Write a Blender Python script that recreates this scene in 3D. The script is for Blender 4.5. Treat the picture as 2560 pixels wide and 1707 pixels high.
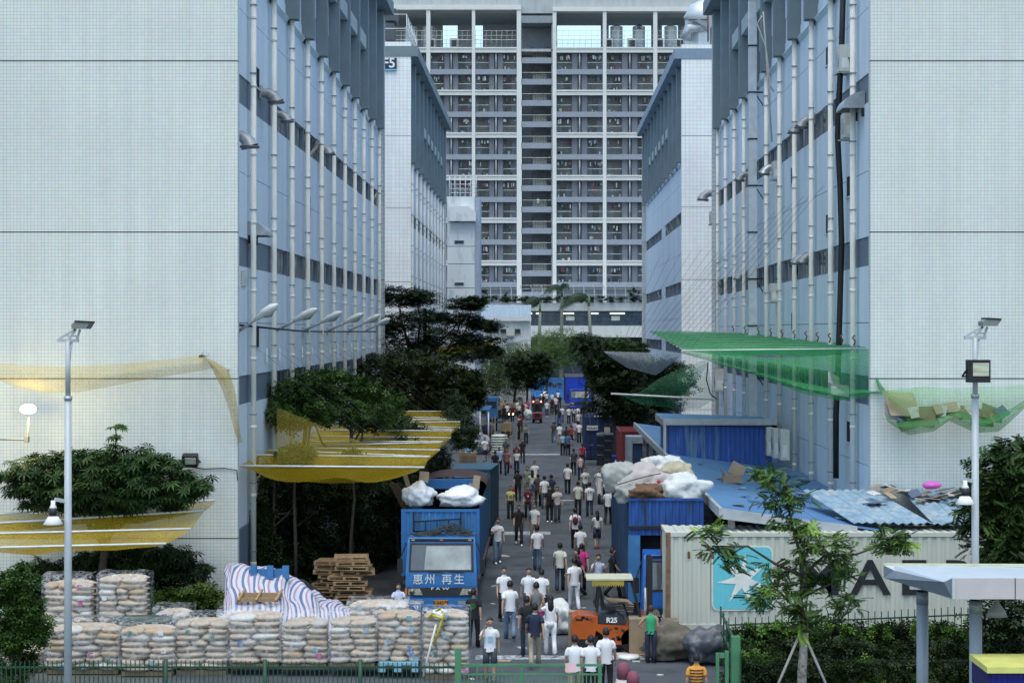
import bpy, math, random
import numpy as np
from mathutils import Vector, Matrix, noise
R = math.radians
random.seed(7)
for o in list(bpy.data.objects): bpy.data.objects.remove(o)
SC = bpy.context.scene
COL = SC.collection
# ------------------------------------------------------------ camera, sky, sun, exposure
F, VX, VY, H = 4500.0, 1356.0, 828.0, 9.6
cd = bpy.data.cameras.new('camera'); cam = bpy.data.objects.new('camera', cd); COL.objects.link(cam)
cam.location = (0, 0, H); cam.rotation_euler = (R(90), 0, 0)
cd.sensor_width = 36; cd.lens = 36*F/2560; cd.shift_x = -(VX-1280)/2560; cd.shift_y = -(853.5-VY)/2560
cd.clip_end = 3000; cd.clip_start = .5
SC.camera = cam
SC.render.resolution_x, SC.render.resolution_y = 1024, 682
W = bpy.data.worlds.new('World'); SC.world = W; W.use_nodes = True
nt = W.node_tree
sky = nt.nodes.new('ShaderNodeTexSky'); sky.sky_type = 'NISHITA'; sky.sun_disc = False
SUN_EL, SUN_ROT = 70, 185
sky.sun_elevation = R(SUN_EL); sky.sun_rotation = R(SUN_ROT)
sky.air_density = 1.0; sky.dust_density = 2.2; sky.ozone_density = 1.4
bg = nt.nodes['Background']; bg.inputs[1].default_value = 0.15
wb = nt.nodes.new('ShaderNodeMix'); wb.data_type = 'RGBA'; wb.blend_type = 'MULTIPLY'; wb.inputs[0].default_value = 1   # white balance of the photograph
wb.inputs[7].default_value = (.95, 1.0, .94, 1); nt.links.new(sky.outputs[0], wb.inputs[6]); nt.links.new(wb.outputs[2], bg.inputs[0])
sd = bpy.data.lights.new('sun', 'SUN'); sd.energy = 0.5; sd.angle = R(40); sd.color = (1, .96, .88)
sun = bpy.data.objects.new('sun', sd); COL.objects.link(sun)
# the light travels from behind the camera, high up
dv = Vector((math.sin(R(SUN_ROT))*math.cos(R(SUN_EL)), math.cos(R(SUN_ROT))*math.cos(R(SUN_EL)), math.sin(R(SUN_EL))))
sun.rotation_euler = dv.to_track_quat('Z', 'Y').to_euler(); sun.location = (0, -20, 60)
SC.view_settings.view_transform = 'Standard'; SC.view_settings.look = 'None'
SC.view_settings.exposure = 1.08; SC.view_settings.gamma = 1.0; SC.view_settings.use_curve_mapping = False

# ------------------------------------------------------------ helpers
def P(px, py, Y): return Vector(((px-VX)*Y/F, Y, H-(py-VY)*Y/F))
def PZ(px, py, z):
    Y = F*(H-z)/(py-VY); return Vector(((px-VX)*Y/F, Y, z))
def G(px, py): return PZ(px, py, 0)

class MB:
    def __init__(s): s.v = []; s.f = []; s.m = []; s.s = []
    def add(s, vs, fs, mi=0, sm=False):
        b = len(s.v); s.v += [tuple(v) for v in vs]
        for f in fs: s.f.append([b+i for i in f]); s.m.append(mi); s.s.append(sm)
        return s
    def box(s, x0, y0, z0, x1, y1, z1, mi=0):
        if x0 > x1: x0, x1 = x1, x0
        if y0 > y1: y0, y1 = y1, y0
        if z0 > z1: z0, z1 = z1, z0
        return s.add([(x0,y0,z0),(x1,y0,z0),(x1,y1,z0),(x0,y1,z0),(x0,y0,z1),(x1,y0,z1),(x1,y1,z1),(x0,y1,z1)],
                     [(0,3,2,1),(4,5,6,7),(0,1,5,4),(1,2,6,5),(2,3,7,6),(3,0,4,7)], mi)
    def cbox(s, c, d, mi=0, M=None):
        x, y, z = d[0]/2, d[1]/2, d[2]/2
        vs = [Vector(p) for p in [(-x,-y,-z),(x,-y,-z),(x,y,-z),(-x,y,-z),(-x,-y,z),(x,-y,z),(x,y,z),(-x,y,z)]]
        if M is not None: vs = [M @ p for p in vs]
        c = Vector(c)
        return s.add([c+p for p in vs], [(0,3,2,1),(4,5,6,7),(0,1,5,4),(1,2,6,5),(2,3,7,6),(3,0,4,7)], mi)
    def bar(s, a, b, w, h=None, mi=0):
        a, b = Vector(a), Vector(b); h = h or w; d = b-a; L = d.length
        if L < 1e-5: return s
        q = d.to_track_quat('Z', 'Y').to_matrix()
        return s.cbox((a+b)/2, (w, h, L), mi, q)
    def tube(s, pts, rad, n=8, mi=0, cap=True, sm=True, ax=None):
        pts = [Vector(p) for p in pts]
        if not isinstance(rad, (list, tuple)): rad = [rad]*len(pts)
        b = len(s.v); prev = None
        for i, p in enumerate(pts):
            d = (pts[min(i+1, len(pts)-1)]-pts[max(i-1, 0)])
            d = d.normalized() if d.length > 1e-9 else Vector((0,0,1))
            u = Vector(ax) if ax else (prev if prev else (Vector((1,0,0)) if abs(d.x) < .8 else Vector((0,1,0))))
            u = (u-d*u.dot(d)).normalized(); w = d.cross(u); prev = u
            r = rad[i]; rx, ry = r if isinstance(r, (list, tuple)) else (r, r)
            for k in range(n):
                a = 2*math.pi*k/n; s.v.append(tuple(p+u*math.cos(a)*rx+w*math.sin(a)*ry))
        for i in range(len(pts)-1):
            for k in range(n):
                k2 = (k+1) % n
                s.f.append([b+i*n+k, b+i*n+k2, b+(i+1)*n+k2, b+(i+1)*n+k]); s.m.append(mi); s.s.append(sm)
        if cap:
            s.f.append([b+k for k in range(n)][::-1]); s.m.append(mi); s.s.append(False)
            e = b+(len(pts)-1)*n; s.f.append([e+k for k in range(n)]); s.m.append(mi); s.s.append(False)
        return s
    def lathe(s, c, prof, n=14, mi=0, ax='z'):
        c = Vector(c); b = len(s.v)
        for (r, h) in prof:
            for k in range(n):
                a = 2*math.pi*k/n; x, y = r*math.cos(a), r*math.sin(a)
                p = {'z': (x, y, h), 'y': (x, h, y), 'x': (h, x, y)}[ax]
                s.v.append(tuple(c+Vector(p)))
        for i in range(len(prof)-1):
            for k in range(n):
                k2 = (k+1) % n
                s.f.append([b+i*n+k, b+i*n+k2, b+(i+1)*n+k2, b+(i+1)*n+k]); s.m.append(mi); s.s.append(True)
        for i, rev in ((0, True), (len(prof)-1, False)):
            if prof[i][0] > 1e-4:
                l = [b+i*n+k for k in range(n)]; s.f.append(l[::-1] if rev else l); s.m.append(mi); s.s.append(False)
        return s
    def prism(s, poly, a, b, plane='xz', mi=0):
        """poly in a plane, extruded from a to b along the third axis"""
        def q(p, t): return {'xz': (p[0], t, p[1]), 'xy': (p[0], p[1], t), 'yz': (t, p[0], p[1])}[plane]
        n = len(poly); vs = [q(p, a) for p in poly]+[q(p, b) for p in poly]
        fs = [list(range(n)), list(range(n, 2*n))[::-1]]+[[i, i+n, (i+1) % n+n, (i+1) % n] for i in range(n)]
        return s.add(vs, fs, mi)
    def blob(s, c, r, amp=.2, fr=1.5, seed=0, n=2, mi=0, flat=0, crease=0):
        vs, fs = ico(n); c = Vector(c); out = []
        for v in vs:
            k = 1+amp*noise.noise(Vector(v)*fr+Vector((seed*7.3, seed*3.1, seed)))+amp*.4*noise.noise(Vector(v)*fr*3.1+Vector((seed, 9, 4)))
            if crease: k -= crease*abs(noise.noise(Vector(v)*2.6+Vector((seed,2,5))))+crease*.5*abs(noise.noise(Vector(v)*6.5+Vector((1,seed,5))))-crease*.3
            p = Vector((v[0]*r[0]*k, v[1]*r[1]*k, v[2]*r[2]*k))
            if flat and p.z < -r[2]*flat: p.z = -r[2]*flat+(p.z+r[2]*flat)*.15
            out.append(c+p)
        return s.add(out, fs, mi, True)
    def grid(s, fn, nu, nv, mi=0, sm=True, thick=0):
        vs = [fn(i/nu, j/nv) for j in range(nv+1) for i in range(nu+1)]
        fs = [(j*(nu+1)+i, j*(nu+1)+i+1, (j+1)*(nu+1)+i+1, (j+1)*(nu+1)+i) for j in range(nv) for i in range(nu)]
        s.add(vs, fs, mi, sm)
        if thick:
            vs2 = [Vector(v)+Vector((0, thick*.3, -thick)) for v in vs]; s.add(vs2, [f[::-1] for f in fs], mi, sm)
        return s
    def mesh(s, name='mesh', mats=None):
        me = bpy.data.meshes.new(name); me.from_pydata(s.v, [], s.f)
        if s.m and max(s.m) > 0: me.polygons.foreach_set('material_index', s.m)
        me.polygons.foreach_set('use_smooth', s.s); me.update()
        for m in (mats if isinstance(mats, (list, tuple)) else [mats]):
            if m is not None: me.materials.append(m)
        return me
    def build(s, name, mats, parent=None, org=None):
        o_ = ORG.get(parent.name, Vector()) if parent else Vector(org) if org is not None else Vector()
        if org is not None and parent: o_ = o_
        if o_.length: s.v = [(v[0]-o_.x, v[1]-o_.y, v[2]-o_.z) for v in s.v]
        o = bpy.data.objects.new(name, s.mesh(name, mats)); COL.objects.link(o)
        if parent: o.parent = parent; ORG[o.name] = o_
        else: o.location = o_; ORG[o.name] = o_
        return o
ORG = {}
_ico = {}
def ico(n):
    if n in _ico: return _ico[n]
    import bmesh
    bm = bmesh.new(); bmesh.ops.create_icosphere(bm, subdivisions=n, radius=1)
    vs = [tuple(v.co) for v in bm.verts]; fs = [tuple(v.index for v in f.verts) for f in bm.faces]; bm.free()
    _ico[n] = (vs, fs); return _ico[n]
def tag(o, label=None, cat=None, group=None, kind=None):
    if label: o['label'] = label
    if cat: o['category'] = cat
    if group: o['group'] = group
    if kind: o['kind'] = kind
    return o
def thing(name, loc, label, cat, group=None, rz=0):
    o = bpy.data.objects.new(name, None); COL.objects.link(o); o.location = loc; o.rotation_euler.z = rz
    o.empty_display_size = .2; ORG[o.name] = Vector(loc); return tag(o, label, cat, group)
def lthing(name, label, cat, group=None):       # a thing built in local coordinates round its own base
    o = thing(name, (0,0,0), label, cat, group); return o
def place(me, name, parent, loc=(0,0,0), rot=(0,0,0), scale=(1,1,1), mat=None, label=None):
    o = bpy.data.objects.new(name, me); COL.objects.link(o); o.parent = parent
    off = ORG.get(parent.name, Vector()) if parent else Vector()
    o.location = Vector(loc)-off; o.rotation_euler = rot; o.scale = scale
    if mat:
        o.material_slots[0].link = 'OBJECT'; o.material_slots[0].material = mat
    if label: o['label'] = label
    ORG[o.name] = Vector(loc); return o
_kids = {}
def copy_tree(o, parent=None):
    c = o.copy(); COL.objects.link(c); c.parent = parent
    for ch in _children(o): copy_tree(ch, c)
    return c
def _children(o): return [x for x in bpy.data.objects if x.parent == o]

# ------------------------------------------------------------ materials
_mc = {}
def mat(name, rgb, rough=.75, metal=0, na=.12, ns=3.0, bump=0.0, bs=20, stain=None, st=(.5, .62), stretch=None, spec=.4, rgb2=None, pscale=None):
    if name in _mc: return _mc[name]
    m = bpy.data.materials.new(name); m.use_nodes = True; t = m.node_tree; N = t.nodes; L = t.links
    b = N['Principled BSDF']; b.inputs['Roughness'].default_value = rough; b.inputs['Metallic'].default_value = metal
    b.inputs['Specular IOR Level'].default_value = spec
    tc = N.new('ShaderNodeTexCoord'); mp = N.new('ShaderNodeMapping'); L.new(tc.outputs['Object'], mp.inputs[0])
    if stretch: mp.inputs['Scale'].default_value = stretch
    nz = N.new('ShaderNodeTexNoise'); nz.inputs['Scale'].default_value = ns; nz.inputs['Detail'].default_value = 5
    L.new(mp.outputs[0], nz.inputs[0])
    rm = N.new('ShaderNodeValToRGB'); rm.color_ramp.elements[0].position = .3; rm.color_ramp.elements[1].position = .7
    c0 = [min(1, c*(1-na)) for c in rgb]; c1 = [min(1, c*(1+na)) for c in (rgb2 or rgb)]
    if rgb2: c0 = list(rgb); c1 = list(rgb2)
    rm.color_ramp.elements[0].color = (*c0, 1); rm.color_ramp.elements[1].color = (*c1, 1)
    L.new(nz.outputs[0], rm.inputs[0]); out = rm.outputs[0]
    if stain:
        n2 = N.new('ShaderNodeTexNoise'); n2.inputs['Scale'].default_value = (pscale or ns*.7); n2.inputs['Detail'].default_value = 8; n2.inputs['Roughness'].default_value = .65
        L.new(mp.outputs[0], n2.inputs[0])
        mr = N.new('ShaderNodeMapRange'); mr.inputs[1].default_value = st[0]; mr.inputs[2].default_value = st[1]; L.new(n2.outputs[0], mr.inputs[0])
        mx = N.new('ShaderNodeMix'); mx.data_type = 'RGBA'; L.new(mr.outputs[0], mx.inputs[0]); L.new(out, mx.inputs[6]); mx.inputs[7].default_value = (*stain, 1)
        out = mx.outputs[2]
    L.new(out, b.inputs['Base Color'])
    if bump:
        n3 = N.new('ShaderNodeTexNoise'); n3.inputs['Scale'].default_value = bs; n3.inputs['Detail'].default_value = 4; L.new(tc.outputs['Object'], n3.inputs[0])
        bp = N.new('ShaderNodeBump'); bp.inputs['Strength'].default_value = bump; bp.inputs['Distance'].default_value = .02
        L.new(n3.outputs[0], bp.inputs['Height']); L.new(bp.outputs[0], b.inputs['Normal'])
    _mc[name] = m; return m
def glow(name, rgb, e):
    m = bpy.data.materials.new(name); m.use_nodes = True; b = m.node_tree.nodes['Principled BSDF']
    b.inputs['Base Color'].default_value = (*rgb, 1); b.inputs['Emission Color'].default_value = (*rgb, 1); b.inputs['Emission Strength'].default_value = e
    return m
def tile_mat(name, rgb, grout, pitch=.115, w=.14):
    m = bpy.data.materials.new(name); m.use_nodes = True; t = m.node_tree; N = t.nodes; L = t.links; b = N['Principled BSDF']
    b.inputs['Roughness'].default_value = .45
    tc = N.new('ShaderNodeTexCoord'); sp = N.new('ShaderNodeSeparateXYZ'); L.new(tc.outputs['Object'], sp.inputs[0])
    def M(op, a, c=None, v=None):
        n = N.new('ShaderNodeMath'); n.operation = op; L.new(a, n.inputs[0])
        if c is not None: L.new(c, n.inputs[1])
        if v is not None: n.inputs[1].default_value = v
        return n.outputs[0]
    def line(a): return M('LESS_THAN', M('FRACT', M('DIVIDE', a, v=pitch)), v=w)
    xy = M('ADD', sp.outputs[0], sp.outputs[1])
    g = M('MAXIMUM', line(xy), line(sp.outputs[2]))
    nz = N.new('ShaderNodeTexNoise'); nz.inputs['Scale'].default_value = .35; nz.inputs['Detail'].default_value = 6; L.new(tc.outputs['Object'], nz.inputs[0])
    mp = N.new('ShaderNodeMapping'); mp.inputs['Scale'].default_value = (2.2, 2.2, .12); L.new(tc.outputs['Object'], mp.inputs[0])
    n2 = N.new('ShaderNodeTexNoise'); n2.inputs['Scale'].default_value = 1.2; n2.inputs['Detail'].default_value = 6; L.new(mp.outputs[0], n2.inputs[0])
    s = M('MULTIPLY', nz.outputs[0], n2.outputs[0])
    mr = N.new('ShaderNodeMapRange'); mr.inputs[1].default_value = .12; mr.inputs[2].default_value = .38; mr.inputs[3].default_value = .90; mr.inputs[4].default_value = 1.04; L.new(s, mr.inputs[0])
    mx = N.new('ShaderNodeMix'); mx.data_type = 'RGBA'; L.new(g, mx.inputs[0]); mx.inputs[6].default_value = (*rgb, 1); mx.inputs[7].default_value = (*grout, 1)
    hs = N.new('ShaderNodeHueSaturation'); L.new(mx.outputs[2], hs.inputs['Color']); L.new(mr.outputs[0], hs.inputs['Value'])
    # each tile its own faint tone
    sn = N.new('ShaderNodeVectorMath'); sn.operation = 'SNAP'; L.new(tc.outputs['Object'], sn.inputs[0]); sn.inputs[1].default_value = (pitch, pitch, pitch)
    wn = N.new('ShaderNodeTexWhiteNoise'); L.new(sn.outputs[0], wn.inputs[0])
    m2 = N.new('ShaderNodeMix'); m2.data_type = 'RGBA'; m2.blend_type = 'MULTIPLY'; m2.inputs[0].default_value = .07; L.new(hs.outputs[0], m2.inputs[6]); L.new(wn.outputs['Color'], m2.inputs[7])
    L.new(m2.outputs[2], b.inputs['Base Color']); return m
def net_mat(name, rgb, op=.6, pitch=.05):
    m = bpy.data.materials.new(name); m.use_nodes = True; t = m.node_tree; N = t.nodes; L = t.links; b = N['Principled BSDF']
    b.inputs['Base Color'].default_value = (*rgb, 1); b.inputs['Roughness'].default_value = .6
    tc = N.new('ShaderNodeTexCoord'); vo = N.new('ShaderNodeTexVoronoi'); vo.feature = 'DISTANCE_TO_EDGE'; vo.inputs['Scale'].default_value = 1/pitch
    L.new(tc.outputs['Object'], vo.inputs[0])
    mr = N.new('ShaderNodeMapRange'); mr.inputs[1].default_value = .02; mr.inputs[2].default_value = .16; mr.inputs[3].default_value = 1; mr.inputs[4].default_value = .55; L.new(vo.outputs[0], mr.inputs[0])
    nz = N.new('ShaderNodeTexNoise'); nz.inputs['Scale'].default_value = .6; L.new(tc.outputs['Object'], nz.inputs[0])
    m3 = N.new('ShaderNodeMapRange'); m3.inputs[1].default_value = .3; m3.inputs[2].default_value = .7; m3.inputs[3].default_value = op*.75; m3.inputs[4].default_value = min(1, op*1.25); L.new(nz.outputs[0], m3.inputs[0])
    ma = N.new('ShaderNodeMath'); ma.operation = 'MULTIPLY'; L.new(mr.outputs[0], ma.inputs[0]); L.new(m3.outputs[0], ma.inputs[1])
    tl = N.new('ShaderNodeBsdfTranslucent'); tl.inputs[0].default_value = (*rgb, 1)
    ms = N.new('ShaderNodeMixShader'); ms.inputs[0].default_value = .4; L.new(b.outputs[0], ms.inputs[1]); L.new(tl.outputs[0], ms.inputs[2])
    tr = N.new('ShaderNodeBsdfTransparent'); mm = N.new('ShaderNodeMixShader'); L.new(ma.outputs[0], mm.inputs[0]); L.new(tr.outputs[0], mm.inputs[1]); L.new(ms.outputs[0], mm.inputs[2])
    L.new(mm.outputs[0], N['Material Output'].inputs[0]); return m
def leaf_mat(name, a, b_, ns=1.4):
    m = mat(name, a, rough=.6, rgb2=b_, ns=ns, spec=.25); return m

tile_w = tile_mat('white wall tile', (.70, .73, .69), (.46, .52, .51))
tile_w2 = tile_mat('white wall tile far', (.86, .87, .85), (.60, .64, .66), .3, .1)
tile_s = tile_mat('end wall tile', (.58, .61, .60), (.34, .38, .40), .3, .12)
blue_paint = mat('pale blue wall paint', (.64, .735, .82), .8, na=.07, ns=.8, stretch=(1, 1, .12), stain=(.58, .65, .71), st=(.56, .74), pscale=2.2)
grey_panel = mat('blue grey panel', (.14, .185, .235), .6, na=.1)
fin_grey = mat('grey fin render', (.17, .215, .24), .8, na=.08, ns=1)
dark_in = mat('dark interior', (.012, .014, .018), .9)  # near-black: paints shade into gaps and insides, also used for dark vehicle parts
glass = mat('dark window glass', (.03, .04, .055), .12, na=.3, ns=2, spec=.6)
glass_b = mat('blue window glass', (.045, .07, .10), .15, na=.35, ns=1.2, spec=.6)
alu = mat('window aluminium', (.20, .25, .30), .5, .3)
cream_pipe = mat('cream drain pipe', (.76, .75, .68), .5, na=.08, stain=(.40, .40, .36), st=(.58, .75), stretch=(1, 1, .3))
concrete = mat('concrete', (.38, .41, .42), .85, na=.1, ns=1.5, stain=(.22, .24, .25), st=(.58, .75), stretch=(1, 1, .2))
conc_l = mat('light concrete', (.62, .63, .61), .8, na=.07, ns=.7, stain=(.44, .46, .46), st=(.58, .8), stretch=(1, 1, .3))
conc_beam = mat('white painted concrete', (.64, .65, .63), .8, na=.05, ns=.7)
steel = mat('galvanised steel', (.42, .45, .47), .4, .6, na=.15)
steel_l = mat('pale steel', (.60, .64, .67), .45, .35, na=.1)
white_p = mat('white plastic', (.72, .73, .72), .5, na=.06)
black_p = mat('black plastic', (.015, .015, .017), .5)
cream_m = mat('cream metal', (.58, .58, .53), .5, na=.08)
roof_blue = mat('slate blue roof', (.20, .27, .35), .6, na=.08)
rust = mat('rust', (.16, .07, .035), .9, na=.5, ns=6)
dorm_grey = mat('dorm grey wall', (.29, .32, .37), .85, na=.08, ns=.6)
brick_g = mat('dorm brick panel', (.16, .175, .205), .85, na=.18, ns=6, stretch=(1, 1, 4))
rail_w = mat('white railing', (.55, .58, .58), .5)
rail_d = mat('dark railing', (.06, .07, .08), .5)
stair_c = mat('beige stair', (.50, .50, .44), .8)
# ------------------------------------------------------------ ground and road
def ground():
    MB().add([(-600,-60,0),(600,-60,0),(600,1500,0),(-600,1500,0)], [(0,1,2,3)]).build('ground', mat('earth and concrete ground', (.09,.095,.09), .9, na=.3, ns=.5, bump=.3))['kind'] = 'structure'
    m = mat('grey road concrete', (.074,.085,.098), .85, na=.2, ns=.22, bump=.2, bs=6, stain=(.036,.041,.048), st=(.50,.66), pscale=.45)
    mb = MB(); y = 20.0; k = 0
    while y < 262:                                    # concrete slabs with narrow joints
        for (a, b) in ((-10.4, -3.6), (-3.585, .9), (.915, 5.4), (5.415, 11.3)):
            mb.box(a, y, .004, b, y+5.985, .03)
        y += 6
    mb.build('road', m)['kind'] = 'structure'
    mk = mat('worn pale road paint', (.42,.45,.48), .8, stain=(.14,.16,.18), st=(.48,.55), pscale=5)
    for (x0, y0, x1, y1) in ((1258,1330,1376,1338),(1250,1541,1320,1546),(1380,1543,1425,1548),(1290,1135,1400,1138),(1305,1250,1440,1253),(1190,1640,1700,1650)):
        a = G(x0, y0); b = G(x1, y1); z = .034
        o = MB().add([(a.x,b.y,z),(b.x,b.y,z),(b.x,a.y,z),(a.x,a.y,z)], [(0,1,2,3)]).build('road_marking', mk); o['kind'] = 'structure'
ground()

# ------------------------------------------------------------ factory blocks
def pipe_mesh(h):
    mb = MB(); mb.tube([(0,0,0),(0,0,h)], .105, 10)
    z = 1.2
    while z < h-.3:
        mb.tube([(0,0,z),(0,0,z+.12)], .117, 10); mb.box(-.12,-.12,z+.5,.12,.12,z+.53,1); z += 2.45
    return mb.mesh('drain_pipe', [cream_pipe, alu])
def window_meshes():
    fr = MB(); w, h = 4.4, .98
    fr.box(-.03,-w/2,0,.03,w/2,.05); fr.box(-.03,-w/2,h-.05,.03,w/2,h)
    for k in range(5): y = -w/2+(w-.05)*k/4; fr.box(-.028,y,.05,.028,y+.05,h-.05)
    pn = MB().box(-.012, -.52, 0, .012, .52, .88)
    return fr.mesh('window', alu), pn.mesh('pane', glass)
WF, WP = window_meshes()
def factory(side, Y0, bays, dz, label, pipes=True, Xo=None, back=60, near=True, zt=30.6, grp='factory blocks along the street'):
    """side -1 = left of the street, +1 = right. Long wall runs along Y, its tiled end wall faces the camera."""
    s = side; Xo = Xo or (10.16 if s < 0 else 10.93)
    Xw = Xo+.45; B = 5.0; Y1 = Y0+bays*B+.9
    t = thing('factory_block', (s*Xo, Y0, 0), label, 'factory building', grp)
    def q(mb, x0, y0, z0, x1, y1, z1, mi=0): mb.box(s*x0, y0, z0, s*x1, y1, z1, mi)
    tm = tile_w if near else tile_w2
    # tiled end wall in panels between recessed joints
    js = [0, 2.7+dz, 8.02+dz, 12.9+dz, 18.6+dz, 24.2+dz, zt+.55]
    for a, b in zip(js[:-1], js[1:]):
        mb = MB(); q(mb, Xo, Y0, a+.02, back, Y0+.32, b-.02); mb.build('tile_panel', tm, t)
    mb = MB(); q(mb, Xo+.02, Y0+.03, 0, back, Y0+.30, js[-1]-.1); mb.build('joint_backing', mat('dark joint', (.06,.07,.08)), t)
    # far end wall strip
    for a, b in zip(js[:-1], js[1:]):
        mb = MB(); q(mb, Xo, Y1, a+.02, Xo+8, Y1+.32, b-.02); mb.build('end_strip', tile_s, t)
    mb = MB(); q(mb, Xo+.03, Y1+.03, 0, Xo+7.9, Y1+.28, js[-1]-.1); mb.build('joint_backing', mat('dark joint', (0,0,0)), t)
    # long painted wall
    band = [(7.02+dz, 8.02+dz), (11.9+dz, 12.9+dz), (17.6+dz, 18.6+dz), (23.1+dz, 24.2+dz)]
    cuts = [2.7+dz, 4.9+dz, 7.02+dz, 8.02+dz, 9.9+dz, 11.9+dz, 12.9+dz, 15.2+dz, 17.6+dz, 18.6+dz, 20.9+dz, 23.1+dz, 24.2+dz, zt-.6]
    ya, yb = Y0+.33, Y1-.01
    for a, b in zip(cuts[:-1], cuts[1:]):
        if any(abs(a-p[0]) < .01 for p in band): continue
        mb = MB(); q(mb, Xw, ya, a+(.012 if a > 3 else 0), Xw+.25, yb, b-.012); mb.build('painted_panel', blue_paint, t)
    mb = MB(); q(mb, Xw-.04, ya, 0, Xw+.25, yb, 2.68+dz); mb.build('base_panel', grey_panel, t)
    mb = MB(); q(mb, Xw+.26, ya, 0, Xw+.6, yb, zt-.6); mb.build('wall_core', dark_in, t)
    # windows
    for bi, (a, b) in enumerate(band):
        for k in range(bays):
            yc = ya+2.35+k*B
            if bi < 3:
                if k < 2 and near:
                    mb = MB(); q(mb, Xw+.05, yc-2.45, a, Xw+.2, yc+2.4, b); mb.build('spandrel_panel', grey_panel, t); continue
                if not pipes and k in (5,): 
                    mb = MB(); q(mb, Xw+.0, yc-2.5, a, Xw+.2, yc+2.5, b); mb.build('painted_panel', blue_paint, t); continue
                w = place(WF, 'window', t, (s*(Xw+.12), yc, a+.01))
                for j in range(4):
                    op = random.random() < .06
                    if (k+j+bi) % 5 == 2 and near:
                        place(WP, 'pane', w, (s*(Xw+.13), yc-1.62+j*1.09, a+.05), mat=mat('drawn grey blind', (.20,.19,.18), .8)); continue
                    place(WP, 'pane', w, (s*(Xw+.13), yc-1.62+j*1.09, a+.05), (0, s*R(-25 if op else 0), 0))
                mb = MB(); q(mb, Xw+.03, yc+2.2, a, Xw+.22, yc+2.8, b); mb.build('window_pier', grey_panel, t); mb = MB(); q(mb, Xw+.03, yc-2.35, a, Xw+.22, yc-2.2, b); mb.build('window_pier', grey_panel, t)
            else:
                place(WF, 'window', t, (s*(Xw+.12), yc, a+.05), scale=(1, .5, 1.1))
                for sg in (-1, 1):
                    mb = MB(); q(mb, Xw+.03, yc+sg*1.1, a, Xw+.24, yc+sg*2.6, b); mb.build('painted_panel', blue_paint, t)
                place(WP, 'pane', t, (s*(Xw+.14), yc-.5, a+.08), scale=(1,.98,1.1)); place(WP, 'pane', t, (s*(Xw+.14), yc+.55, a+.08), scale=(1,.98,1.1))
    if near:                                           # vent openings as flat dark plates, their inner shade painted in; render strips
        vs_ = ((1,18.65,.55),(5,18.3,.5),(5,13.4,.5),(1,9.0,.45),(4,15.0,.4),(8,20.0,.4),(1,4.2,.5)) if s < 0 else ((1,14.6,.35),(2,20.2,.3),(4,16.3,.5),(4,13.3,.3),(4,9.7,.35),(2,13.5,.3),(1,5.5,.35))
        for k, z, w in vs_:
            yc = ya+1.6+k*B; mb = MB(); q(mb, Xw-.004, yc-w, z, Xw+.02, yc+w, z+.75); mb.build('painted_vent_opening', dark_in, t)
            mb = MB(); q(mb, Xw-.05, yc-w-.05, z-.05, Xw+.02, yc+w+.05, z-.003); mb.build('vent_sill', conc_l, t)
        for k in (5, 8):
            yc = ya+1.9+k*B; mb = MB(); q(mb, Xw-.06, yc-.5, 8.03, Xw-.002, yc+.5, 11.89); mb.build('render_strip', cream_pipe, t)
            mb = MB(); q(mb, Xw-.06, yc-.5, 12.91, Xw-.002, yc+.5, 17.59); mb.build('render_strip', cream_pipe, t)
    # fins, pipes, ledge, spandrels, roof
    zf = 22.5+dz
    for k in range(bays):
        yp = Y0+4.7+k*B
        if k < bays:
            mb = MB(); q(mb, Xo-.05, yp-.32, zf, Xw+.02, yp+.32, zt-.62); mb.build('fin', fin_grey, t)
            if pipes: place(PM[round(zf, 2)], 'drain_pipe', t, (s*(Xw-.22), yp, 0))
        y0, y1 = yp+.33, yp+B-.33
        if k < bays-1:
            mb = MB(); mb.add([(s*(Xw-.16),y0,zf),(s*(Xw-.16),y1,zf),(s*Xw,y1,zf+.22),(s*Xw,y0,zf+.22),(s*Xw,y0,zf-.2),(s*Xw,y1,zf-.2)], [(0,1,2,3),(0,4,5,1)]); mb.build('ledge', blue_paint, t)
            if 2 <= k <= 7:
                mb = MB(); q(mb, Xo+.05, y0, 25.9+dz, Xw+.02, y1, 26.7+dz); mb.build('spandrel_beam', mat('grey green beam', (.36,.43,.44), .8), t)
    mb = MB(); q(mb, Xo-.55, Y0-.06, zt-.6, Xo+14, Y1+.5, zt+.2); mb.build('roof_slab', roof_blue if s > 0 and not near else fin_grey, t)
    mb = MB(); q(mb, Xo+.33, Y0+.34, zt+.2, back-.3, Y1+.1, zt+.5); mb.build('roof_deck', concrete, t)
    mb = MB()                                          # rear mass so the block has depth
    q(mb, Xo+14.01, Y0+.33, 0, back, Y1+.2, zt+.15); mb.build('rear_wall', blue_paint, t)
    return t
PM = {round(22.5+d, 2): pipe_mesh(22.5+d) for d in (0, .5, .75)}
factory(-1, 60, 11, 0, 'pale blue factory block nearest on the left with white tiled end wall', True, grp='near factory blocks')
factory(+1, 60, 11, 0, 'pale blue factory block nearest on the right with cream pipes and cooling units', True, grp='near factory blocks')
factory(-1, 139, 10, .5, 'farther left factory block with the white tiled end wall carrying a dark sign', True, back=30, near=False, zt=31.4)
factory(+1, 141.5, 11, .75, 'farther right factory block without pipes behind the green nets', False, back=22, near=False, zt=31.6)

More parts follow.
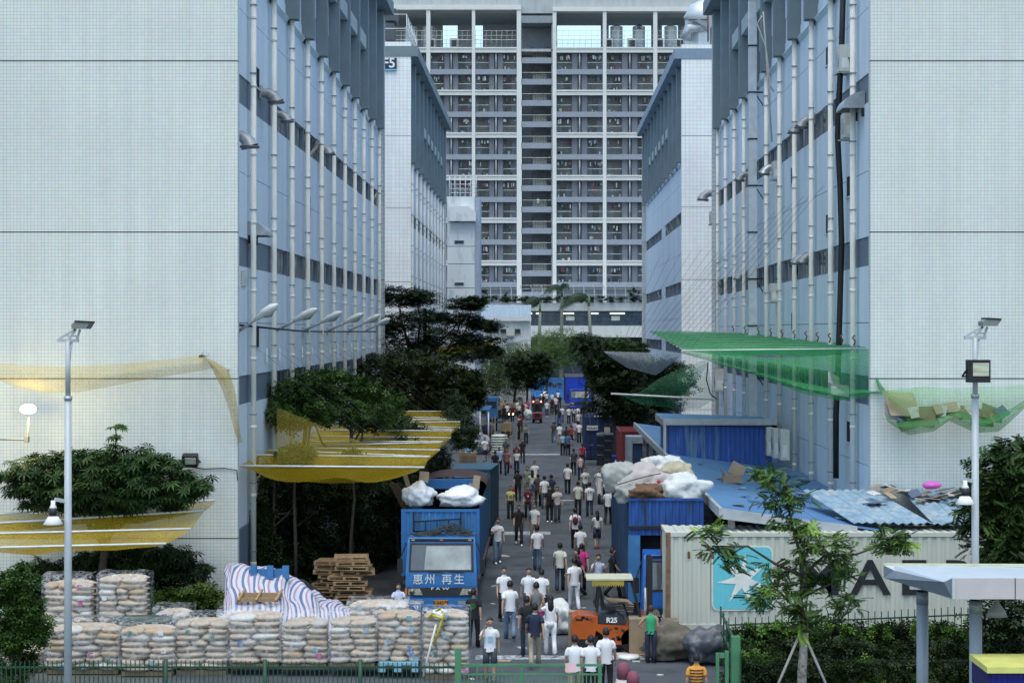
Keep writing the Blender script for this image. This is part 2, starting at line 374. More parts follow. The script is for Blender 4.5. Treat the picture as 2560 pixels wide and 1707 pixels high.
def text_mesh(txt, size, mats, ext=.01, bold=0, align='CENTER'):
    cu = bpy.data.curves.new('lettering', 'FONT'); cu.body = txt; cu.size = size; cu.extrude = ext; cu.offset = bold; cu.align_x = align; cu.align_y = 'CENTER'; cu.resolution_u = 3
    o = bpy.data.objects.new('lettering', cu); COL.objects.link(o)
    bpy.context.view_layer.update()
    me = bpy.data.meshes.new_from_object(o.evaluated_get(bpy.context.evaluated_depsgraph_get())); bpy.data.objects.remove(o)
    me.materials.clear(); me.materials.append(mats); return me
white_ink = mat('white lettering', (.75,.75,.72), .6)
# sign F5
t = thing('building_sign', P(976, 160, 138.9), 'dark blue sign reading F5 on the farther left white end wall', 'sign')
a, b = P(949, 145, 138.85), P(991.5, 173, 138.85)
MB().box(a.x, 138.8, b.z, b.x, 138.95, a.z).build('sign_board', mat('navy sign', (.02,.03,.09), .5), t)
MB().box(a.x, 138.81, b.z-.12, b.x, 138.93, b.z-.005).build('sign_edge', mat('cyan edge', (.2,.5,.65), .5), t)
place(text_mesh('F5', 1.05, white_ink, .01, .02), 'lettering', t, P(972, 159, 138.77), (R(90),0,0))

# roof plant on the farther blocks
t = thing('roof_plant', P(985, 105, 142), 'dark rooftop units behind white railings on the farther left block', 'rooftop unit')
z0 = 31.9
for (x0, x1, za, zb) in ((962, 984, 100, 58), (964, 990, 52, 22)):
    a, b = P(x0, za, 143), P(x1, zb, 143); MB().box(a.x, 143, max(a.z, z0), b.x, 145.5, b.z).build('unit_box', mat('dark unit', (.07,.08,.09), .7), t)
mb = MB()
for k in range(8):
    y = 139.3+k*1.6; mb.tube([(-10.5,y,z0),(-10.5,y,z0+2.2)], .035, 6); 
for z in (.8, 1.5, 2.2): mb.tube([(-10.5,139.3,z0+z),(-10.5,152,z0+z)], .03, 6)
for z in (1.1, 2.2): mb.tube([(-14,139.3,z0+z),(-10.5,139.3,z0+z)], .04, 6)
mb.build('railing', rail_w, t)
t = thing('roof_duct', (11.9, 143, 32.2), 'large silver duct elbow on the roof of the farther right block', 'duct')
mb = MB(); mb.tube([(12.4,144,31.9),(12.4,144,34.6)], 1.0, 4, sm=False); mb.build('duct_riser', steel_l, t)
MB().tube([P(1740, 62, 143.5), P(1752, 40, 143.5), P(1775, 28, 143.6), P(1800, 28, 144)], [1.15,1.2,1.15,1.1], 12).build('duct_elbow', steel_l, t)
MB().tube([P(1715,100,143),P(1722,72,143),P(1760,66,143)], .45, 8).build('duct_branch', steel, t)
mb = MB(); mb.tube([P(1722,50,142.4),P(1770,50,142.4)], .05, 6); mb.tube([P(1770,12,142.4),P(1770,105,142.4)], .06, 6); mb.build('red_pipe', mat('red brown pipe', (.16,.06,.05), .6), t)

# ------------------------------------------------------------ stained white stair block and corrugated shed (left, far)
stw = mat('stained white render', (.72,.76,.77), .85, na=.07, ns=.5, stain=(.40,.46,.49), st=(.52,.68), stretch=(1,1,.35), pscale=.9)
t = thing('service_tower', (P(1160,0,200).x, 200, 0), 'stained white service tower behind the farther left block', 'building')
a, b = P(1118, 491, 200), P(1199, 491, 200)
zs = [0, P(0,785,200).z, P(0,720,200).z, P(0,660,200).z, P(0,616,200).z, P(0,556,200).z, P(0,491,200).z]
for k in range(6): MB().box(a.x, 200, zs[k]+.03, b.x-.55, 206, zs[k+1]-.03).build('wall_panel', stw, t)
MB().box(a.x+.1, 200.1, 0, b.x-.6, 205.9, zs[-1]-.3).build('joint_backing', dark_in, t)
MB().box(b.x-.54, 200.1, 0, b.x, 206, zs[-1]-.1).build('corner_pier', mat('blue grey pier', (.35,.42,.50), .8), t)
for (x0, y0, x1, y1) in ((1136,601,1160,609),(1136,706,1160,713),(1136,548,1148,555)):
    p, q_ = P(x0,y1,199.9), P(x1,y0,199.9); w = MB().box(p.x,199.93,p.z,q_.x,200.2,q_.z).build('window', alu, t)
    MB().box(p.x+.08,199.9,p.z+.05,q_.x-.08,199.94,q_.z-.05).build('pane', glass, w)
p, q_ = P(1124,553,199.4), P(1190,516,199.4); MB().prism([(p.x,p.z),(q_.x,p.z),(q_.x,q_.z-.7),(q_.x-.8,q_.z),(p.x,q_.z)], 199.2, 199.95, 'xz').build('duct_casing', stw, t)
mb = MB(); p, q_ = P(1124,491,201), P(1190,440,201)
for x in np.linspace(p.x, q_.x, 6): mb.tube([(x,201,p.z),(x,201,q_.z)], .05, 6)
for z in np.linspace(p.z+.4, q_.z, 5): mb.tube([(p.x,201,z),(q_.x,201,z)], .04, 6); mb.tube([(q_.x,201,z),(q_.x,205,z)], .04, 6)
mb.build('roof_cage', rail_w, t)

t = thing('corrugated_shed', (P(1260,0,214).x, 214, 0), 'white corrugated shed with pale grey pitched roof beside the palms', 'shed')
a, b = P(1190, 795, 214), P(1323, 795, 214)
mb = MB(); n = 60; pts = []
for k in range(n+1):
    x = a.x+(b.x-a.x)*k/n; pts += [(x, 214-(.06 if k % 2 else 0))]
mb.add([(x,y,0) for x,y in pts]+[(x,y,a.z) for x,y in pts], [(i,i+1,i+n+2,i+n+1) for i in range(n)])
mb.box(b.x, 213.95, 0, b.x+.12, 224, a.z); mb.build('corrugated_wall', mat('white corrugated sheet', (.80,.82,.82), .6, na=.06), t)
mb = MB(); n = 34; c = P(1190, 763, 221)
for k in range(n):
    x = a.x-.2+(b.x-a.x+.4)*k/n; w_ = (b.x-a.x+.4)/n
    mb.add([(x,213.4,a.z+.05),(x+w_*.5,213.4,a.z+.13),(x+w_,213.4,a.z+.05),(x,221,c.z),(x+w_*.5,221,c.z+.08),(x+w_,221,c.z)], [(0,1,4,3),(1,2,5,4)])
mb.build('roof', mat('pale grey roof sheet', (.33,.40,.46), .5, na=.12), t)
MB().box(a.x-.25,213.3,a.z-.35,b.x+.25,213.5,a.z+.12).build('gutter', white_p, t)
for k in range(5):
    p = P(1214+k*18, 834, 213.8); w = MB().box(p.x, 213.82, p.z, p.x+.78, 213.97, p.z+.62).build('window', white_p, t)
    MB().box(p.x+.06,213.78,p.z+.06,p.x+.72,213.83,p.z+.56).build('pane', glass, w)
t = thing('cooling_unit', P(1275, 830, 213.5), 'grey cooling unit on the white corrugated shed wall', 'cooling unit')
p = P(1266, 838, 213); MB().box(p.x, 212.9, p.z, p.x+.95, 213.75, p.z+.75).build('casing', cream_m, t); MB().box(p.x+.05,212.85,p.z-.12,p.x+.9,213.7,p.z-.01).build('tray', steel, t)

# ------------------------------------------------------------ dormitory
YD = 285.0; SD = F/YD
D = thing('dormitory_block', (0, YD, 0), 'tall dormitory block closing the street with rows of grey balconies', 'apartment building')
def Z(py, Y=YD): return H-(py-VY)*Y/F
def X(px, Y=YD): return (px-VX)*Y/F
floors = [127+k*53.15 for k in range(12)]
colsL = [950, 1062, 1071.5+0, 1180, 1188, 1292]
bays = [(962,1066),(1076,1180),(1188,1292),(1391,1507),(1516,1633),(1643,1760)]
cols = [(1066,1076),(1180,1188),(1292,1303),(1381.5,1391),(1507,1516),(1633,1643)]
zb = Z(712)
for (x0, x1) in cols: MB().box(X(x0), YD-.35, 12, X(x1), YD+.5, Z(24)).build('column', conc_beam, D)
for (x0, x1) in bays:
    for k in range(0, 12, 2):
        MB().box(X(x0)+.003, YD-.25, Z(floors[k]+5.5), X(x1)-.003, YD+.3, Z(floors[k]-4)).build('beam', conc_beam, D)
        MB().box(X(x0)+.003, YD-.40, Z(floors[k]-4)+.003, X(x1)-.003, YD+.3, Z(floors[k]-4)+.22).build('beam_lip', conc_beam, D)
    for k in range(1, 12, 2):
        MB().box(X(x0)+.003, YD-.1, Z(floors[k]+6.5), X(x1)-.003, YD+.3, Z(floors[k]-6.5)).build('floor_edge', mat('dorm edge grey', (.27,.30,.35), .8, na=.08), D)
bay_w = 7.2
# pieces shared by all balconies
def rail_mesh(w):
    mb = MB(); mb.tube([(0,0,1.12),(w,0,1.12)], .045, 6); mb.tube([(0,0,.62),(w,0,.62)], .02, 6, 1); mb.tube([(0,0,.08),(w,0,.08)], .03, 6, 1)
    n = int(w/.2)
    for i in range(n+1): mb.box(w*i/n-.012,-.012,.08,w*i/n+.012,.012,1.1,1)
    return mb.mesh('railing', [rail_w, rail_d])
RM = rail_mesh(2.3)
DOOR = MB().box(-.5,-.03,0,.5,.03,2.2).mesh('balcony_door', mat('dim glazed door', (.10,.11,.11), .3, na=.3, ns=1))
DOOR2 = MB().box(-.5,-.03,0,.5,.03,2.2).mesh('balcony_door', mat('curtained door', (.25,.24,.20), .6, na=.2, ns=1))
laund = MB(); LC = [(.62,.63,.62),(.30,.36,.45),(.05,.06,.09),(.35,.08,.10),(.12,.28,.30),(.55,.52,.42)]
LM = [mat('laundry cloth %d' % i, c, .9) for i, c in enumerate(LC)]
clutter = MB()
rnd = random.Random(3)
for (x0, x1) in bays:
    xa, xb = X(x0), X(x1); w = xb-xa
    for k in range(11):
        zt_ = Z(floors[k]+6); zf = Z(floors[k+1]-5)
        # back wall, brick piers, pipe
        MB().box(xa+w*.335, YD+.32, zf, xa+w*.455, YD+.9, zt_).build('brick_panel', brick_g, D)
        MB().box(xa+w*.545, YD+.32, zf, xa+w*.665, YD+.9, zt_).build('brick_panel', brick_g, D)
        MB().tube([(xa+w*.5, YD+.1, zf),(xa+w*.5, YD+.1, zt_)], .13, 8).build('drain_pipe', mat('pale grey pipe', (.30,.34,.36), .6), D)
        for (cx, dr) in ((xa+w*.165, 1), (xa+w*.835, -1)):
            place(RM, 'railing', D, (cx-1.15*(w/7.2), YD+.12, zf+.05), scale=(w/7.2,1,1))
            place(DOOR if rnd.random() < .6 else DOOR2, 'balcony_door', D, (cx+dr*rnd.uniform(-.3,.5), YD+1.75, zf+.05))
            if rnd.random() < (.95 if k < 2 or k > 9 else .7):
                for i in range(rnd.randint(2, 8)):
                    lx = cx+rnd.uniform(-1.05, 1.0); lw = rnd.uniform(.10,.28); lh = rnd.uniform(.3,.75); lz = zt_-rnd.uniform(.25,.45); ly = YD+rnd.uniform(.3,.9)
                    laund.box(lx, ly, lz-lh, lx+lw, ly+.03, lz, rnd.choice([0,0,0,1,2,2,3,4,5]))
                    laund.box(lx+lw*.45, ly+.01, lz, lx+lw*.55, ly+.02, lz+.12, 2)
            for i in range(rnd.randint(0, 4)):
                lx = cx+rnd.uniform(-1.0, .8); clutter.box(lx, YD+.3, zf+.02, lx+rnd.uniform(.15,.4), YD+.6, zf+rnd.uniform(.2,.75), rnd.choice([0,1,2,3,4,5]))
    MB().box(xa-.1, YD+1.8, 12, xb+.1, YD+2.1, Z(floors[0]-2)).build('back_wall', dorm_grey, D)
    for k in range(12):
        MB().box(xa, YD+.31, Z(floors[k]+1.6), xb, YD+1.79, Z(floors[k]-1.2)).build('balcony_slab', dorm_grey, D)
o = laund.build('laundry', LM); tag(o, 'rows of shirts and towels drying on the dormitory balconies', 'laundry', kind='stuff')
o = clutter.build('balcony_clutter', LM); tag(o, 'buckets and boxes standing on the dormitory balconies', 'household clutter', kind='stuff')
# stair tower between the wings
xa, xb = X(1303), X(1381.5)
MB().box(xa, YD+4.5, 0, xb, YD+5, Z(60)).build('stair_back_wall', mat('stair wall grey', (.22,.24,.27), .85), D)
MB().box(xb-.2, YD+.3, 0, xb-.003, YD+4.5, Z(60)).build('stair_side_wall', mat('stair side grey', (.26,.29,.33), .85), D)
for k in range(13):
    y = 151.5+k*53.2
    MB().box(xa+.003, YD+.1, Z(y+7), xb-.003, YD+.35, Z(y-7)).build('stair_landing_edge', mat('dorm edge grey', (0,0,0)), D)
    MB().box(xa+.003, YD+.36, Z(y+3), xb-.21, YD+1.6, Z(y-3)).build('stair_landing', stair_c, D)
    zl = Z(y-3); xm = xa+(xb-xa)*.36
    mb = MB()
    for i in range(10): mb.box(xm, YD+1.6+i*.28, zl+i*.165, xb-.9, YD+1.9+i*.28, zl+.165+i*.165)
    mb.build('stair_flight', stair_c, D)
    place(RM, 'railing', D, (xa+.1, YD+.3, Z(y-7)-.02), scale=((xb-xa-.3)/2.3, 1, .95))
    mb = MB()
    for dx in (xm-.05, xb-.85): mb.bar((dx, YD+1.4, zl+1.0), (dx, YD+4.4, zl+2.6), .07); mb.bar((dx, YD+1.4, zl), (dx, YD+1.4, zl+1), .06); mb.bar((dx, YD+2.9, zl+.8), (dx, YD+2.9, zl+1.8), .05)
    mb.build('stair_rail', rail_d, D)
MB().box(xa, YD-.1, Z(58), xb, YD+5, Z(40)).build('stair_head_beam', mat('grey head', (.24,.27,.30), .8), D)
# open roof storey
MB().box(X(870), YD-.5, Z(26), X(1303)-.003, YD+1.2, Z(14)).build('roof_beam', conc_beam, D)
MB().box(X(1381.5), YD-.5, Z(30), X(1790), YD+1.2, Z(19)).build('roof_beam', conc_beam, D)
MB().box(X(800), YD+1.3, Z(30), X(1850), YD+13, Z(-40)).build('roof_wall', concrete, D)
MB().box(X(800), YD+1.25, Z(40), X(1850), YD+1.6, Z(27)).build('roof_fascia', mat('dark fascia', (.10,.11,.12)), D) if False else None
for (x0, x1, px0) in ((1088,1130,0),(1196,1218,0),(1398,1500,0),(1523,1536,0),(1557,1580,0),(1612,1626,0)): pass
Yb = YD+12
def XB(px): return X(px, Yb)
def ZB(py): return Z(py, Yb)
walls = [(870,1107),(1144,1186),(1207,1393),(1502,1522),(1628,1655),(1695,1850)]
for (x0, x1) in walls: MB().box(XB(x0), Yb, Z(127), XB(x1), Yb+.4, ZB(38)).build('roof_back_wall', mat('pale roof wall', (.48,.51,.54), .8), D)
MB().box(XB(870), Yb-.1, ZB(46), XB(1850), Yb+.5, ZB(34)).build('roof_back_beam', concrete, D)
MB().box(X(870), YD+.3, Z(128), X(1850), Yb+1, Z(122)).build('roof_floor', concrete, D)
for (x0, x1) in bays:
    w = X(x1)-X(x0)
    for r in range(3): place(RM, 'railing', D, (X(x0)+w*r/3, YD+.2, Z(120)), scale=(w/3/2.3, 1, 1.15))
    mb = MB()
    for i in range(9): xx = X(x0)+w*i/8; mb.bar((xx,YD+.5,Z(118)),(xx+.1,YD+.5,Z(76)),.05)
    for z in (76, 88): mb.bar((X(x0),YD+.5,Z(z)),(X(x1),YD+.5,Z(z)),.05)
    mb.build('safety_fence', rail_w, D)
for px, hh in ((1545,1),(1602,1),(1683,1),(1728,1),(1066,0),(1020,0)):
    t = thing('water_tank', (X(px), YD+6, Z(122)), 'silver water tank on the dormitory roof, %s' % {1545:'leftmost of the four on the right wing',1602:'marked with a blue character',1683:'second from the right',1728:'rightmost of all',1066:'second from the left',1020:'leftmost of all'}[px], 'water tank', 'rooftop water tanks')
    prof = []; z = 0
    while z < 4.2: prof += [(1.0, z), (1.04, z+.12), (1.0, z+.24)]; z += .3
    MB().lathe((X(px), YD+6, Z(122)), prof+[(.75,4.5),(.15,4.75)], 18).build('tank_body', steel_l, t)
    MB().tube([(X(px),YD+6,Z(122)+4.7),(X(px),YD+6,Z(122)+5),(X(px)+.3,YD+6,Z(122)+5)], .05, 6).build('vent_pipe', steel, t)
    if px == 1602: place(text_mesh('全', .9, mat('blue ink', (.03,.06,.25)), .01, .02), 'lettering', t, (X(px), YD+4.9, Z(55)), (R(90),0,0))
for px in (1134,1522,1581,1650,1702,1075):
    t = thing('cooling_unit', (X(px), YD+2, Z(122)), 'white cooling unit on the dormitory roof terrace, %s' % {1134:'under the sloped wall at left',1522:'left of the first right tank',1581:'between the first and second right tanks',1650:'right of the marked tank',1702:'between the last two right tanks',1075:'farthest left'}[px], 'cooling unit', 'cooling units along the dormitory roof')
    MB().box(X(px)-.7, YD+1.6, Z(116), X(px)+.7, YD+2.4, Z(92)).build('casing', cream_m, t); MB().box(X(px)-.5, YD+1.55, Z(113), X(px)+.5, YD+1.597, Z(96)).build('grille', mat('dark grille', (.05,.06,.07)), t)
# podium
YP = 272.0
for nm, y0, y1, m in (('terrace_fascia',757,777,conc_l),('podium_wall',814,843,conc_l)):
    MB().box(X(1190,YP), YP, Z(y1,YP), X(1760,YP), YP+.5, Z(y0,YP)).build(nm, m, D)
MB().box(X(1190,YP), YP+.1, Z(757,YP)-.3, X(1760,YP), YD+1.8, Z(757,YP)-.05).build('terrace_floor', concrete, D)
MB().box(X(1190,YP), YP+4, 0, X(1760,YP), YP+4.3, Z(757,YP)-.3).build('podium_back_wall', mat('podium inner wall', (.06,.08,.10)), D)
MB().box(X(1190,YP), YP+.51, Z(843,YP), X(1760,YP), YP+4, Z(841,YP)).build('podium_floor', concrete, D)
for r in (0,1,2):
    za, zc = (777+r*12.3, 789.3+r*12.3)
    for k in range(24):
        xx0 = 1210+k*22.7
        MB().box(X(xx0,YP)+.03, YP+.28, Z(zc,YP)+.03, X(xx0+22.7,YP)-.03, YP+.31, Z(za,YP)-.03).build('podium_pane', glass_b if not (r == 1 and k in (9,14,21)) else mat('open lit pane', (.55,.57,.48), .4), D)
mb = MB()
for k in range(25): mb.box(X(1210+k*22.7,YP)-.035, YP+.2, Z(814,YP), X(1210+k*22.7,YP)+.035, YP+.36, Z(777,YP))
for z in (789.3, 801.6): mb.box(X(1190,YP), YP+.22, Z(z,YP)-.03, X(1760,YP), YP+.34, Z(z,YP)+.03)
mb.build('podium_mullions', mat('dark mullion', (.06,.08,.10), .5), D)
for (x0, x1) in ((1408,1435),(1478,1496),(1525,1562),(1325,1330),(1340,1348)):
    MB().box(X(x0,YP), YP+.12, Z(785,YP), X(x1,YP), YP+.20, Z(782,YP)).build('strip_light', glow('lit tube', (.85,.95,.65), 1.1), D)
mb = MB()
for k in range(22):
    px = 1200+k*26; mb.bar((X(px,YP),YP+.4,Z(757,YP)),(X(px,YP),YP+.4,Z(722,YP)),.09,mi=0); mb.bar((X(px,YP),YP+.4,Z(722,YP)),(X(px,YP)-.25,YP+.1,Z(713,YP)),.07)
for z in (722, 737, 752): mb.bar((X(1195,YP),YP+.4,Z(z,YP)),(X(1760,YP),YP+.4,Z(z,YP)),.05)
mb.build('terrace_fence', rail_w, D)
mb = MB()
for k in range(280): px = 1195+k*2.0; mb.box(X(px,YP)-.015, YP+.38, Z(757,YP), X(px,YP)+.015, YP+.42, Z(738,YP))
tag(mb.build('fence_bars', rail_d, D), kind='stuff')
MB().box(X(1190,YD), YD-.05, 5, X(1760,YD), YD-.04, 12).build('lower_shade_sheet', dark_in, D)  # thin near-black sheet stands in for the shade of the recess
# ------------------------------------------------------------ wall-mounted things
def hood(px, py, Y, side, size, label, m=None):
    """duct elbow that leaves the wall and turns down"""
    p = P(px, py, Y); t = thing('exhaust_hood', p, label, 'exhaust hood', 'exhaust hoods on the factory walls')
    xw = -10.6 if side < 0 else 11.37; s_ = 1 if side < 0 else -1; r = size*.29
    MB().tube([(xw, Y, p.z+r*.9), (xw+s_*r*1.2, Y, p.z+r*.9), (xw+s_*r*2.0, Y, p.z+r*.35), (xw+s_*r*2.3, Y, p.z-r*.5)], [(r*.7,r*.7),(r*.75,r*.75),(r*.9,r*.9),(r*1.25,r*1.25)], 12, cap=False).build('duct', m or mat('dull hood metal', (.30,.32,.33) , .45, .3, na=.2), t)
    MB().lathe((xw+s_*r*2.3, Y, p.z-r*.52), [(r*1.28,-.03),(r*1.30,.0),(r*1.28,.04)], 12).build('rim', mat('dark hood mouth', (.10,.11,.12), .5), t)  # dark disc across the mouth paints the shade inside the hood
    MB().box(xw-s_*.02, Y-r, p.z, xw+s_*.04, Y+r, p.z+r*2).build('flange', steel, t)
hood(644, 248, 67.8, -1, .85, 'large silver exhaust hood at the upper left band, nearest the camera')
hood(706, 298, 71.5, -1, .7, 'silver exhaust hood on the left wall between second and third pipes')
hood(820, 380, 85, -1, .8, 'silver exhaust hood on the left wall below the tall recess')
hood(606, 358, 61.5, -1, .9, 'silver exhaust hood at the very corner of the left block')
hood(2008, 326, 77.5, 1, .8, 'left one of the paired exhaust hoods on the upper right window band')
hood(2031, 312, 75.3, 1, .8, 'right one of the paired exhaust hoods on the upper right window band')
hood(1926, 430, 88, 1, .8, 'grey exhaust hood behind a cooling unit midway up the right wall', steel)
hood(1862, 446, 99, 1, .8, 'small exhaust hood just left of the square duct on the right wall')
hood(2005, 654, 77.5, 1, .7, 'left one of the paired exhaust hoods on the middle right window band')
hood(2027, 652, 75.5, 1, .7, 'right one of the paired exhaust hoods on the middle right window band')
hood(1855, 693, 100, 1, .75, 'exhaust hood beside the square duct on the middle right band')
hood(1779, 494, 119.5, 1, 1.1, 'silver exhaust hood at the far corner of the right block')
def big_hood(p0, side, w, label):
    t = thing('vent_cowl', p0, label, 'vent cowl'); s_ = 1 if side < 0 else -1; mb = MB(); x, y, z = p0
    n = 8; prof = [(s_*w*math.sin(R(90*i/n)), w*.75*math.cos(R(90*i/n))) for i in range(n+1)]
    for i in range(n):
        a, b = prof[i], prof[i+1]
        mb.add([(x+a[0],y,z+a[1]),(x+b[0],y,z+b[1]),(x+b[0],y+1.5,z+b[1]),(x+a[0],y+1.5,z+a[1])], [(0,1,2,3)], 0, True)
        mb.add([(x,y,z),(x+a[0],y,z+a[1]),(x+b[0],y,z+b[1])], [(0,1,2)]); mb.add([(x,y+1.5,z),(x+a[0],y+1.5,z+a[1]),(x+b[0],y+1.5,z+b[1])], [(0,1,2)])
    mb.build('cowl', steel, t); MB().box(x, y, z-.3, x+s_*.12, y+.12, z).build('bracket', black_p, t); MB().box(x, y+1.38, z-.3, x+s_*.12, y+1.5, z).build('bracket', black_p, t)
big_hood((-10.6, 64.8, P(0,588,64.8).z), -1, .68, 'large grey curved vent cowl over the left window band near the corner')
big_hood((11.4, 63.6, P(0,282,65).z), 1, .78, 'large grey curved vent cowl on the upper right window band')
def ac_unit(px0, py0, px1, py1, Y, label, wall=11.4, grp='cooling units on the right factory wall', legs=True):
    a, b = P(px0, py1, Y), P(px1, py0, Y); t = thing('cooling_unit', (a.x, Y, a.z), label, 'cooling unit', grp)
    MB().box(a.x, Y, a.z, b.x, Y+.85, b.z).build('casing', cream_m, t)
    MB().box(a.x+.08, Y-.012, a.z+.12, b.x-.08, Y-.002, a.z+(b.z-a.z)*.5).build('service_cover', white_p, t)
    MB().lathe((a.x-.012, Y+.42, (a.z+b.z)/2), [(.3,-.01),(.3,.02),(.05,.03)], 14, ax='x').build('fan_guard', steel, t)
    if legs:
        mb = MB()
        for y in (Y+.05, Y+.8): mb.bar((a.x-.1,y,a.z-.04),(wall,y,a.z-.04),.05); mb.bar((a.x,y,a.z-.04),(wall,y,a.z+.55),.05)
        mb.build('bracket', steel, t)
        MB().tube([(b.x-.1,Y-.02,a.z+.5),(b.x,Y-.1,a.z+.2),(b.x+.15,Y-.05,a.z+.7),(min(wall,b.x+.5),Y,a.z+.2),(min(wall,b.x+.5),Y,a.z-.6)], .035, 6).build('hose', mat('hose', (.10,.11,.12), .6), t)
ac_unit(2099,112,2128,178,66.5,'upper of two cooling units by the thick black cable, beside its hanging hoses')
ac_unit(2111,282,2137,343,65.5,'lower of two cooling units by the thick black cable, under the grey cowl')
ac_unit(1934,402,1955,446,86,'cooling unit midway up the right wall with a dangling black hose')
ac_unit(1928,708,1947,754,86,'cooling unit above the green nets with looped black cables')
ac_unit(1788,922,1811,978,113,'cooling unit behind the green net near the far end of the right wall')
ac_unit(1776,528,1790,560,118,'small cooling unit below the hood at the far corner of the right block', 12)
for i, (x0, x1, y0, y1, w) in enumerate(((1917,1932,1068,1139,'left'),(1934,1950,1072,1144,'middle'),(1952,1974,1075,1150,'right'))):
    ac_unit(x0, y0, x1, y1, 79.5-i*2.6, 'tall cooling unit standing on the blue shed roof, %s one of the three' % w, grp='cooling units on the shed roof', legs=False)
t = thing('cooling_unit', P(600,700,63.5), 'white louvred cooling unit low on the left wall at its corner', 'cooling unit'); a, b = P(590,714,63.4), P(606,675,63.4)
MB().box(-10.62,63.4,a.z,b.x,64.3,b.z).build('casing', cream_m, t)
for k in range(5): MB().box(a.x+.1,63.36,a.z+.06+k*.1,b.x-.03,63.395,a.z+.1+k*.1).build('louvre', mat('dark grille', (0,0,0)), t)
# square duct, black cable
t = thing('square_duct', (11.0, 93, 5), 'tall square galvanised duct strapped to the right factory wall', 'duct')
p = P(1880, 0, 93); xz = [31]; 
for k in range(11):
    z0, z1 = 5.1+k*2.4, 5.1+(k+1)*2.4; MB().box(p.x-.2, 92.6, z0+.03, p.x+.2, 93.0, z1-.03).build('duct_section', steel_l, t); MB().box(p.x-.24,92.56,z1-.05,p.x+.24,93.04,z1+.02).build('strap', black_p, t)
    if k % 2: mb = MB(); mb.bar((p.x,92.8,z0),(11.4,92.8,z0),.07); mb.bar((p.x+.1,92.8,z0),(11.4,92.8,z0-.7),.05); mb.build('bracket', black_p, t)
t = tag(MB().tube([P(2108,-20,67),P(2104,120,67),P(2098,240,67),P(2094,340,67),P(2100,460,67),P(2104,600,67),P(2100,760,67),P(2096,900,67),P(2090,1040,67),P(2090,1195,67)], .11, 8).build('black_cable', mat('black rubber cable', (.01,.011,.013), .5)), 'thick black cable hanging down the right factory wall', 'cable')
for (pts, lab) in (([P(1905,40,80),P(1893,60,80),P(1915,120,80),P(1925,215,80),P(1935,230,80)], 'thin pale cable dangling across the upper right fins'),
                   ([P(1908,30,80),P(1914,110,80),P(1918,180,80),P(1930,355,80)], 'thin brown cable hanging beside the pale one on the right fins')):
    tag(MB().tube(pts, .035, 5).build('loose_cable', mat('pale cable' if 'pale' in lab else 'brown cable', (.5,.5,.45) if 'pale' in lab else (.12,.10,.09))), lab, 'cable')
tag(MB().tube([P(594,812,62.2),P(700,823,70),P(760,828,78),P(826,829,88),P(940,829,108)], .04, 5).build('wall_cable', black_p), 'dark cable running along the left wall at lamp height', 'cable')
# street lamps on arms along the left wall
def cobra(Yw, hx, hy, Yh, label):
    xw = -10.58; p = P(hx, hy, Yh); zb_ = H-(826-VY)*Yw/F-.05
    t = thing('wall_lamp', (xw, Yw, zb_), label, 'street lamp', 'street lamps on arms along the left wall')
    base = Vector((xw, Yw, zb_)); d = (p-base); k = base+d*.52; n = d.normalized()
    MB().tube([base, k], .055, 8).build('arm', steel, t); MB().box(xw-.02, Yw-.12, zb_-.2, xw+.05, Yw+.12, zb_+.2).build('wall_plate', steel, t)
    MB().tube([k-n*.15, k+n*.05, k+d*.18, k+d*.38, p], [.06,(.10,.12),(.15,.26),(.13,.24),.03], 12, ax=(0,0,1)).build('lamp_head', white_p, t)
    MB().tube([k+d*.15-Vector((0,0,.12)), k+d*.27-Vector((0,0,.16)), k+d*.4-Vector((0,0,.10))], [.05,(.09,.2),.04], 10, ax=(0,0,1)).build('lens', mat('grey lens', (.35,.38,.38), .2), t)
for (Yw, hx, hy, nm) in ((62.5,694,760,'nearest'),(71,793,771,'second'),(79.4,855,779,'third'),(88.5,910,783,'fourth'),(98,951,786,'fifth'),(107,975,796,'farthest')):
    cobra(Yw, hx, hy, Yw-.7, 'grey street lamp on an arm from the left wall, %s of the six' % nm)
# small floodlights
def flood(c, w, label, tilt=0, name='floodlight'):
    t = thing(name, c, label, 'floodlight'); M = Matrix.Rotation(tilt, 3, 'X'); c = Vector(c)
    def B(cc, d, m, n): 
        MB().cbox(c+M@Vector(cc), d, 0, M).build(n, m, t)
    B((0,0,0),(w,.28*w/.5,w*.8),black_p,'housing')
    B((w*.06,-.15*w/.5,w*.06),(w*.72,.02,w*.46),mat('bright reflector', (.50,.53,.42), .25, .3, na=.3, ns=8, stretch=(.2,1,3)),'lens')
    for k in range(4): B((-w*.3+k*w*.2,.17*w/.5,0),(.02,.08,w*.7),black_p,'cooling_fin')
    mb = MB(); mb.bar(c+M@Vector((-w*.55,0,0)), c+Vector((-w*.55,.35,-w*.2)), .03); mb.bar(c+M@Vector((w*.55,0,0)), c+Vector((w*.55,.35,-w*.2)), .03); mb.bar(c+Vector((-w*.55,.35,-w*.2)), c+Vector((w*.55,.35,-w*.2)), .03)
    mb.build('bracket', black_p, t); return t
flood(P(476,1150,59.5), .5, 'black floodlight on the left white tiled wall above the bushes', R(18))
tag(MB().tube([P(470,1166,59.9),P(510,1172,59.95),P(560,1170,59.95),P(592,1175,59.95),P(594,1200,59.95)], .018, 5).build('floodlight_cable', black_p), 'thin cable from the wall floodlight to the building corner', 'cable')
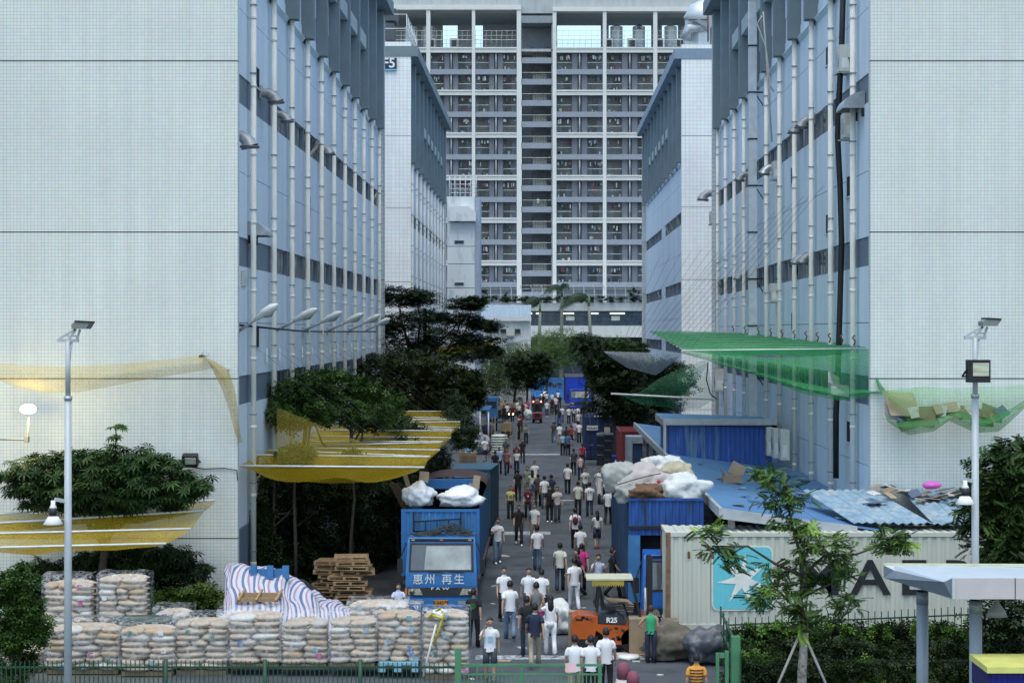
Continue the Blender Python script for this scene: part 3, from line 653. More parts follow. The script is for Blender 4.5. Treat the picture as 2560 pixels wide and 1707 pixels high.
# lit lamp on the left wall
t = thing('lit_floodlight', P(72,1022,58.6), 'glowing floodlight on a bent pipe at the left white wall', 'floodlight')
c = P(72,1022,58.6); MB().blob((c.x,c.y-.08,c.z), (.27,.06,.16), 0, 1, 1, 3).build('lamp_glass', glow('lit lamp', (1,.86,.55), 6), t); MB().box(c.x-.2,c.y-.019,c.z-.12,c.x+.2,c.y+.1,c.z+.12).build('housing', cream_m, t)
MB().tube([P(72,1042,58.7),P(70,1096,58.7),P(66,1099,58.7),P(-40,1097,58.7)], .03, 8).build('bent_pipe', mat('weathered pipe', (.30,.29,.25), .7), t); MB().box(*P(60,1106,58.6),*(P(74,1090,58.8))).build('junction_box', mat('weathered pipe', (0,0,0)), t)
ld = bpy.data.lights.new('lamp_light', 'POINT'); ld.energy = 75; ld.color = (1,.80,.42); ld.shadow_soft_size = .2; lo = bpy.data.objects.new('lamp_light', ld); COL.objects.link(lo); lo.location = (c.x, c.y-.35, c.z)

# ------------------------------------------------------------ nets
ny, ng, nw = net_mat('yellow netting', (.46,.33,.012), .76), net_mat('green netting', (.035,.32,.09), .8), net_mat('white netting', (.45,.50,.55), .6)
pole_m = mat('white net pole', (.66,.68,.66), .45)
def pole_net(name, label, poles, sag, nm, cat='safety net', skip=(), rad=.034, lift=-.03):
    """poles: list of (near/base point, tip point); a net sheet sags between neighbours"""
    t = thing(name, poles[0][0], label, cat)
    for a, b in poles: MB().tube([a, b], rad, 8).build('pole', pole_m, t)
    for i in range(len(poles)-1):
        if i in skip: continue
        (a0, b0), (a1, b1) = poles[i], poles[i+1]; d = (a1-a0).length
        def fn(u, v):
            p = (a0*(1-u)+b0*u)*(1-v)+(a1*(1-u)+b1*u)*v
            e = math.sin(math.pi*max(.0, min(1, u)))**.5; s_ = sag*e*4*v*(1-v)*(.8+.4*noise.noise(Vector((u*3, i*1.7, 0))))
            return p-Vector((0,0,s_-lift))+Vector((0,0,.04*noise.noise(p*1.3)))
        MB().grid(fn, 18, 8).build('net_sheet', nm, t)
    return t
Ys = [62.3,66.2,68.8,71.8,74.6,77.8,80.5,83.4,86.8,89.2,92,96.5,99.5,104,108.5,113.5]
pl = [(Vector((-10.5, y, 4.95+.12*math.sin(i))), Vector((-4.1-.1*(i % 3), y+.2, 4.88+.1*math.sin(i*2)))) for i, y in enumerate(Ys)]
pole_net('safety_net', 'long yellow safety net on white poles reaching from the left wall over the street', pl, .95, ny)
t = thing('net_hem', pl[0][0], 'yellow net edge drooping below the nearest pole of the left street net', 'safety net')
a0, b0 = pl[0]
MB().grid(lambda u, v: (a0*(1-u)+b0*u*.0+(a0*.0+b0)*u)+Vector((0,.5*v,-v*.62*math.sin(math.pi*min(1,u*1.0))**.7)), 24, 6).build('net_sheet', ny, t)
mb = MB()
for i in range(0, 15): a = pl[i][1]; mb.tube([a-Vector((.4,0,0)), Vector((-10.55, Ys[i]+4, 9.0))], .005, 4)
for i in range(0, 14): p = Vector((-10.55, 62+i*3.4, 8.7)); mb.box(p.x, p.y-.06, p.z-.25, p.x+.06, p.y+.06, p.z+.25, 1)
mb.build('guy_wire_bundle', [mat('thin wire', (.07,.08,.085)), white_p], None); tag(bpy.data.objects['guy_wire_bundle'], 'thin guy wires rising from the yellow street net to the left wall', 'guy wires', kind='stuff')
# triangular yellow curtain behind the lower trees
t = tag(MB().grid(lambda u, v: P(692+(1050-692)*u, 1018+(1165-1018)*u, 66)*(1-v)+P(692+(1040-692)*u, 1160, 64)*v, 14, 8).build('net_curtain', net_mat('thin yellow netting', (.42,.32,.03), .42)), 'thin triangular yellow net curtain in front of the lower left trees', 'safety net')
# nets off the near left facade
pl = []
for (x0, y0, x1, y1, Y) in ((-70,1293,580,1252,57.5),(-70,1406-70,547,1320-48+5,56.5),(-70,1475-108,508,1446-122,55.4),(-70,1392+8,442,1358+8,54.2)):
    pass
for (y0, x1, y1, Y) in ((1290,539,1250,58.6),(1330-18,510,1276,57.7),(1362-27,478,1321,56.7),(1370,415,1358,55.8)):
    pl.append((P(-90, y0, Y), P(x1, y1, Y)))
pole_net('safety_net', 'yellow safety net on four white poles in front of the left white wall', pl, .5, net_mat('solid yellow netting', (.50,.35,.01), .95))
def strip(name, top, bot, Y, m, label, nu=40, nv=6, wav=.15):
    top, bot = np.array(top, float), np.array(bot, float)
    def ip(a, u):
        n = len(a)-1; i = min(int(u*n), n-1); f = u*n-i; return a[i]*(1-f)+a[i+1]*f
    def fn(u, v):
        p, q_ = ip(top, u), ip(bot, u); x, y = p*(1-v)+q_*v
        YY = Y[0]+(Y[1]-Y[0])*u; YY = YY-.5*math.sin(math.pi*v)+wav*noise.noise(Vector((u*9, v*3, 1)))
        return P(x, y, YY)
    return tag(MB().grid(fn, nu, nv).build(name, m), label, 'safety net')
ny2 = net_mat('faded yellow netting', (.52,.40,.05), .5)
strip('wall_net', [(-40,905),(60,912),(150,916),(300,910),(400,900),(506,890)], [(-40,935),(40,968),(110,982),(200,980),(330,955),(540,920)], (59.0,59.2), ny2, 'faded yellow net sagging flat across the upper left white wall')
strip('wall_net', [(506,890),(540,905),(572,925),(590,985),(597,1060),(606,1106)], [(512,893),(532,925),(556,975),(574,1030),(588,1085),(600,1108)], (59.0,60.2), ny, 'twisted yellow net end falling down the corner of the left block', wav=.05)
t = thing('net_anchor', P(505,892,59.5), 'small dark anchor bracket with wire loop holding the faded yellow net', 'bracket')
MB().lathe(P(500,891,59.3), [(.05,0),(.05,.65)], 10, ax='y').build('stub_pole', black_p, t)
MB().tube([P(503,888,59.3),P(508,878,59.3),P(520,880,59.3),P(522,888,59.3),P(508,892,59.3)], .012, 5).build('wire_loop', steel, t)
MB().box(*P(566,929,59.4),*P(574,922,59.9)).build('anchor_plate', steel, t)
# green nets on the right
Yg = [63,65.6,68.4,71.4,74.5,78,82,86,91,97,103]
pl = [(Vector((11.35, y, 9.0+.012*(y-63))), Vector((4.9+.03*(y-63), y-.2, 8.93+.016*(y-63)))) for y in Yg]
pole_net('safety_net', 'long green safety net on white poles reaching out from the right wall', pl, .45, ng, rad=.024, lift=.06)
t = thing('net_tip_hooks', pl[0][0], 'small rusty hooks above the green net along the right wall', 'hooks')
for i, y in enumerate(Yg): p = Vector((10.9, y, 9.1+.012*(y-63))); MB().tube([p, p+Vector((.05,0,.15)), p+Vector((-.05,0,.28)), p+Vector((.04,0,.36))], .03, 5).build('hook', rust, t)
gw = MB()
for i in range(9): gw.tube([Vector((5.2, Yg[i], 9.0)), Vector((11.4, Yg[i]+10, 15.5))], .007, 4)
for i in range(8): gw.tube([P(1560+i*12, 850-i*2, 98), P(1650+i*26, 640-i*4, 116)], .009, 4)
tag(gw.build('guy_wire_bundle', mat('thin wire', (0,0,0))), 'thin guy wires rising from the green net to the right wall', 'guy wires', kind='stuff')
strip('net_curtain', [(1707,876),(1800,884),(1900,893),(2000,893),(2100,886),(2170,872)], [(1707,880),(1800,908),(1900,934),(2010,965),(2090,994),(2190,984)], (63,62.6), net_mat('pale green netting', (.05,.40,.12), .62), 'triangular green net curtain hanging under the nearest right pole', wav=.1)
strip('net_pocket', [(1700,878),(1800,905),(1900,932),(2000,955),(2075,970),(2190,975)], [(1703,882),(1800,911),(1900,940),(2010,985),(2100,1001),(2210,985)], (62.9,60.3), ng, 'bright green net hem with caught rubbish below the pole', wav=.05)
strip('net_curtain', [(2170,868),(2176,900),(2185,930),(2200,955),(2210,975)], [(2172,985),(2190,990),(2205,990),(2215,985),(2222,978)], (61,59.6), net_mat('dense green netting', (.04,.36,.08), .95), 'green net falling over the corner of the right block')
strip('net_trough', [(2205,976),(2250,972),(2310,966),(2380,972),(2460,966),(2640,960)], [(2230,1010),(2270,1052),(2340,1045),(2400,1020),(2470,1055),(2640,985)], (59.2,59.2), net_mat('light green netting', (.10,.42,.10), .48), 'pale green net trough across the right white wall holding rubbish', nv=8)
strip('net_trough_belly', [(2205,985),(2212,1030),(2235,1055),(2330,1050),(2400,1025),(2460,1050),(2530,1020),(2600,975)], [(2205,988),(2216,1052),(2270,1088),(2335,1078),(2372,1052),(2440,1082),(2500,1078),(2600,985)], (58.7,58.7), net_mat('dark green netting', (.035,.26,.06), .85), 'dark sagging belly of the net trough on the right white wall')
strip('net_curtain', [(1509,878),(1560,879),(1620,881),(1703,886)], [(1520,888),(1565,918),(1640,938),(1700,892)], (104,103), nw, 'white net hanging in a bag under the farthest right poles')
strip('net_curtain', [(1598,985),(1640,950),(1690,925),(1760,900),(1770,905)], [(1545,987),(1600,1010),(1690,1022),(1750,1020),(1786,998)], (112,112), net_mat('dull green netting', (.05,.25,.12), .42), 'dull green net hung low between trees and the far right end wall')
strip('net_curtain', [(1690,935),(1730,925),(1750,915),(1766,905)], [(1700,998),(1730,960),(1750,940),(1768,912)], (111,111), net_mat('dull green netting b', (.05,.25,.12), .35), 'narrow green net wedge beside the far right end wall')
tag(MB().tube([P(1527,984,111.5),P(1788,998,111.5)], .06, 8).build('net_pole', pole_m), 'single white pole carrying the low dull green net', 'pole')
tag(MB().tube([P(1770,905,111),P(1766,950,111),P(1776,985,111),P(1792,998,111)], .04, 5).build('loose_rope', black_p), 'dark rope hanging beside the low green net', 'rope')
# yellow and grey nets further left
pl = [(P(1085, 868+i*2.5, 150+i*4), P(1225+i*7, 853-i*3, 150+i*4)) for i in range(6)]
pole_net('safety_net', 'distant yellow and grey safety net at the farther left block', pl[:5], .9, ny)
strip('net_curtain', [(1150,880),(1200,868),(1270,850),(1330,845)], [(1160,886),(1215,880),(1285,862),(1331,850)], (172,180), nw, 'grey net wing beyond the distant yellow net')
# caught rubbish
card = [mat('cardboard %d' % i, c, .85, na=.1) for i, c in enumerate([(.27,.20,.13),(.34,.27,.19),(.19,.14,.09),(.52,.51,.48),(.10,.13,.20),(.5,.5,.48)])]
sheet = MB().box(-.5,-.5,-.012,.5,.5,.012).mesh('cardboard_sheet', card[0])
def sheet_at(p, w, l, rot, m, label, grp):
    o = bpy.data.objects.new('cardboard_sheet' if m not in (card[3], card[5]) else 'paper_sheet', sheet); COL.objects.link(o); o.location = p; o.rotation_euler = rot; o.scale = (w, l, 1)
    o.material_slots[0].link = 'OBJECT'; o.material_slots[0].material = m; return tag(o, label, 'rubbish', grp)
rnd = random.Random(11)
for (x, y, w, l, rz, m, lab) in ((2255,1010,1.5,1.1,.5,1,'large tan cardboard sheet upright in the left end of the net trough'),(2330,1030,1.0,.5,.1,0,'long brown cardboard in the middle of the net trough'),(2300,1058,1.2,.8,-.4,2,'dark brown cardboard low in the left belly of the net trough'),
        (2245,1045,.9,.9,1.0,4,'blue black plastic sheet in the left net belly'),(2232,1030,.8,.7,.2,3,'crumpled white sheet at the left rim of the net trough'),(2365,1020,1.0,.5,.2,1,'flat tan cardboard right of centre in the net trough'),
        (2440,1050,1.2,.7,.1,2,'dark cardboard in the right belly of the net trough'),(2420,1030,.8,.5,-.3,3,'white packaging in the right belly of the net trough'),(2475,1045,.9,.6,.6,0,'brown cardboard at the right rim of the net trough'),(2350,1040,.6,.5,-.8,5,'grey board between the two net bellies'),(2505,1030,.7,.5,.8,4,'dark plastic strip near the right end of the net trough'),(2275,1072,1.0,.5,.3,2,'dark board at the very bottom of the left net belly'),(2320,1062,.8,.5,-.2,0,'brown carton flap in the bottom right of the left belly'),(2228,1012,.5,.5,.9,5,'grey sheet at the far left of the net trough'),(2385,1045,.8,.4,-.3,0,'brown strip between the two bellies, lower one'),(2455,1068,.9,.4,.1,2,'dark board at the bottom of the right net belly'),(2490,1058,.5,.4,.4,1,'tan flap at the bottom right of the right belly'),(2290,1030,.6,.5,.3,3,'white card behind the large tan cardboard'),(2085,950,.9,.5,.9,3,'white sheet caught in the bright green net hem'),(2100,975,.9,.5,.5,5,'pale grey packaging in the bottom of the green net hem')):
    Yr = 59.3 if x > 2200 else 62.4
    sheet_at(P(x, y-(14 if x > 2200 and y > 1035 else 0), Yr), w*.85, l*.8, (R(62+rnd.uniform(-18,18)), rnd.uniform(-.3,.3), rz), card[m], lab, 'rubbish caught in the green nets')

# ------------------------------------------------------------ blue roofed shed on the right
S = thing('blue_shed', (5.5, 55, 0), 'open blue roofed shed running along the right factory wall', 'shed')
rb = mat('blue sheet roof', (.09,.21,.42), .5, na=.12, ns=1.2, stain=(.15,.22,.30), st=(.55,.72), pscale=1.2, stretch=(1,.3,1))
fas = mat('silver fascia', (.42,.45,.47), .5, .3)
def zr(x): return 4.17-(x-5.5)*.128
def roof_strip(x0, x1, y0, y1): MB().add([(x0,y0,zr(x0)),(x1,y0,zr(x1)),(x1,y1,zr(x1)),(x0,y1,zr(x0)),(x0,y0,zr(x0)-.05),(x1,y0,zr(x1)-.05),(x1,y1,zr(x1)-.05),(x0,y1,zr(x0)-.05)], [(0,1,2,3),(7,6,5,4),(0,4,5,1),(1,5,6,2),(2,6,7,3),(3,7,4,0)]).build('roof_panel', rb, S)
for k in range(26):
    y0 = 55+k*1.98
    roof_strip(5.5, 8.46, y0, y0+1.965); roof_strip(8.48, 11.35, y0, y0+1.965)
MB().box(5.38, 54.9, 3.92, 5.495, 106.5, 4.22).build('fascia', fas, S)
mb = MB(); mb.add([(5.38,54.85,3.90),(9.6,54.85,3.37),(9.6,54.85,3.66),(5.38,54.85,4.22),(5.38,54.97,3.90),(9.6,54.97,3.37),(9.6,54.97,3.66),(5.38,54.97,4.22)], [(0,1,2,3),(4,7,6,5),(3,2,6,7),(0,4,5,1)]); mb.build('fascia', fas, S)
blu = mat('blue corrugated cladding', (.03,.10,.38), .5, na=.25, ns=2, stretch=(3,1,.3), stain=(.12,.22,.36), st=(.52,.6), pscale=.5)
mb = MB(); n = 44
for k in range(n):
    x0 = 5.62+(10.2-5.62)*k/n; x1 = 5.62+(10.2-5.62)*(k+1)/n; y = 80-(.05 if k % 2 else 0); mb.box(x0, y, zr(x0)-.05, x1, y+.1, 5.5)
mb.build('cladding', blu, S)
MB().add([(5.4,79.8,5.72),(10.4,79.8,5.55),(10.4,85.5,5.55),(5.4,85.5,5.72),(5.4,79.8,5.48),(10.4,79.8,5.31),(10.4,85.5,5.31),(5.4,85.5,5.48)], [(0,1,2,3),(7,6,5,4),(1,5,6,2),(2,6,7,3),(3,7,4,0)]).build('upper_roof', rb, S)
mb = MB(); mb.box(5.36,79.7,5.45,10.4,79.79,5.72); mb.box(5.36,79.7,3.9,5.48,79.79,5.44); mb.box(5.36,79.81,5.4,5.45,85.5,5.7); mb.build('upper_fascia', fas, S)
MB().box(5.6,80.2,3.9,5.7,85.4,5.4).build('cladding', blu, S)
for y in (55.6,61,67,73,79,85,91,97,103): MB().box(5.75,y,0,5.95,y+.2,3.95).build('post', mat('rusty white post', (.5,.47,.42), .7, stain=(.2,.09,.05), st=(.5,.6), pscale=2), S)
for x in (8.8,10.6): MB().box(x,55.3,0,x+.15,55.45,zr(x)-.2).build('post', black_p, S)
# lean-to with torn roof in front of the right white wall
S2 = thing('lean_to', (10, 55, 0), 'lean-to with torn pale blue roof sheets below the right white wall', 'lean-to')
tb = mat('worn light blue roof sheet', (.22,.33,.42), .6, na=.2, ns=2.5, stain=(.38,.42,.44), st=(.5,.62), pscale=2)
rnd = random.Random(5)
for k in range(14):
    x0 = 9.55+k*.8; j = rnd.uniform(-.12,.18); n = 6
    mb = MB()
    for i in range(n):
        a, b = x0+.79*i/n, x0+.79*(i+1)/n; h = .05 if i % 2 else 0; h2 = .05-h
        y0 = 55.0+j+rnd.uniform(-.12,.06); L_ = lambda x, y, hh: (x-(.9*(y-55)/5 if k < 3 else 0), y, 3.72+.12*(y-55)+hh)
        vs = [L_(a,y0,h), L_(b,y0,h2), L_(b,59.9,h2), L_(a,59.9,h)]
        mb.add(vs+[(v[0],v[1],v[2]-.02) for v in vs], [(0,1,2,3),(7,6,5,4),(0,4,5,1)])
    mb.build('roof_sheet', tb, S2)
for x in (9.9,12.5,15,18): MB().box(x,55.3,0,x+.12,55.42,3.6).build('post', black_p, S2)
MB().box(9.6,55.5,3.45,20,55.6,3.6).build('beam', black_p, S2)
MB().box(9.2,57.5,0,21,57.6,3.5).build('back_shade_sheet', dark_in, S2)  # near-black sheet stands in for the shade under the lean-to roof
MB().box(5.9,60.5,0,9.1,60.6,3.3).build('inner_shade_sheet', dark_in, S)  # near-black sheet paints the unlit depth of the shed
# debris on roofs
pos = ['against the white wall','at the roof edge','among the heap','beside the blue sheets']
cols_ = ['brown','tan','dark brown','white','dark blue','grey']
for i in range(95):
    big = rnd.random() < .3; u = rnd.random()**.8
    x = 10.6+u*9.5; y = rnd.uniform(57.3,59.6); m = rnd.choice([0,0,1,1,2,3,3,5,4])
    z = 3.72+.12*(y-55)+.08+rnd.random()**2*(.55 if x > 14 else .12)+.004*i*.3
    w, l = rnd.uniform(.25,.9), rnd.uniform(.2,.55)
    sheet_at((x, y, z), w, l, (rnd.uniform(-.35,.35), rnd.uniform(-.3,.3), rnd.uniform(0,3)), card[m], '%s %s scrap in the lean-to roof rubbish, %s, %s' % ('large' if w > .6 else 'small', cols_[m], ['left end','left of centre','centre','right of centre','right end'][min(4, int(u*5))], 'at the roof edge' if y < 58 else 'mid roof' if y < 58.8 else 'against the white wall'), 'scraps heaped on the lean-to roof')
for i in range(34):
    y = rnd.uniform(55.5,76); x = rnd.uniform(6,11); 
    if i > 18: x = rnd.uniform(10.2,11.2); y = rnd.uniform(56,76)
    m = rnd.choice([0,1,2,3,5,4]); w_ = rnd.uniform(.15,.6); sheet_at((x,y,zr(x)+.04), w_, rnd.uniform(.15,.4), (0,R(7),rnd.uniform(0,3)), card[m], '%s %s scrap on the blue shed roof, %s, %s' % ('large' if w_ > .4 else 'small', cols_[m], 'by the wall pipes' if x > 10 else 'by the street edge' if x < 8 else 'mid slope', 'near end' if y < 61 else 'middle' if y < 68 else 'far end'), 'scraps on the blue shed roof')
for (px, py, z, w, c, lab) in ((1830,1222,3.75,.7,0,'open brown carton with raised flaps on the blue shed roof'),(2385,1205,4.3,.7,0,'tilted brown carton leaning on the rubbish heap'),(2430,1212,4.4,.8,1,'open tan carton at the right end of the rubbish heap')):
    p = PZ(px, py, z); t = thing('carton', p, lab, 'carton'); 
    z1 = zr(p.x) if px < 2000 else p.z-.1
    MB().box(p.x-w/2,p.y-.3,z1+.02,p.x+w/2,p.y+.3,z1+.32).build('box_body', card[c], t)
    MB().cbox((p.x+w*.3,p.y+.1,z1+.5),(w*.8,.02,.45),0,Matrix.Rotation(.5,3,'Y')).build('flap', card[1], t); MB().cbox((p.x-w*.5,p.y-.1,z1+.42),(.02,.5,.35),0,Matrix.Rotation(-.6,3,'Y')).build('flap', card[c], t)
p = P(2330,1212,58.6); tag(MB().blob(p, (.32,.25,.13), .3, 2, 4).build('pink_bag', mat('pink plastic', (.62,.12,.50), .4)), 'bright pink plastic bag on the rubbish heap', 'bag')
tag(MB().box(*PZ(1850,1112+35,3.9), *(PZ(1850,1112+35,3.9)+Vector((.9,.4,.06)))).build('dark_plank', mat('dark blue plank', (.02,.05,.14))), 'dark blue plank lying at the back of the shed roof', 'plank')
# ------------------------------------------------------------ containers and trucks
def corr(mb, x0, x1, z0, z1, y, pitch=.28, dep=.04, mi=0, ax='x', out=-1):
    """corrugated sheet facing -y (ax x) or facing x (ax y)"""
    n = max(2, int(round(abs(x1-x0)/pitch))); st = (x1-x0)/n; pr = []
    for k in range(n):
        a = x0+k*st; pr += [(a, 0), (a+st*.32, 0), (a+st*.5, dep), (a+st*.82, dep)]
    pr.append((x1, 0))
    f = (lambda a, d, z: (a, y+d, z)) if ax == 'x' else (lambda a, d, z: (y-out*d if out else y+d, a, z))
    vs = [f(a, d, z0) for a, d in pr]+[f(a, d, z1) for a, d in pr]; m = len(pr)
    mb.add(vs, [(i, i+1, i+m+1, i+m) for i in range(m-1)], mi); return mb
def container(name, x0, x1, y0, y1, z0, z1, paint, label, cat='shipping container', doors=False, sidey=True, frame=None, kind_thing=True):
    t = thing(name, ((x0+x1)/2, y0, z0), label, cat); fr = frame or paint
    if not doors: corr(MB(), x0+.12, x1-.12, z0+.16, z1-.12, y0+.03).build('side_panel', paint, t)
    sp = MB(); corr(sp, y0+.12, y1-.12, z0+.16, z1-.12, x0+.03, ax='y', out=-1); sp.build('side_panel', paint, t)
    sp = MB(); corr(sp, y0+.12, y1-.12, z0+.16, z1-.12, x1-.03, ax='y', out=1); sp.build('side_panel', paint, t)
    mb = MB(); mb.box(x0+.12,y1-.08,z0+.16,x1-.12,y1-.03,z1-.12); mb.build('end_panel', paint, t)
    for x in (x0, x1-.14):
        for y in (y0, y1-.14): MB().box(x,y,z0,x+.14,y+.14,z1-.001).build('corner_post', fr, t)
    for (a, b) in (((x0+.141,y0+.005,z1-.12),(x1-.141,y0+.10,z1-.004)),((x0+.141,y0+.005,z0),(x1-.141,y0+.12,z0+.16)),((x0+.005,y0+.141,z1-.12),(x0+.10,y1-.141,z1-.004)),((x1-.10,y0+.141,z1-.12),(x1-.005,y1-.141,z1-.004)),((x0+.005,y0+.141,z0),(x0+.12,y1-.141,z0+.16)),((x1-.12,y0+.141,z0),(x1-.005,y1-.141,z0+.16))):
        MB().box(*a, *b).build('rail', fr, t)
    n = int((x1-x0)/.26) if (x1-x0) > (y1-y0) else 0; mb = MB()
    if n:
        st = (x1-x0-.2)/n
        for k in range(n):
            a = x0+.1+k*st; mb.box(a, y0+.09, z1-.06, a+st*.5, y1-.09, z1-.015); mb.box(a+st*.5, y0+.09, z1-.06, a+st, y1-.09, z1-.04)
    else:
        n = int((y1-y0)/.26); st = (y1-y0-.2)/n
        for k in range(n):
            a = y0+.1+k*st; mb.box(x0+.09, a, z1-.06, x1-.09, a+st*.5, z1-.015); mb.box(x0+.09, a+st*.5, z1-.06, x1-.09, a+st, z1-.04)
    mb.build('roof_sheet', paint, t)
    if doors:
        xm = (x0+x1)/2
        for (a, b) in ((x0+.15, xm-.01), (xm+.01, x1-.15)):
            d = MB().box(a, y0+.02, z0+.17, b, y0+.06, z1-.13).build('door', paint, t); h = (z1-z0-.3)/5
            mb = MB()
            for k in range(5): mb.box(a+.08, y0-.003, z0+.2+k*h, b-.08, y0+.019, z0+.12+(k+1)*h)
            mb.build('door_rib', paint, d)
            for fx in (.25, .75): x = a+(b-a)*fx; MB().tube([(x,y0-.03,z0+.05),(x,y0-.03,z1-.05)], .022, 6).build('lock_bar', fr, d); MB().box(x-.02,y0-.06,z0+1.0,x+.22,y0-.035,z0+1.04).build('lock_handle', steel, d)
    return t
mk = mat('pale grey container paint', (.50,.52,.45), .6, na=.06, ns=1, stretch=(2,1,.3), stain=(.34,.24,.16), st=(.66,.74), pscale=2.2)
rusty = mat('rusty container post', (.26,.18,.12), .8, rgb2=(.12,.045,.025), ns=2.5)
M_ = container('shipping_container', 3.72, 15.91, 54.2, 56.64, .62, 3.54, mk, 'long pale grey container with light blue star panel behind the young tree', frame=mk)
for o in list(_children(M_)):
    if o.name.startswith('corner_post'): o.data.materials.clear(); o.data.materials.append(rusty)
MB().box(3.75,54.3,0,15.8,56.5,.6).build('shade_gap_block', dark_in, M_)  # near-black block fills the gap below the container in place of shade
# star panel and letters painted on
p0, p1 = P(1783,1522,54.2), P(1929,1367,54.2)
def rrect(x0, z0, x1, z1, r, n=5):
    pts = []
    for (cx, cz, a0) in ((x1-r,z0+r,-90),(x1-r,z1-r,0),(x0+r,z1-r,90),(x0+r,z0+r,180)):
        for i in range(n+1): a = R(a0+90*i/n); pts.append((cx+r*math.cos(a), cz+r*math.sin(a)))
    return pts
e = MB().prism(rrect(p0.x-.05,p0.z-.05,p1.x+.05,p1.z+.05,.22), 54.205, 54.215, 'xz').build('logo_border', mat('cream border', (.62,.64,.55), .6), M_)
MB().prism(rrect(p0.x,p0.z,p1.x,p1.z,.18), 54.197, 54.203, 'xz').build('logo_panel', mat('light blue panel', (.13,.52,.60), .6, na=.06, stretch=(4,1,1)), M_)
c = P(1857,1448,54.19); st_ = []
for k in range(14):
    a = R(90+360*k/14-6); r = .92 if k % 2 == 0 else .29; st_.append((c.x+r*math.cos(a)*.86, c.z+r*math.sin(a)*.86))
mb = MB(); mb.add([(c.x,54.185,c.z)]+[(x,54.185,z) for x,z in st_], [(0,i+1,(i+1)%14+1) for i in range(14)]); mb.build('logo_star', mat('white star', (.70,.72,.68), .6), M_)
ink = mat('black lettering', (.015,.018,.022), .6)
for ch, px in (('M',2048),('A',2176),('E',2283),('R',2400),('S',2500),('K',2600)):
    me = text_mesh(ch, 1.50, ink, .002, .018); p = P(px, 1448, 54.19); place(me, 'letter', M_, p, (R(90),0,0), (1.18,1,1))
for px in (1722,1752,1782): 
    p = P(px, 1382, 54.2); MB().box(p.x-.04,54.19,p.z-.16,p.x+.04,54.204,p.z+.05).build('rust_streak', rust, M_)
# far containers
navy = mat('navy container paint', (.018,.035,.11), .55, na=.12)
t = container('shipping_container', 3.13, 5.66, 134, 140.4, .12, 3.2, navy, 'dark navy container with white door labels, standing on the right side of the street', doors=True)
p = P(1481,1069.5,133.9); MB().box(p.x-.42,133.94,p.z-.17,p.x+.42,133.965,p.z+.17).build('label_plate', white_p, t)
place(text_mesh('Value+', .30, mat('navy ink', (.02,.03,.10)), .004, .008), 'lettering', t, P(1481,1069.5,133.8), (R(90),0,0))
p = P(1518,1074,133.9); MB().box(p.x-.22,133.94,p.z-.2,p.x+.22,133.965,p.z+.2).build('label_plate', mat('cream plate', (.62,.58,.45)), t)
MB().box(3.9,134.5,3.21,4.6,135.3,3.24).build('roof_scrap', white_p, t)
container('shipping_container', 5.05, 7.5, 117.4, 123.5, .05, 3.1, mat('maroon container paint', (.16,.025,.03), .6, na=.15), 'maroon container beside the shed on the right side of the street')
lb = mat('light blue container paint', (.10,.32,.72), .55, na=.08, stretch=(2,1,.4))
t = container('shipping_container', P(1314,0,257).x, P(1316,0,257).x+6.4, 257, 259.5, .05, 2.85, lb, 'light blue container with brown lettering closing the far end of the street')
place(text_mesh('Fu', 1.0, rust, .01, .03), 'lettering', t, P(1382,963,256.9), (R(90),0,0)); place(text_mesh('珠', .8, rust, .01, .03), 'lettering', t, P(1399,964,256.9), (R(90),0,0))
# hut with grey frame
t = thing('storage_hut', (5.9,110,0), 'small hut with grey frame and dark blue door under the shed roof edge', 'hut')
g = mat('hut grey', (.26,.31,.36), .7); MB().box(5.2,110,0,5.5,110.3,3.15).build('frame_post', g, t); MB().box(5.51,110,2.75,7.3,110.3,3.15).build('frame_head', g, t); MB().box(5.52,110.1,0,7.2,110.2,2.74).build('door', mat('dark blue door', (.02,.05,.12)), t); MB().box(5.2,110.31,0,7.3,113,3.1).build('wall', g, t)

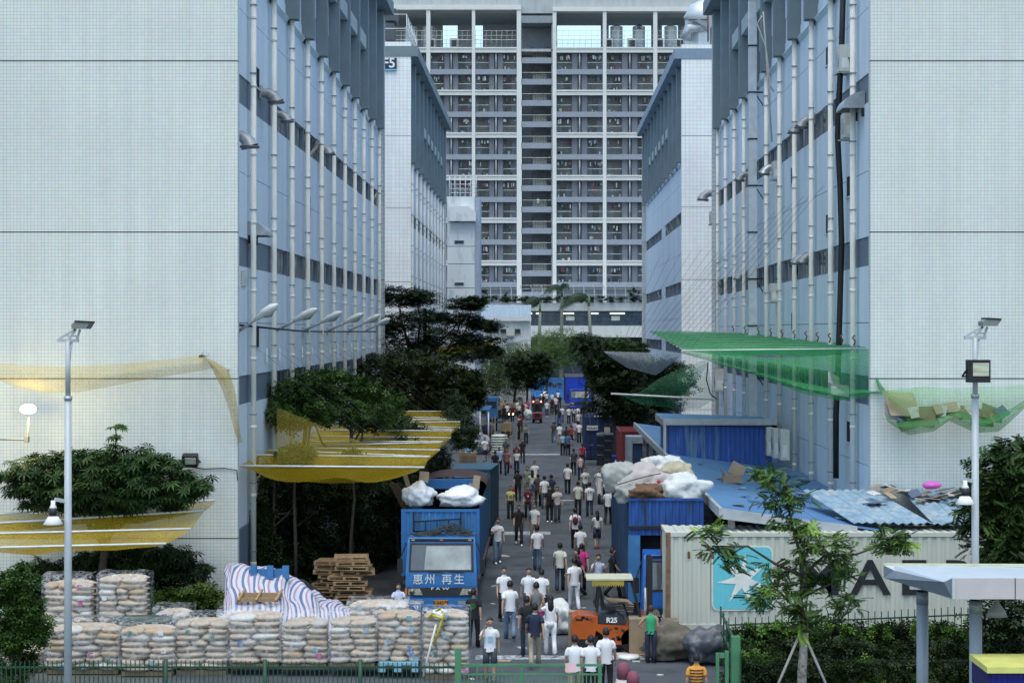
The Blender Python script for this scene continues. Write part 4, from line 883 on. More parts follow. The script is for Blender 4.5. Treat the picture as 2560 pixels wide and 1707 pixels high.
def wheel(t, x, y, r=.5, w=.28, nm='wheel'):
    q_ = MB().lathe((x-w/2, y, r), [(r*.55,0),(r*.93,0),(r,.05),(r,w-.05),(r*.93,w),(r*.55,w)], 20, ax='x').build(nm, mat('tyre rubber', (.018,.018,.018), .9), t)
    MB().lathe((x-w/2-.004, y, r), [(.02,.03),(r*.2,-.02),(r*.3,.04),(r*.54,.02),(r*.54,w)], 16, ax='x').build('rim', steel, q_); return q_
def cab(t, x0, x1, y, z0, paint, top, blk, facing=True, depth=1.75, plate=None, letters=None, name=None):
    """cab-over truck cab facing the camera; front face at y"""
    w = x1-x0; zt = top; zw0 = z0+(zt-z0)*.49; zw1 = zt-.20
    # body shell with sloping windscreen
    prof = [(y, z0+.1), (y-.03, z0+.7), (y, zw0), (y+.22, zw1+.05), (y+.36, zt-.03), (y+depth, zt), (y+depth, z0+.1)]
    mb = MB(); n = len(prof); ins = [0, 0, 0, .05, .09, .09, 0]
    vs = [(x0+i, p[0], p[1]) for p, i in zip(prof, ins)]+[(x1-i, p[0], p[1]) for p, i in zip(prof, ins)]
    mb.add(vs, [tuple(range(n))[::-1], tuple(range(n, 2*n))]+[(i, (i+1) % n, (i+1) % n+n, i+n) for i in range(n)]); body = mb.build('cab_body', paint, t)
    # windscreen
    def wp(u, v, off=.02): return Vector((x0+.1+(w-.2)*u, y+.22*v*.96-off, zw0+.03+(zw1-zw0-.02)*v))
    ws = MB(); ws.add([wp(0,0,.012),wp(1,0,.012),wp(.985,1,.012),wp(.015,1,.012)], [(0,1,2,3)]); ws.build('windscreen_seal', black_p, t)
    g_ = MB(); g_.add([wp(.03,.06),wp(.97,.06),wp(.955,.93),(wp(.045,.93))], [(0,1,2,3)]); g_.build('windscreen', mat('truck windscreen', (.07,.08,.085), .06, spec=.9), t)
    sh = MB(); sh.add([wp(.24,.08,.026),wp(.955,.08,.026),wp(.95,.9,.026),wp(.27,.9,.026)], [(0,1,2,3)]); sh.build('sun_shield', mat('silver sun shield', (.34,.35,.33), .35, .35, na=.35, ns=1.6), t)
    for u in (.30, .62): MB().bar(wp(u,.02,.045), wp(u+.24,-.03,.06), .025, mi=0).build('wiper', black_p, t)
    mb = MB().box(x0+.12, y+.2, zw1+.07, x1-.12, y+.27, zt-.05).build('roof_strip', black_p, t)
    for u, m in ((.1,'amber lamp'),(.5,'red lamp'),(.9,'amber lamp')):
        xx = x0+w*u; MB().box(xx-.06,y+.17,zw1+.09,xx+.06,y+.199,zw1+.14).build('marker_lamp', mat(m, (.45,.30,.12) if 'amber' in m else (.45,.10,.06), .3), t)
    # grille with lamps
    g0, g1 = z0+.34, z0+.63
    MB().box(x0+.06, y-.07, g0, x1-.06, y-.031, g1).build('grille', mat('black grille', (.025,.028,.03), .5), t)
    for s_ in (-1, 1):
        xa = x0+.10 if s_ < 0 else x1-.58
        hl = MB().prism([(xa,g0+.05),(xa+.48,g0+.05),(xa+.48-(.1 if s_ < 0 else 0),g1-.03),(xa+(.1 if s_ > 0 else 0),g1-.03)], y-.1, y-.071, 'xz').build('headlight', mat('headlight glass', (.45,.45,.38), .1, .3, na=.4, ns=14), t)
        cx = xa+(.12 if s_ < 0 else .36); MB().lathe((cx, y-.125, (g0+g1)/2), [(.02,0),(.085,.0),(.085,.02)], 12, ax='y').build('bulb_ring', mat('lamp ring', (.16,.17,.16), .2, .8), hl)
        xm = x0-.02 if s_ < 0 else x1-.06
        MB().box(xm, y-.09, g0+.05, xm+.08, y-.02, g1-.04).build('indicator', mat('orange indicator', (.55,.14,.02), .3), t)
        if blk: 
            xe = x0-.28 if s_ < 0 else x1+.10
            MB().box(xe, y+.0, zw0-.02, xe+.18, y+.07, zw0+.46).build('mirror', black_p, t); MB().bar((xe+.09,y+.03,zw0+.46),((x0 if s_<0 else x1),y+.25,zt-.2),.03).build('mirror_arm', black_p, t)
    # bumper
    bp = MB().box(x0-.02, y-.14, z0-.02, x1+.02, y-.01, z0+.27).build('bumper', paint, t)
    for s_ in (-1, 1):
        xa = x0+.12 if s_ < 0 else x1-.62; MB().box(xa, y-.15, z0+.09, xa+.5, y-.141, z0+.19).build('fog_lamp', mat('dim lamp', (.30,.30,.24), .25), bp)
    MB().box(x0+.15, y-.10, z0-.16, x1-.15, y-.03, z0-.05).build('lower_valance', paint, t)
    MB().box(x0+.1, y+.1, .3, x1-.1, y+depth, z0+.1).build('underframe', dark_in, t)
    if plate:
        MB().box((x0+x1)/2-.24, y-.155, z0+.04, (x0+x1)/2+.24, y-.142, z0+.22).build('number_plate', mat('orange plate', (.62,.24,.02), .5), bp)
        place(text_mesh(plate, .155, ink, .002, .003), 'plate_text', bp, ((x0+x1)/2, y-.162, z0+.13), (R(90),0,0))
    return zw0
tb_ = mat('bright blue truck paint', (.03,.15,.38), .45, na=.1, ns=1.5, stain=(.05,.09,.13), st=(.60,.72), pscale=2.5)
tb2 = mat('worn blue box panel', (.04,.17,.40), .6, na=.18, ns=1.6, stretch=(3,3,.3), stain=(.05,.09,.14), st=(.54,.70), pscale=1.4)
tbd = mat('blue truck side in painted shade', (.03,.10,.22), .7, na=.2, ns=1.2, stretch=(1,3,.3), stain=(.05,.05,.05), st=(.5,.7), pscale=1.0)  # box blue darkened to put shade into the truck sides, plus stains
T = thing('box_truck', (-3.5, 60.8, 0), 'blue box truck with white characters parked facing the camera, white sacks on top', 'truck')
zw0 = cab(T, -4.62, -2.22, 60.8, .33, tb_, 2.62, True, plate='E·54379')
chm = mat('pale chalk lettering', (.62,.68,.66), .7)
for ch, px, sc in (('惠',1045,.42),('州',1075,.42),('再',1117,.42),('生',1148,.42)):
    place(text_mesh(ch, sc*.86, chm, .003, .002), 'lettering', T, P(px, 1449, 60.74), (R(90),0,0))
place(text_mesh('F A W', .12, chm, .003, .001), 'lettering', T, P(1100, 1471, 60.7), (R(90),0,0), (1.9,1,1))
bx0, bx1, by0, by1, bz0, bz1 = -4.94, -2.20, 63.0, 76.2, 1.05, 3.38
corr(MB(), bx0+.1, bx1-.1, bz0, bz1-.1, by0+.03, .22, .03).build('front_panel', tb2, T)
mb = MB(); corr(mb, by0+.1, by1-.1, bz0, bz1-.05, bx1-.04, .3, .03, ax='y', out=1); mb.build('side_panel', tbd, T)
mb = MB(); corr(mb, by0+.1, by1-.1, bz0, bz1-.05, bx0+.04, .3, .03, ax='y', out=-1); mb.build('side_panel', tbd, T)
for x in (bx0, bx1-.11):
    MB().box(x,by0,bz0,x+.11,by0+.1,bz1).build('corner_post', tb_, T)
mb = MB(); mb.box(bx0+.111,by0+.005,bz1-.1,bx1-.111,by0+.08,bz1-.005); mb.build('top_rail', tb_, T)
MB().box(bx0+.1,by0+.1,bz0-.12,bx1-.1,by1,bz0).build('floor', dark_in, T); MB().box(bx0+.06,by0+.1,bz0-.3,bx1-.0,by1,bz0-.121).build('side_skirt', mat('rusty underside', (.10,.07,.05), .9, na=.4), T)
mb = MB(); n = 14
for k in range(n):
    a0, a1 = math.pi*k/n, math.pi*(k+1)/n; xm = (bx0+bx1)/2; rx = (bx1-bx0)/2-.02
    f_ = lambda a, y, rr=0: (xm-rx*math.cos(a), y, bz1-.15+(.55-rr)*math.sin(a)**.6)
    mb.add([f_(a0,by1-4),f_(a1,by1-4),f_(a1,by1),f_(a0,by1)], [(0,1,2,3)], 0, True)
mb.add([(bx0+.05,by1-.02,bz0),(bx1-.05,by1-.02,bz0),(bx1-.05,by1-.02,bz1),(bx0+.05,by1-.02,bz1)], [(0,1,2,3)])
mb.build('rear_hood', mat('maroon brown tarpaulin', (.055,.03,.03), .8), T)
MB().box(bx0+.1,by1-4.5,bz1-.05,bx1-.3,by1-4.2,bz1+.32).build('rear_board', tb_, T)
lad = MB(); z_ = 3.15
for z in (2.62, 2.95): lad.bar((-4.5,62.9,z),(-2.85,62.9,z+(.1 if z > 2.8 else 0)),.05)
for k in range(5): lad.bar((-4.48+k*.4,62.9,2.62),(-4.48+k*.4,62.9,3.0),.035)
lad.bar((-4.5,62.9,2.6),(-4.5,62.9,3.3),.05); lad.bar((-2.85,62.9,2.6),(-2.85,62.9,3.3),.05); lad.build('roof_ladder', black_p, T)
for y in (62.1, 70.6, 73.2):
    for x in (-4.45, -2.45): wheel(T, x, y)
for y in (64.5,66,67.5): MB().box(-2.6,y,.45,-2.3,y+1.1,.75).build('tank', dark_in, T)
hairm = mat('dull matted netting', (.06,.07,.07), .95)
t = thing('net_heap', (-3.4,61.6,2.65), 'heap of dark matted netting on the blue cab roof', 'net heap'); mb = MB()
rnd = random.Random(2)
for k in range(260):
    u = rnd.random(); x = -4.35+1.9*u; z = 2.63+.42*math.exp(-((u-.62)/.22)**2)*rnd.random(); y = 61.4+rnd.random()*.8
    mb.tube([(x,y,z),(x+rnd.uniform(-.2,.2),y+rnd.uniform(-.1,.1),z+rnd.uniform(-.03,.1)),(x+rnd.uniform(-.4,.4),y,max(2.62,z-.05))], .010, 4, cap=False)
mb.build('netting', hairm, t); 
# sacks on top
def sack(c, r, m, label, seed, grp=None, amp=.22, neck=None, flat=.7, n=3, mouth=False):
    t = thing('bulk_sack', c, label, 'sack', grp)
    MB().blob(c, r, amp*1.25, 1.7, seed, 4, flat=flat, crease=.15).build('sack_body', m, t)
    if neck is not None:
        c = Vector(c); d = Vector(neck); MB().tube([c+d*.8, c+d*1.0, c+d*1.3], [r[0]*.3, .05, .12], 8).build('tied_neck', m, t)
    return t
wsk = mat('white woven sack', (.60,.62,.60), .6, na=.12, ns=1.5, bump=.5, bs=5, stain=(.42,.44,.46), st=(.5,.65))
csk = mat('clear plastic over white', (.70,.72,.74), .3, na=.15, ns=4, bump=.8, bs=7, spec=.7)
gsk = mat('grey dusty sack', (.33,.34,.32), .85, na=.2, ns=2, bump=.6, bs=5)
bsk = mat('beige woven sack', (.40,.37,.26), .85, na=.15, ns=2, bump=.6, bs=5)
brn = mat('brown bundle', (.14,.08,.045), .8, na=.3, ns=4, bump=.6, bs=6)
psk = mat('pinkish grey sheet', (.42,.38,.37), .8, na=.1, ns=2, bump=.6, bs=4)
sack(P(1048,1240,64), (.56,.6,.50), csk, 'round white plastic sack with pink marks, left on the truck box', 1, flat=.62)
sack(P(1150,1245,64), (.82,.6,.40), csk, 'long pillow shaped white plastic sack, right on the truck box', 2, flat=.7)
for (px, py, w, h, rz, lab) in ((1019,1208,.16,.9,-.3,'narrow brown board sticking up left of the sacks'),(1060,1192,.35,.4,.1,'square tan board behind the left sack'),(1190,1210,.25,.65,.15,'tall tan cardboard flap in the truck box'),(1178,1220,.3,.3,.5,'torn cardboard corner in the truck box')):
    p = P(px, py, 66); sheet_at(p, w, h, (R(84), rz, 0), card[0 if 'brown' in lab else 1], lab, None)
for k in range(6):
    p = P(998+k*4, 1235, 64.5); tag(MB().bar(p+Vector((-.35,0,.4)), p+Vector((.2,0,-.65)), .07, .03).build('wood_slat', mat('dark timber', (.07,.045,.03), .9)), 'dark timber slat at the truck box edge, %s from the left' % ['first','second','third','fourth','fifth','sixth'][k], 'plank', 'slats leaning at the truck box')
# teal cargo box behind
teal = mat('teal cargo box paint', (.035,.10,.15), .6, na=.12)
t = thing('cargo_truck', (-3.1, 79.8, 0), 'small teal cargo truck parked behind the blue box truck', 'truck', rz=0)
corr(MB(), -4.0, -2.3, .9, 3.5, 79.8, .17, .03).build('box_end', teal, t); mb = MB(); corr(mb, 79.8, 83.4, .9, 3.5, -2.02, .2, .03, ax='y', out=1)
mb.v = [(v[0]-(83.4-v[1])*.078, v[1], v[2]) for v in mb.v]; mb.build('box_side', mat('teal side in painted shade', (.025,.05,.075), .7), t)  # darker copy of the teal paint, shade put into the side colour
MB().add([(-4.05,79.78,3.5),(-2.28,79.78,3.5),(-2.0,83.4,3.5),(-4.0,83.4,3.5),(-4.05,79.78,3.44),(-2.28,79.78,3.44),(-2.0,83.4,3.44),(-4.0,83.4,3.44)], [(0,1,2,3),(7,6,5,4),(0,4,5,1),(1,5,6,2),(2,6,7,3),(3,7,4,0)]).build('box_roof', teal, t)
MB().box(-3.9,79.72,3.12,-2.45,79.79,3.3).build('name_board', mat('faded blue board', (.16,.30,.42)), t)
MB().box(-4.0,79.9,.5,-2.3,83.3,.89).build('chassis', dark_in, t)
for y in (80.6,82.6): wheel(t, -2.35, y, .42, .24); wheel(t, -3.9, y, .42, .24)
# right blue truck
T2 = thing('box_truck', (4.1, 56.9, 0), 'scruffy blue truck under bulging sacks, partly behind the pale container', 'truck')
dk = mat('scuffed deep blue panel', (.018,.075,.28), .6, na=.3, ns=1.8, stretch=(3,1,.35), stain=(.02,.035,.05), st=(.47,.62), pscale=1.6)
x0, x1 = 2.76, 5.2
corr(MB(), x0+.02, x1-.02, 3.35, 4.16, 57.85, .22, .03).build('front_panel', dk, T2); corr(MB(), x0+.02, x1-.02, 3.05, 3.25, 57.85, .22, .03).build('front_panel', dk, T2)
MB().box(x0,57.8,3.25,x1,57.9,3.35).build('top_rail', black_p, T2); MB().box(x0,57.8,4.16,x1,57.9,4.24).build('top_rail', dk, T2)
MB().box(x0,57.8,.9,x0+.38,57.9,3.05).build('front_post', mat('medium blue post', (.04,.16,.34), .6, na=.2), T2)
MB().box(x0+.4,58.3,.9,x1,58.35,3.05).build('inner_panel', dark_in, T2)
mb = MB(); corr(mb, 57.9, 72.5, .9, 4.2, x0+.02, .3, .04, ax='y', out=-1); mb.build('side_panel', mat('scuffed side in painted shade', (.02,.06,.13), .8, na=.4, ns=1.0, stain=(.04,.05,.05), st=(.48,.65), pscale=.9), T2)  # scuffed blue, darkened so the side reads as shaded
MB().box(x0+.05,57.95,.7,x1,72.5,.89).build('floor', dark_in, T2); MB().box(x0+.1,58,3.9,x1-.05,72.4,4.0).build('load', dark_in, T2)
cab(T2, 3.12, 5.4, 56.2, .33, mat('deep blue cab paint', (.02,.12,.45), .4, na=.1), 2.62, True, depth=1.55)
for y in (57.2,66,68): wheel(T2, 3.3, y)
for (px, py, rx, rz_, m, nk, lab, Y) in ((1550,1195,.62,.55,gsk,None,'crumpled grey sack hanging over the left edge of the right truck',59),(1605,1205,.95,.55,psk,None,'long pinkish grey sheet bundle roped across the right truck',58.9),
      (1612,1232,.62,.34,brn,None,'brown bundle tied with yellow straps at the front of the right truck',58.3),(1655,1168,.85,.42,wsk,None,'white sack at the back of the right truck load',61.5),(1690,1190,.62,.5,bsk,None,'beige sack in the middle of the right truck load',60),
      (1708,1225,.80,.52,wsk,(.0,-.5,-.45),'large white tied sack at the right front of the truck load',58.6),(1570,1230,.45,.42,gsk,None,'grey sack at the left front of the right truck load',58.5)):
    sack(P(px, py, Y), (rx,.6,rz_), m, lab, px, amp=.3, neck=nk, flat=.8)
tag(MB().tube([P(1542,1212,58.0),P(1580,1200,58.0),P(1625,1188,58.1),P(1652,1183,58.3)], .02, 5).build('rope', mat('brown rope', (.12,.10,.07))), 'rope tying the load on the right truck', 'rope')
for i, (a, b) in enumerate((((1585,1225),(1615,1238)),((1610,1222),(1655,1248)),((1590,1246),(1612,1236)))): tag(MB().bar(P(*a,57.9), P(*b,57.85), .03, .01).build('yellow_strap', mat('yellow strap', (.55,.45,.03))), 'yellow strap round the brown bundle on the right truck', 'strap', 'yellow straps round the brown bundle')
tag(MB().blob(P(1647,1203,58.3),(.07,.06,.07),.1,2,3,2).build('red_bundle', mat('red plastic', (.5,.05,.06))), 'small red bundle among the sacks of the right truck', 'bundle')
# far blue truck
T3 = thing('box_truck', (3.2, 214, 0), 'bright blue box truck far up the street facing the camera', 'truck')
fb = mat('vivid blue truck paint', (.02,.07,.50), .45, na=.12)
a, b = P(1414,0,214).x, P(1466,0,214).x
corr(MB(), a, b, 1.0, 4.1, 214.5, .2, .03).build('front_panel', fb, T3); mb = MB(); corr(mb, 214.5, 232, 1.0, 4.1, a-.02, .4, .03, ax='y', out=-1); mb.build('side_panel', mat('blue side in painted shade', (.012,.014,.03), .8), T3)  # side of the blue box coloured near black in place of shade
MB().box(a,214.5,4.1,b,232,4.16).build('box_roof', mat('dark box roof', (.05,.05,.06)), T3)
cab(T3, a+.45, a+2.95, 212.6, .6, fb, 2.75, True)
for x in (a+.7, a+2.7): wheel(T3, x, 213.6)
# ------------------------------------------------------------ forklifts
def bars(mb, L_, w, mi=0):
    for a, b in L_: mb.bar(a, b, w, mi=mi)
def forklift(loc, rz, body, label, lights=False, fringe=True, big=True):
    t = thing('forklift', (0,0,0), label, 'forklift'); B_ = black_p      # built facing +x
    def bd(poly, y0, y1, nm, m): return MB().prism(poly, y0, y1, 'xz').build(nm, m, t)
    bd([(-1.25,.45),(-.55,.45),(-.42,.9),(-.42,1.17),(-1.05,1.22),(-1.22,1.08)], -.55, .55, 'counterweight', body)
    bd([(-.55,.93),(.85,.85),(.95,.35),(.35,.28),(-.2,.28),(-.28,.6),(-.55,.78)], -.54, .54, 'chassis', body)
    bd([(-.41,.94),(.45,.88),(.45,1.02),(.2,1.2),(-.41,1.2)], -.5, .5, 'engine_hood', mat('dark engine hood', (.03,.035,.045), .4))
    bd([(-.3,1.33),(.15,1.33),(.15,1.45),(-.3,1.45)], -.3, .3, 'seat', B_)
    mb = MB(); mb.cbox((-.3,0,1.75),(.1,.5,.6),0,Matrix.Rotation(-.2,3,'Y')); mb.build('seat_back', B_, t)
    mb = MB()
    for y in (-.48,.48): bars(mb, [((-.45,y,1.3),(-.35,y,2.28)),((.95,y,1.0),(.65,y,2.28)),((-.35,y,2.28),(.65,y,2.28))], .08)
    bars(mb, [((-.35,-.48,2.28),(-.35,.48,2.28)),((.65,-.48,2.28),(.65,.48,2.28))], .08)
    mb.build('overhead_guard', B_, t)
    if fringe:
        MB().box(-.78,-.62,2.32,.68,.62,2.37).build('canopy', mat('cream canopy', (.50,.49,.37), .7), t); mb = MB(); n = 14
        for k in range(n): a = -.6+1.0*k/n; b = -.6+1.0*(k+1)/n; mb.add([(a,-.60,2.32),(b,-.60,2.32),(b,-.58,2.18),((a+b)/2,-.57,2.10),(a,-.58,2.18)], [(0,1,2,3,4)])
        mb.build('canopy_fringe', mat('yellow fringe', (.42,.32,.06), .8), t)
    for (x, r) in ((-.75,.36),(.68,.42)):
        for y in (-.42,.42):
            w_ = MB().lathe((x, y-.12, r), [(r*.5,0),(r*.9,0),(r,.04),(r,.2),(r*.9,.24),(r*.5,.24)], 18, ax='y').build('wheel', mat('tyre rubber', (0,0,0)), t)
            MB().lathe((x, y-.125, r), [(.02,.0),(r*.5,.02),(r*.5,.22)], 12, ax='y').build('rim', steel, w_)
    mb = MB()
    for y in (-.38,.38,-.26,.26): mb.box(1.15,y-.05,.12,1.3,y+.05,(3.0 if big else 2.2)-(.25 if abs(y) < .3 else 0))
    for z in ((.5,1.2,2.0,2.7) if big else (.5,1.2,2.0)): mb.box(1.16,-.42,z,1.28,.42,z+.1)
    mb.build('mast', B_, t)
    MB().tube([(1.1,0,.3),(1.1,0,2.0)], .05, 8).build('lift_cylinder', steel, t)
    mb = MB(); mb.box(1.31,-.5,.25,1.36,.5,.35); mb.box(1.31,-.5,.7,1.36,.5,.8); 
    for y in (-.3,.3): mb.box(1.361,y-.06,.1,1.41,y+.06,.8)
    mb.build('fork_carriage', B_, t)
    for y in (-.3,.3): MB().box(1.41,y-.06,.08,2.45,y+.06,.13).build('fork', steel, t)
    MB().tube([(.6,0,1.0),(.4,0,1.5)], .03, 6).build('steering_column', B_, t); MB().lathe((.38,0,1.52),[(.15,-.01),(.19,0),(.15,.01)],14).build('steering_wheel', B_, t)
    if lights:
        for y in (-.42,.42): MB().blob((-.42,y,2.36),(.09,.09,.09),0,1,1,2).build('tail_lamp', glow('red lamp glow', (1,.08,.05), 9) if y < 0 else bpy.data.materials['red lamp glow'], t)
        MB().box(-1.262,-.3,.7,-1.251,.3,1.1).build('radiator_grille', dark_in, t)
    t.location = loc; t.rotation_euler.z = rz; t.scale = (.95,.95,.94); return t
p = G(1532,1634); FK = forklift((p.x-.05, p.y+.45, .03), 0, mat('orange forklift paint', (.42,.085,.01), .4, na=.1), 'orange forklift with cream canopy and yellow fringe, parked sideways on the street')
place(text_mesh('R25', .22, white_ink, .003, .008), 'lettering', FK, (.02,-.51,1.04), (R(90),0,0))
for (xx, zz, n_) in ((-.92,1.05,4),(.0,.72,4),(.05,.45,3)):       # worn dark strokes, too blurred to read
    mb = MB(); rnd = random.Random(int(zz*100))
    for i in range(n_):
        for j in range(5): a = (xx-.25+i*.17+rnd.uniform(0,.1), -.5475 if zz < 1 else -.5575, zz+rnd.uniform(-.06,.06)); mb.box(a[0],a[1],a[2],a[0]+rnd.choice([.1,.015]),a[1]+.004,a[2]+rnd.choice([.012,.07]))
    mb.build('worn_characters', ink, FK)
MB().box(-1.1,-.5,1.43,-.6,.3,1.47).build('bag', white_p, FK) if False else None
# load beside the orange forklift
fp = FK.location
for (dx, dy, dz, w, l, h, c, lab) in ((-.35,.95,.55,.75,.5,.45,0,'brown carton stacked just behind the orange forklift seat'),(-1.0,1.0,.55,.5,.5,.5,1,'tan carton stacked behind the forklift left of the seat'),(.95,-.55,.06,.85,.7,1.05,0,'large brown carton standing in front of the orange forklift'),(1.75,-.35,.06,.5,.7,.95,2,'dark brown carton between the forklift and the woman in green')):
    x, y = fp.x+dx, fp.y+dy; t = thing('carton', (x, y, dz), lab, 'carton')
    MB().box(x-w/2,y-l/2,dz if dz < .5 else .03,x+w/2,y+l/2,dz+h).build('box_body', card[c], t); MB().box(x-w/2-.01,y-l/2-.01,dz+h*.97,x+w/2+.01,y-l/2+.06,dz+h+.02).build('flap', card[1], t)
for i in range(5): sheet_at((fp.x+.3, fp.y+.9, 1.08+i*.07), .8, .5, (.1*i-.2, .12, .1*i), card[[3,0,1,3,0][i]], ['white board on top of the cardboard pile behind the forklift','brown board in the cardboard pile behind the forklift','tan board in the cardboard pile behind the forklift','pale board low in the cardboard pile behind the forklift','lowest brown board in the pile behind the forklift'][4-i], 'boards piled behind the forklift')
sack(Vector(G(1395,1585))+Vector((0,0,.45)), (.55,.5,.55), wsk, 'white sack slumped on the road left of the orange forklift', 31, amp=.3)
sack(Vector(G(1672,1655))+Vector((0,.3,.5)), (.75,.6,.58), mat('olive brown tarpaulin sack', (.13,.115,.09), .85, na=.3, ns=3, bump=.8, bs=5), 'olive brown sack lying in front of the container corner', 33, amp=.35)
sack(Vector(G(1770,1665))+Vector((0,.3,.52)), (.62,.6,.56), mat('dark grey plastic sack', (.09,.10,.12), .4, na=.3, ns=3, bump=.8, bs=5), 'dark grey plastic sack against the green gate', 35, amp=.35)
sack(Vector(G(1716,1612))+Vector((0,.2,.4)), (.35,.35,.4), gsk, 'small grey sack under the container corner', 36, amp=.3)
p = G(1343,1058.5); forklift((p.x, p.y+1.2, .03), R(90), mat('dark red forklift paint', (.13,.02,.025), .5), 'dark red forklift driving away with two red lamps lit', True, False)
sack(Vector(G(1320,1050))+Vector((0,0,.55)), (.45,.5,.6), wsk, 'whitish sack beside the dark red forklift', 38, amp=.3)
# small motor tricycle on the left far side
p = G(1262,1078); t = thing('flatbed_trike', p, 'dark flatbed tricycle with two lit lamps among the far crowd', 'tricycle')
MB().box(p.x-1.2,p.y-.6,.85,p.x+.55,p.y+.9,.95).build('flatbed', black_p, t); MB().box(p.x+.45,p.y-.5,1.5,p.x+.75,p.y+.5,1.58).build('lamp_bar', black_p, t); MB().bar((p.x+.6,p.y,.9),(p.x+.6,p.y,1.52),.06).build('bar_post', black_p, t)
for dx in (-.1,.3): MB().blob((p.x+.5+dx,p.y-.5,1.68),(.06,.05,.06),0,1,1,2).build('lamp', glow('warm lamp glow', (1,.72,.35), 8) if dx < 0 else bpy.data.materials['warm lamp glow'], t)
for x in (p.x-.8,p.x+.3): wheel(t, x, p.y, .4, .15)
# small white cart at the right (behind the sacks)
p = G(1512,1262); t = thing('delivery_cart', p, 'small white three wheeled cart partly hidden by the right truck sacks', 'cart')
MB().box(p.x-.4,p.y,.55,p.x+.9,p.y+1.6,1.55).build('cart_box', white_p, t); MB().box(p.x-.42,p.y-.05,1.56,p.x+.92,p.y+1.65,1.62).build('cart_lid', cream_m, t)
for x in (p.x-.3,p.x+.8): wheel(t, x, p.y+.2, .35, .14)
# crates
cr = MB(); cr.box(-.27,-.2,0,.27,.2,.02)
for (a, b) in (((-.27,-.2,.02),(.27,-.17,.27)),((-.27,.17,.02),(.27,.2,.27)),((-.27,-.169,.02),(-.24,.169,.27)),((.24,-.169,.02),(.27,.169,.27)),((-.29,-.22,.27),(.29,-.18,.3)),((-.29,.18,.27),(.29,.22,.3))): cr.box(*a, *b)
crm = cr.mesh('crate', mat('dark grey crate plastic', (.03,.035,.045), .5)); b0 = G(1520,1163)
rows = ['bottom','second','third','fourth','fifth','top']; colsn = ['left','middle','right']
for r in range(6):
    for c in range(3):
        o = bpy.data.objects.new('plastic_crate', crm); COL.objects.link(o); o.location = (b0.x+(c-1)*.54, b0.y+.02*r, .16+r*.34); o.rotation_euler.z = .03*((r*3+c) % 3-1)
        tag(o, 'dark crate in the %s row, %s column of the stack before the navy container' % (rows[r], colsn[c]), 'crate', 'dark crates stacked before the navy container')
        if (r+c) % 2: sheet_at((b0.x+(c-1)*.54, b0.y-.1, .16+r*.34+.27), .5, .25, (.1,.05,.2), card[5 if r < 5 else 3], 'pale wrapping poking out of the %s row, %s column crate' % (rows[r], colsn[c]), 'wrapping in the crate stack')
for c in range(3): tag(MB().blob((b0.x+(c-1)*.5, b0.y, .16+6*.34+.06), (.33,.2,.12), .3, 2, c).build('plastic_wrap', wsk), 'crumpled white wrap on top of the %s crate column' % colsn[c], 'wrap', 'white wrap on the crate stack')
tag(MB().box(b0.x-.85,b0.y-.3,.03,b0.x+.85,b0.y+.3,.15).build('dolly', black_p), 'low black dolly under the dark crate stack', 'dolly')
p = G(1540,1168); t = thing('blue_bin', p, 'bright blue plastic bin right of the dark crate stack', 'bin'); MB().lathe((p.x,p.y,.03), [(.22,0),(.28,.75),(.31,.76),(.31,.82),(.27,.82)], 4).build('bin_body', mat('blue bin plastic', (.04,.10,.55), .5), t); MB().box(p.x-.08,p.y-.30,.35,p.x+.08,p.y-.22,.55).build('emblem', white_p, t)
# ------------------------------------------------------------ goods along the left side of the street
wrap = mat('shrink wrapped white bale', (.58,.60,.54), .35, na=.12, ns=7, bump=.9, bs=9, spec=.6)
p = G(1248,1138); t = thing('wrapped_bale', p, 'large white shrink wrapped bale on a pallet on the left side', 'bale')
mb = MB()
for k in range(7): mb.blob((p.x, p.y+.6, .28+k*.2), (.68,.6,.14), .08, 3, k, 2)
mb.build('bale_layers', wrap, t); MB().box(p.x-.65,p.y,.03,p.x+.65,p.y+1.2,.14).build('pallet', card[1], t)
sack(Vector(G(1202,1137))+Vector((0,.3,.75)), (.72,.6,.9), mat('grey translucent sack', (.22,.24,.26), .4, na=.35, ns=3, bump=.8, bs=5), 'large grey plastic sack left of the white bale', 41, amp=.3)
rnd = random.Random(9)
for (px, py, w, h, c, lab) in ((1266,1068,1.0,.9,0,'brown carton on the goods heap behind the white bale'),(1218,1071,1.1,.7,4,'black plastic sheet roll behind the grey sack'),(1300,1002,.75,.6,3,'pale placard board among the far crowd'),(1165,1090,1.2,.8,1,'tan board stack at the left edge of the goods'),(1260,1017,2.6,.6,0,'long brown cardboard heap across the far left crowd'),(1213,1008,1.6,.6,3,'whitish plastic heap behind the far crowd'),(1240,1005,.9,.3,3,'pinkish white bag on the far cardboard heap')):
    p = G(px, py+30); t = thing('goods_heap', p, lab, 'goods')
    q_ = P(px, py, p.y); MB().blob((q_.x, p.y+.4, q_.z/2+.3), (w*.55,.5,q_.z/2+.2), .22, 2, px, 2).build('heap_base', card[2], t)
    MB().cbox(q_, (w,.5,h*.8), 0, Matrix.Rotation(rnd.uniform(-.2,.2), 3, 'Y')).build('heap_top', card[c], t)
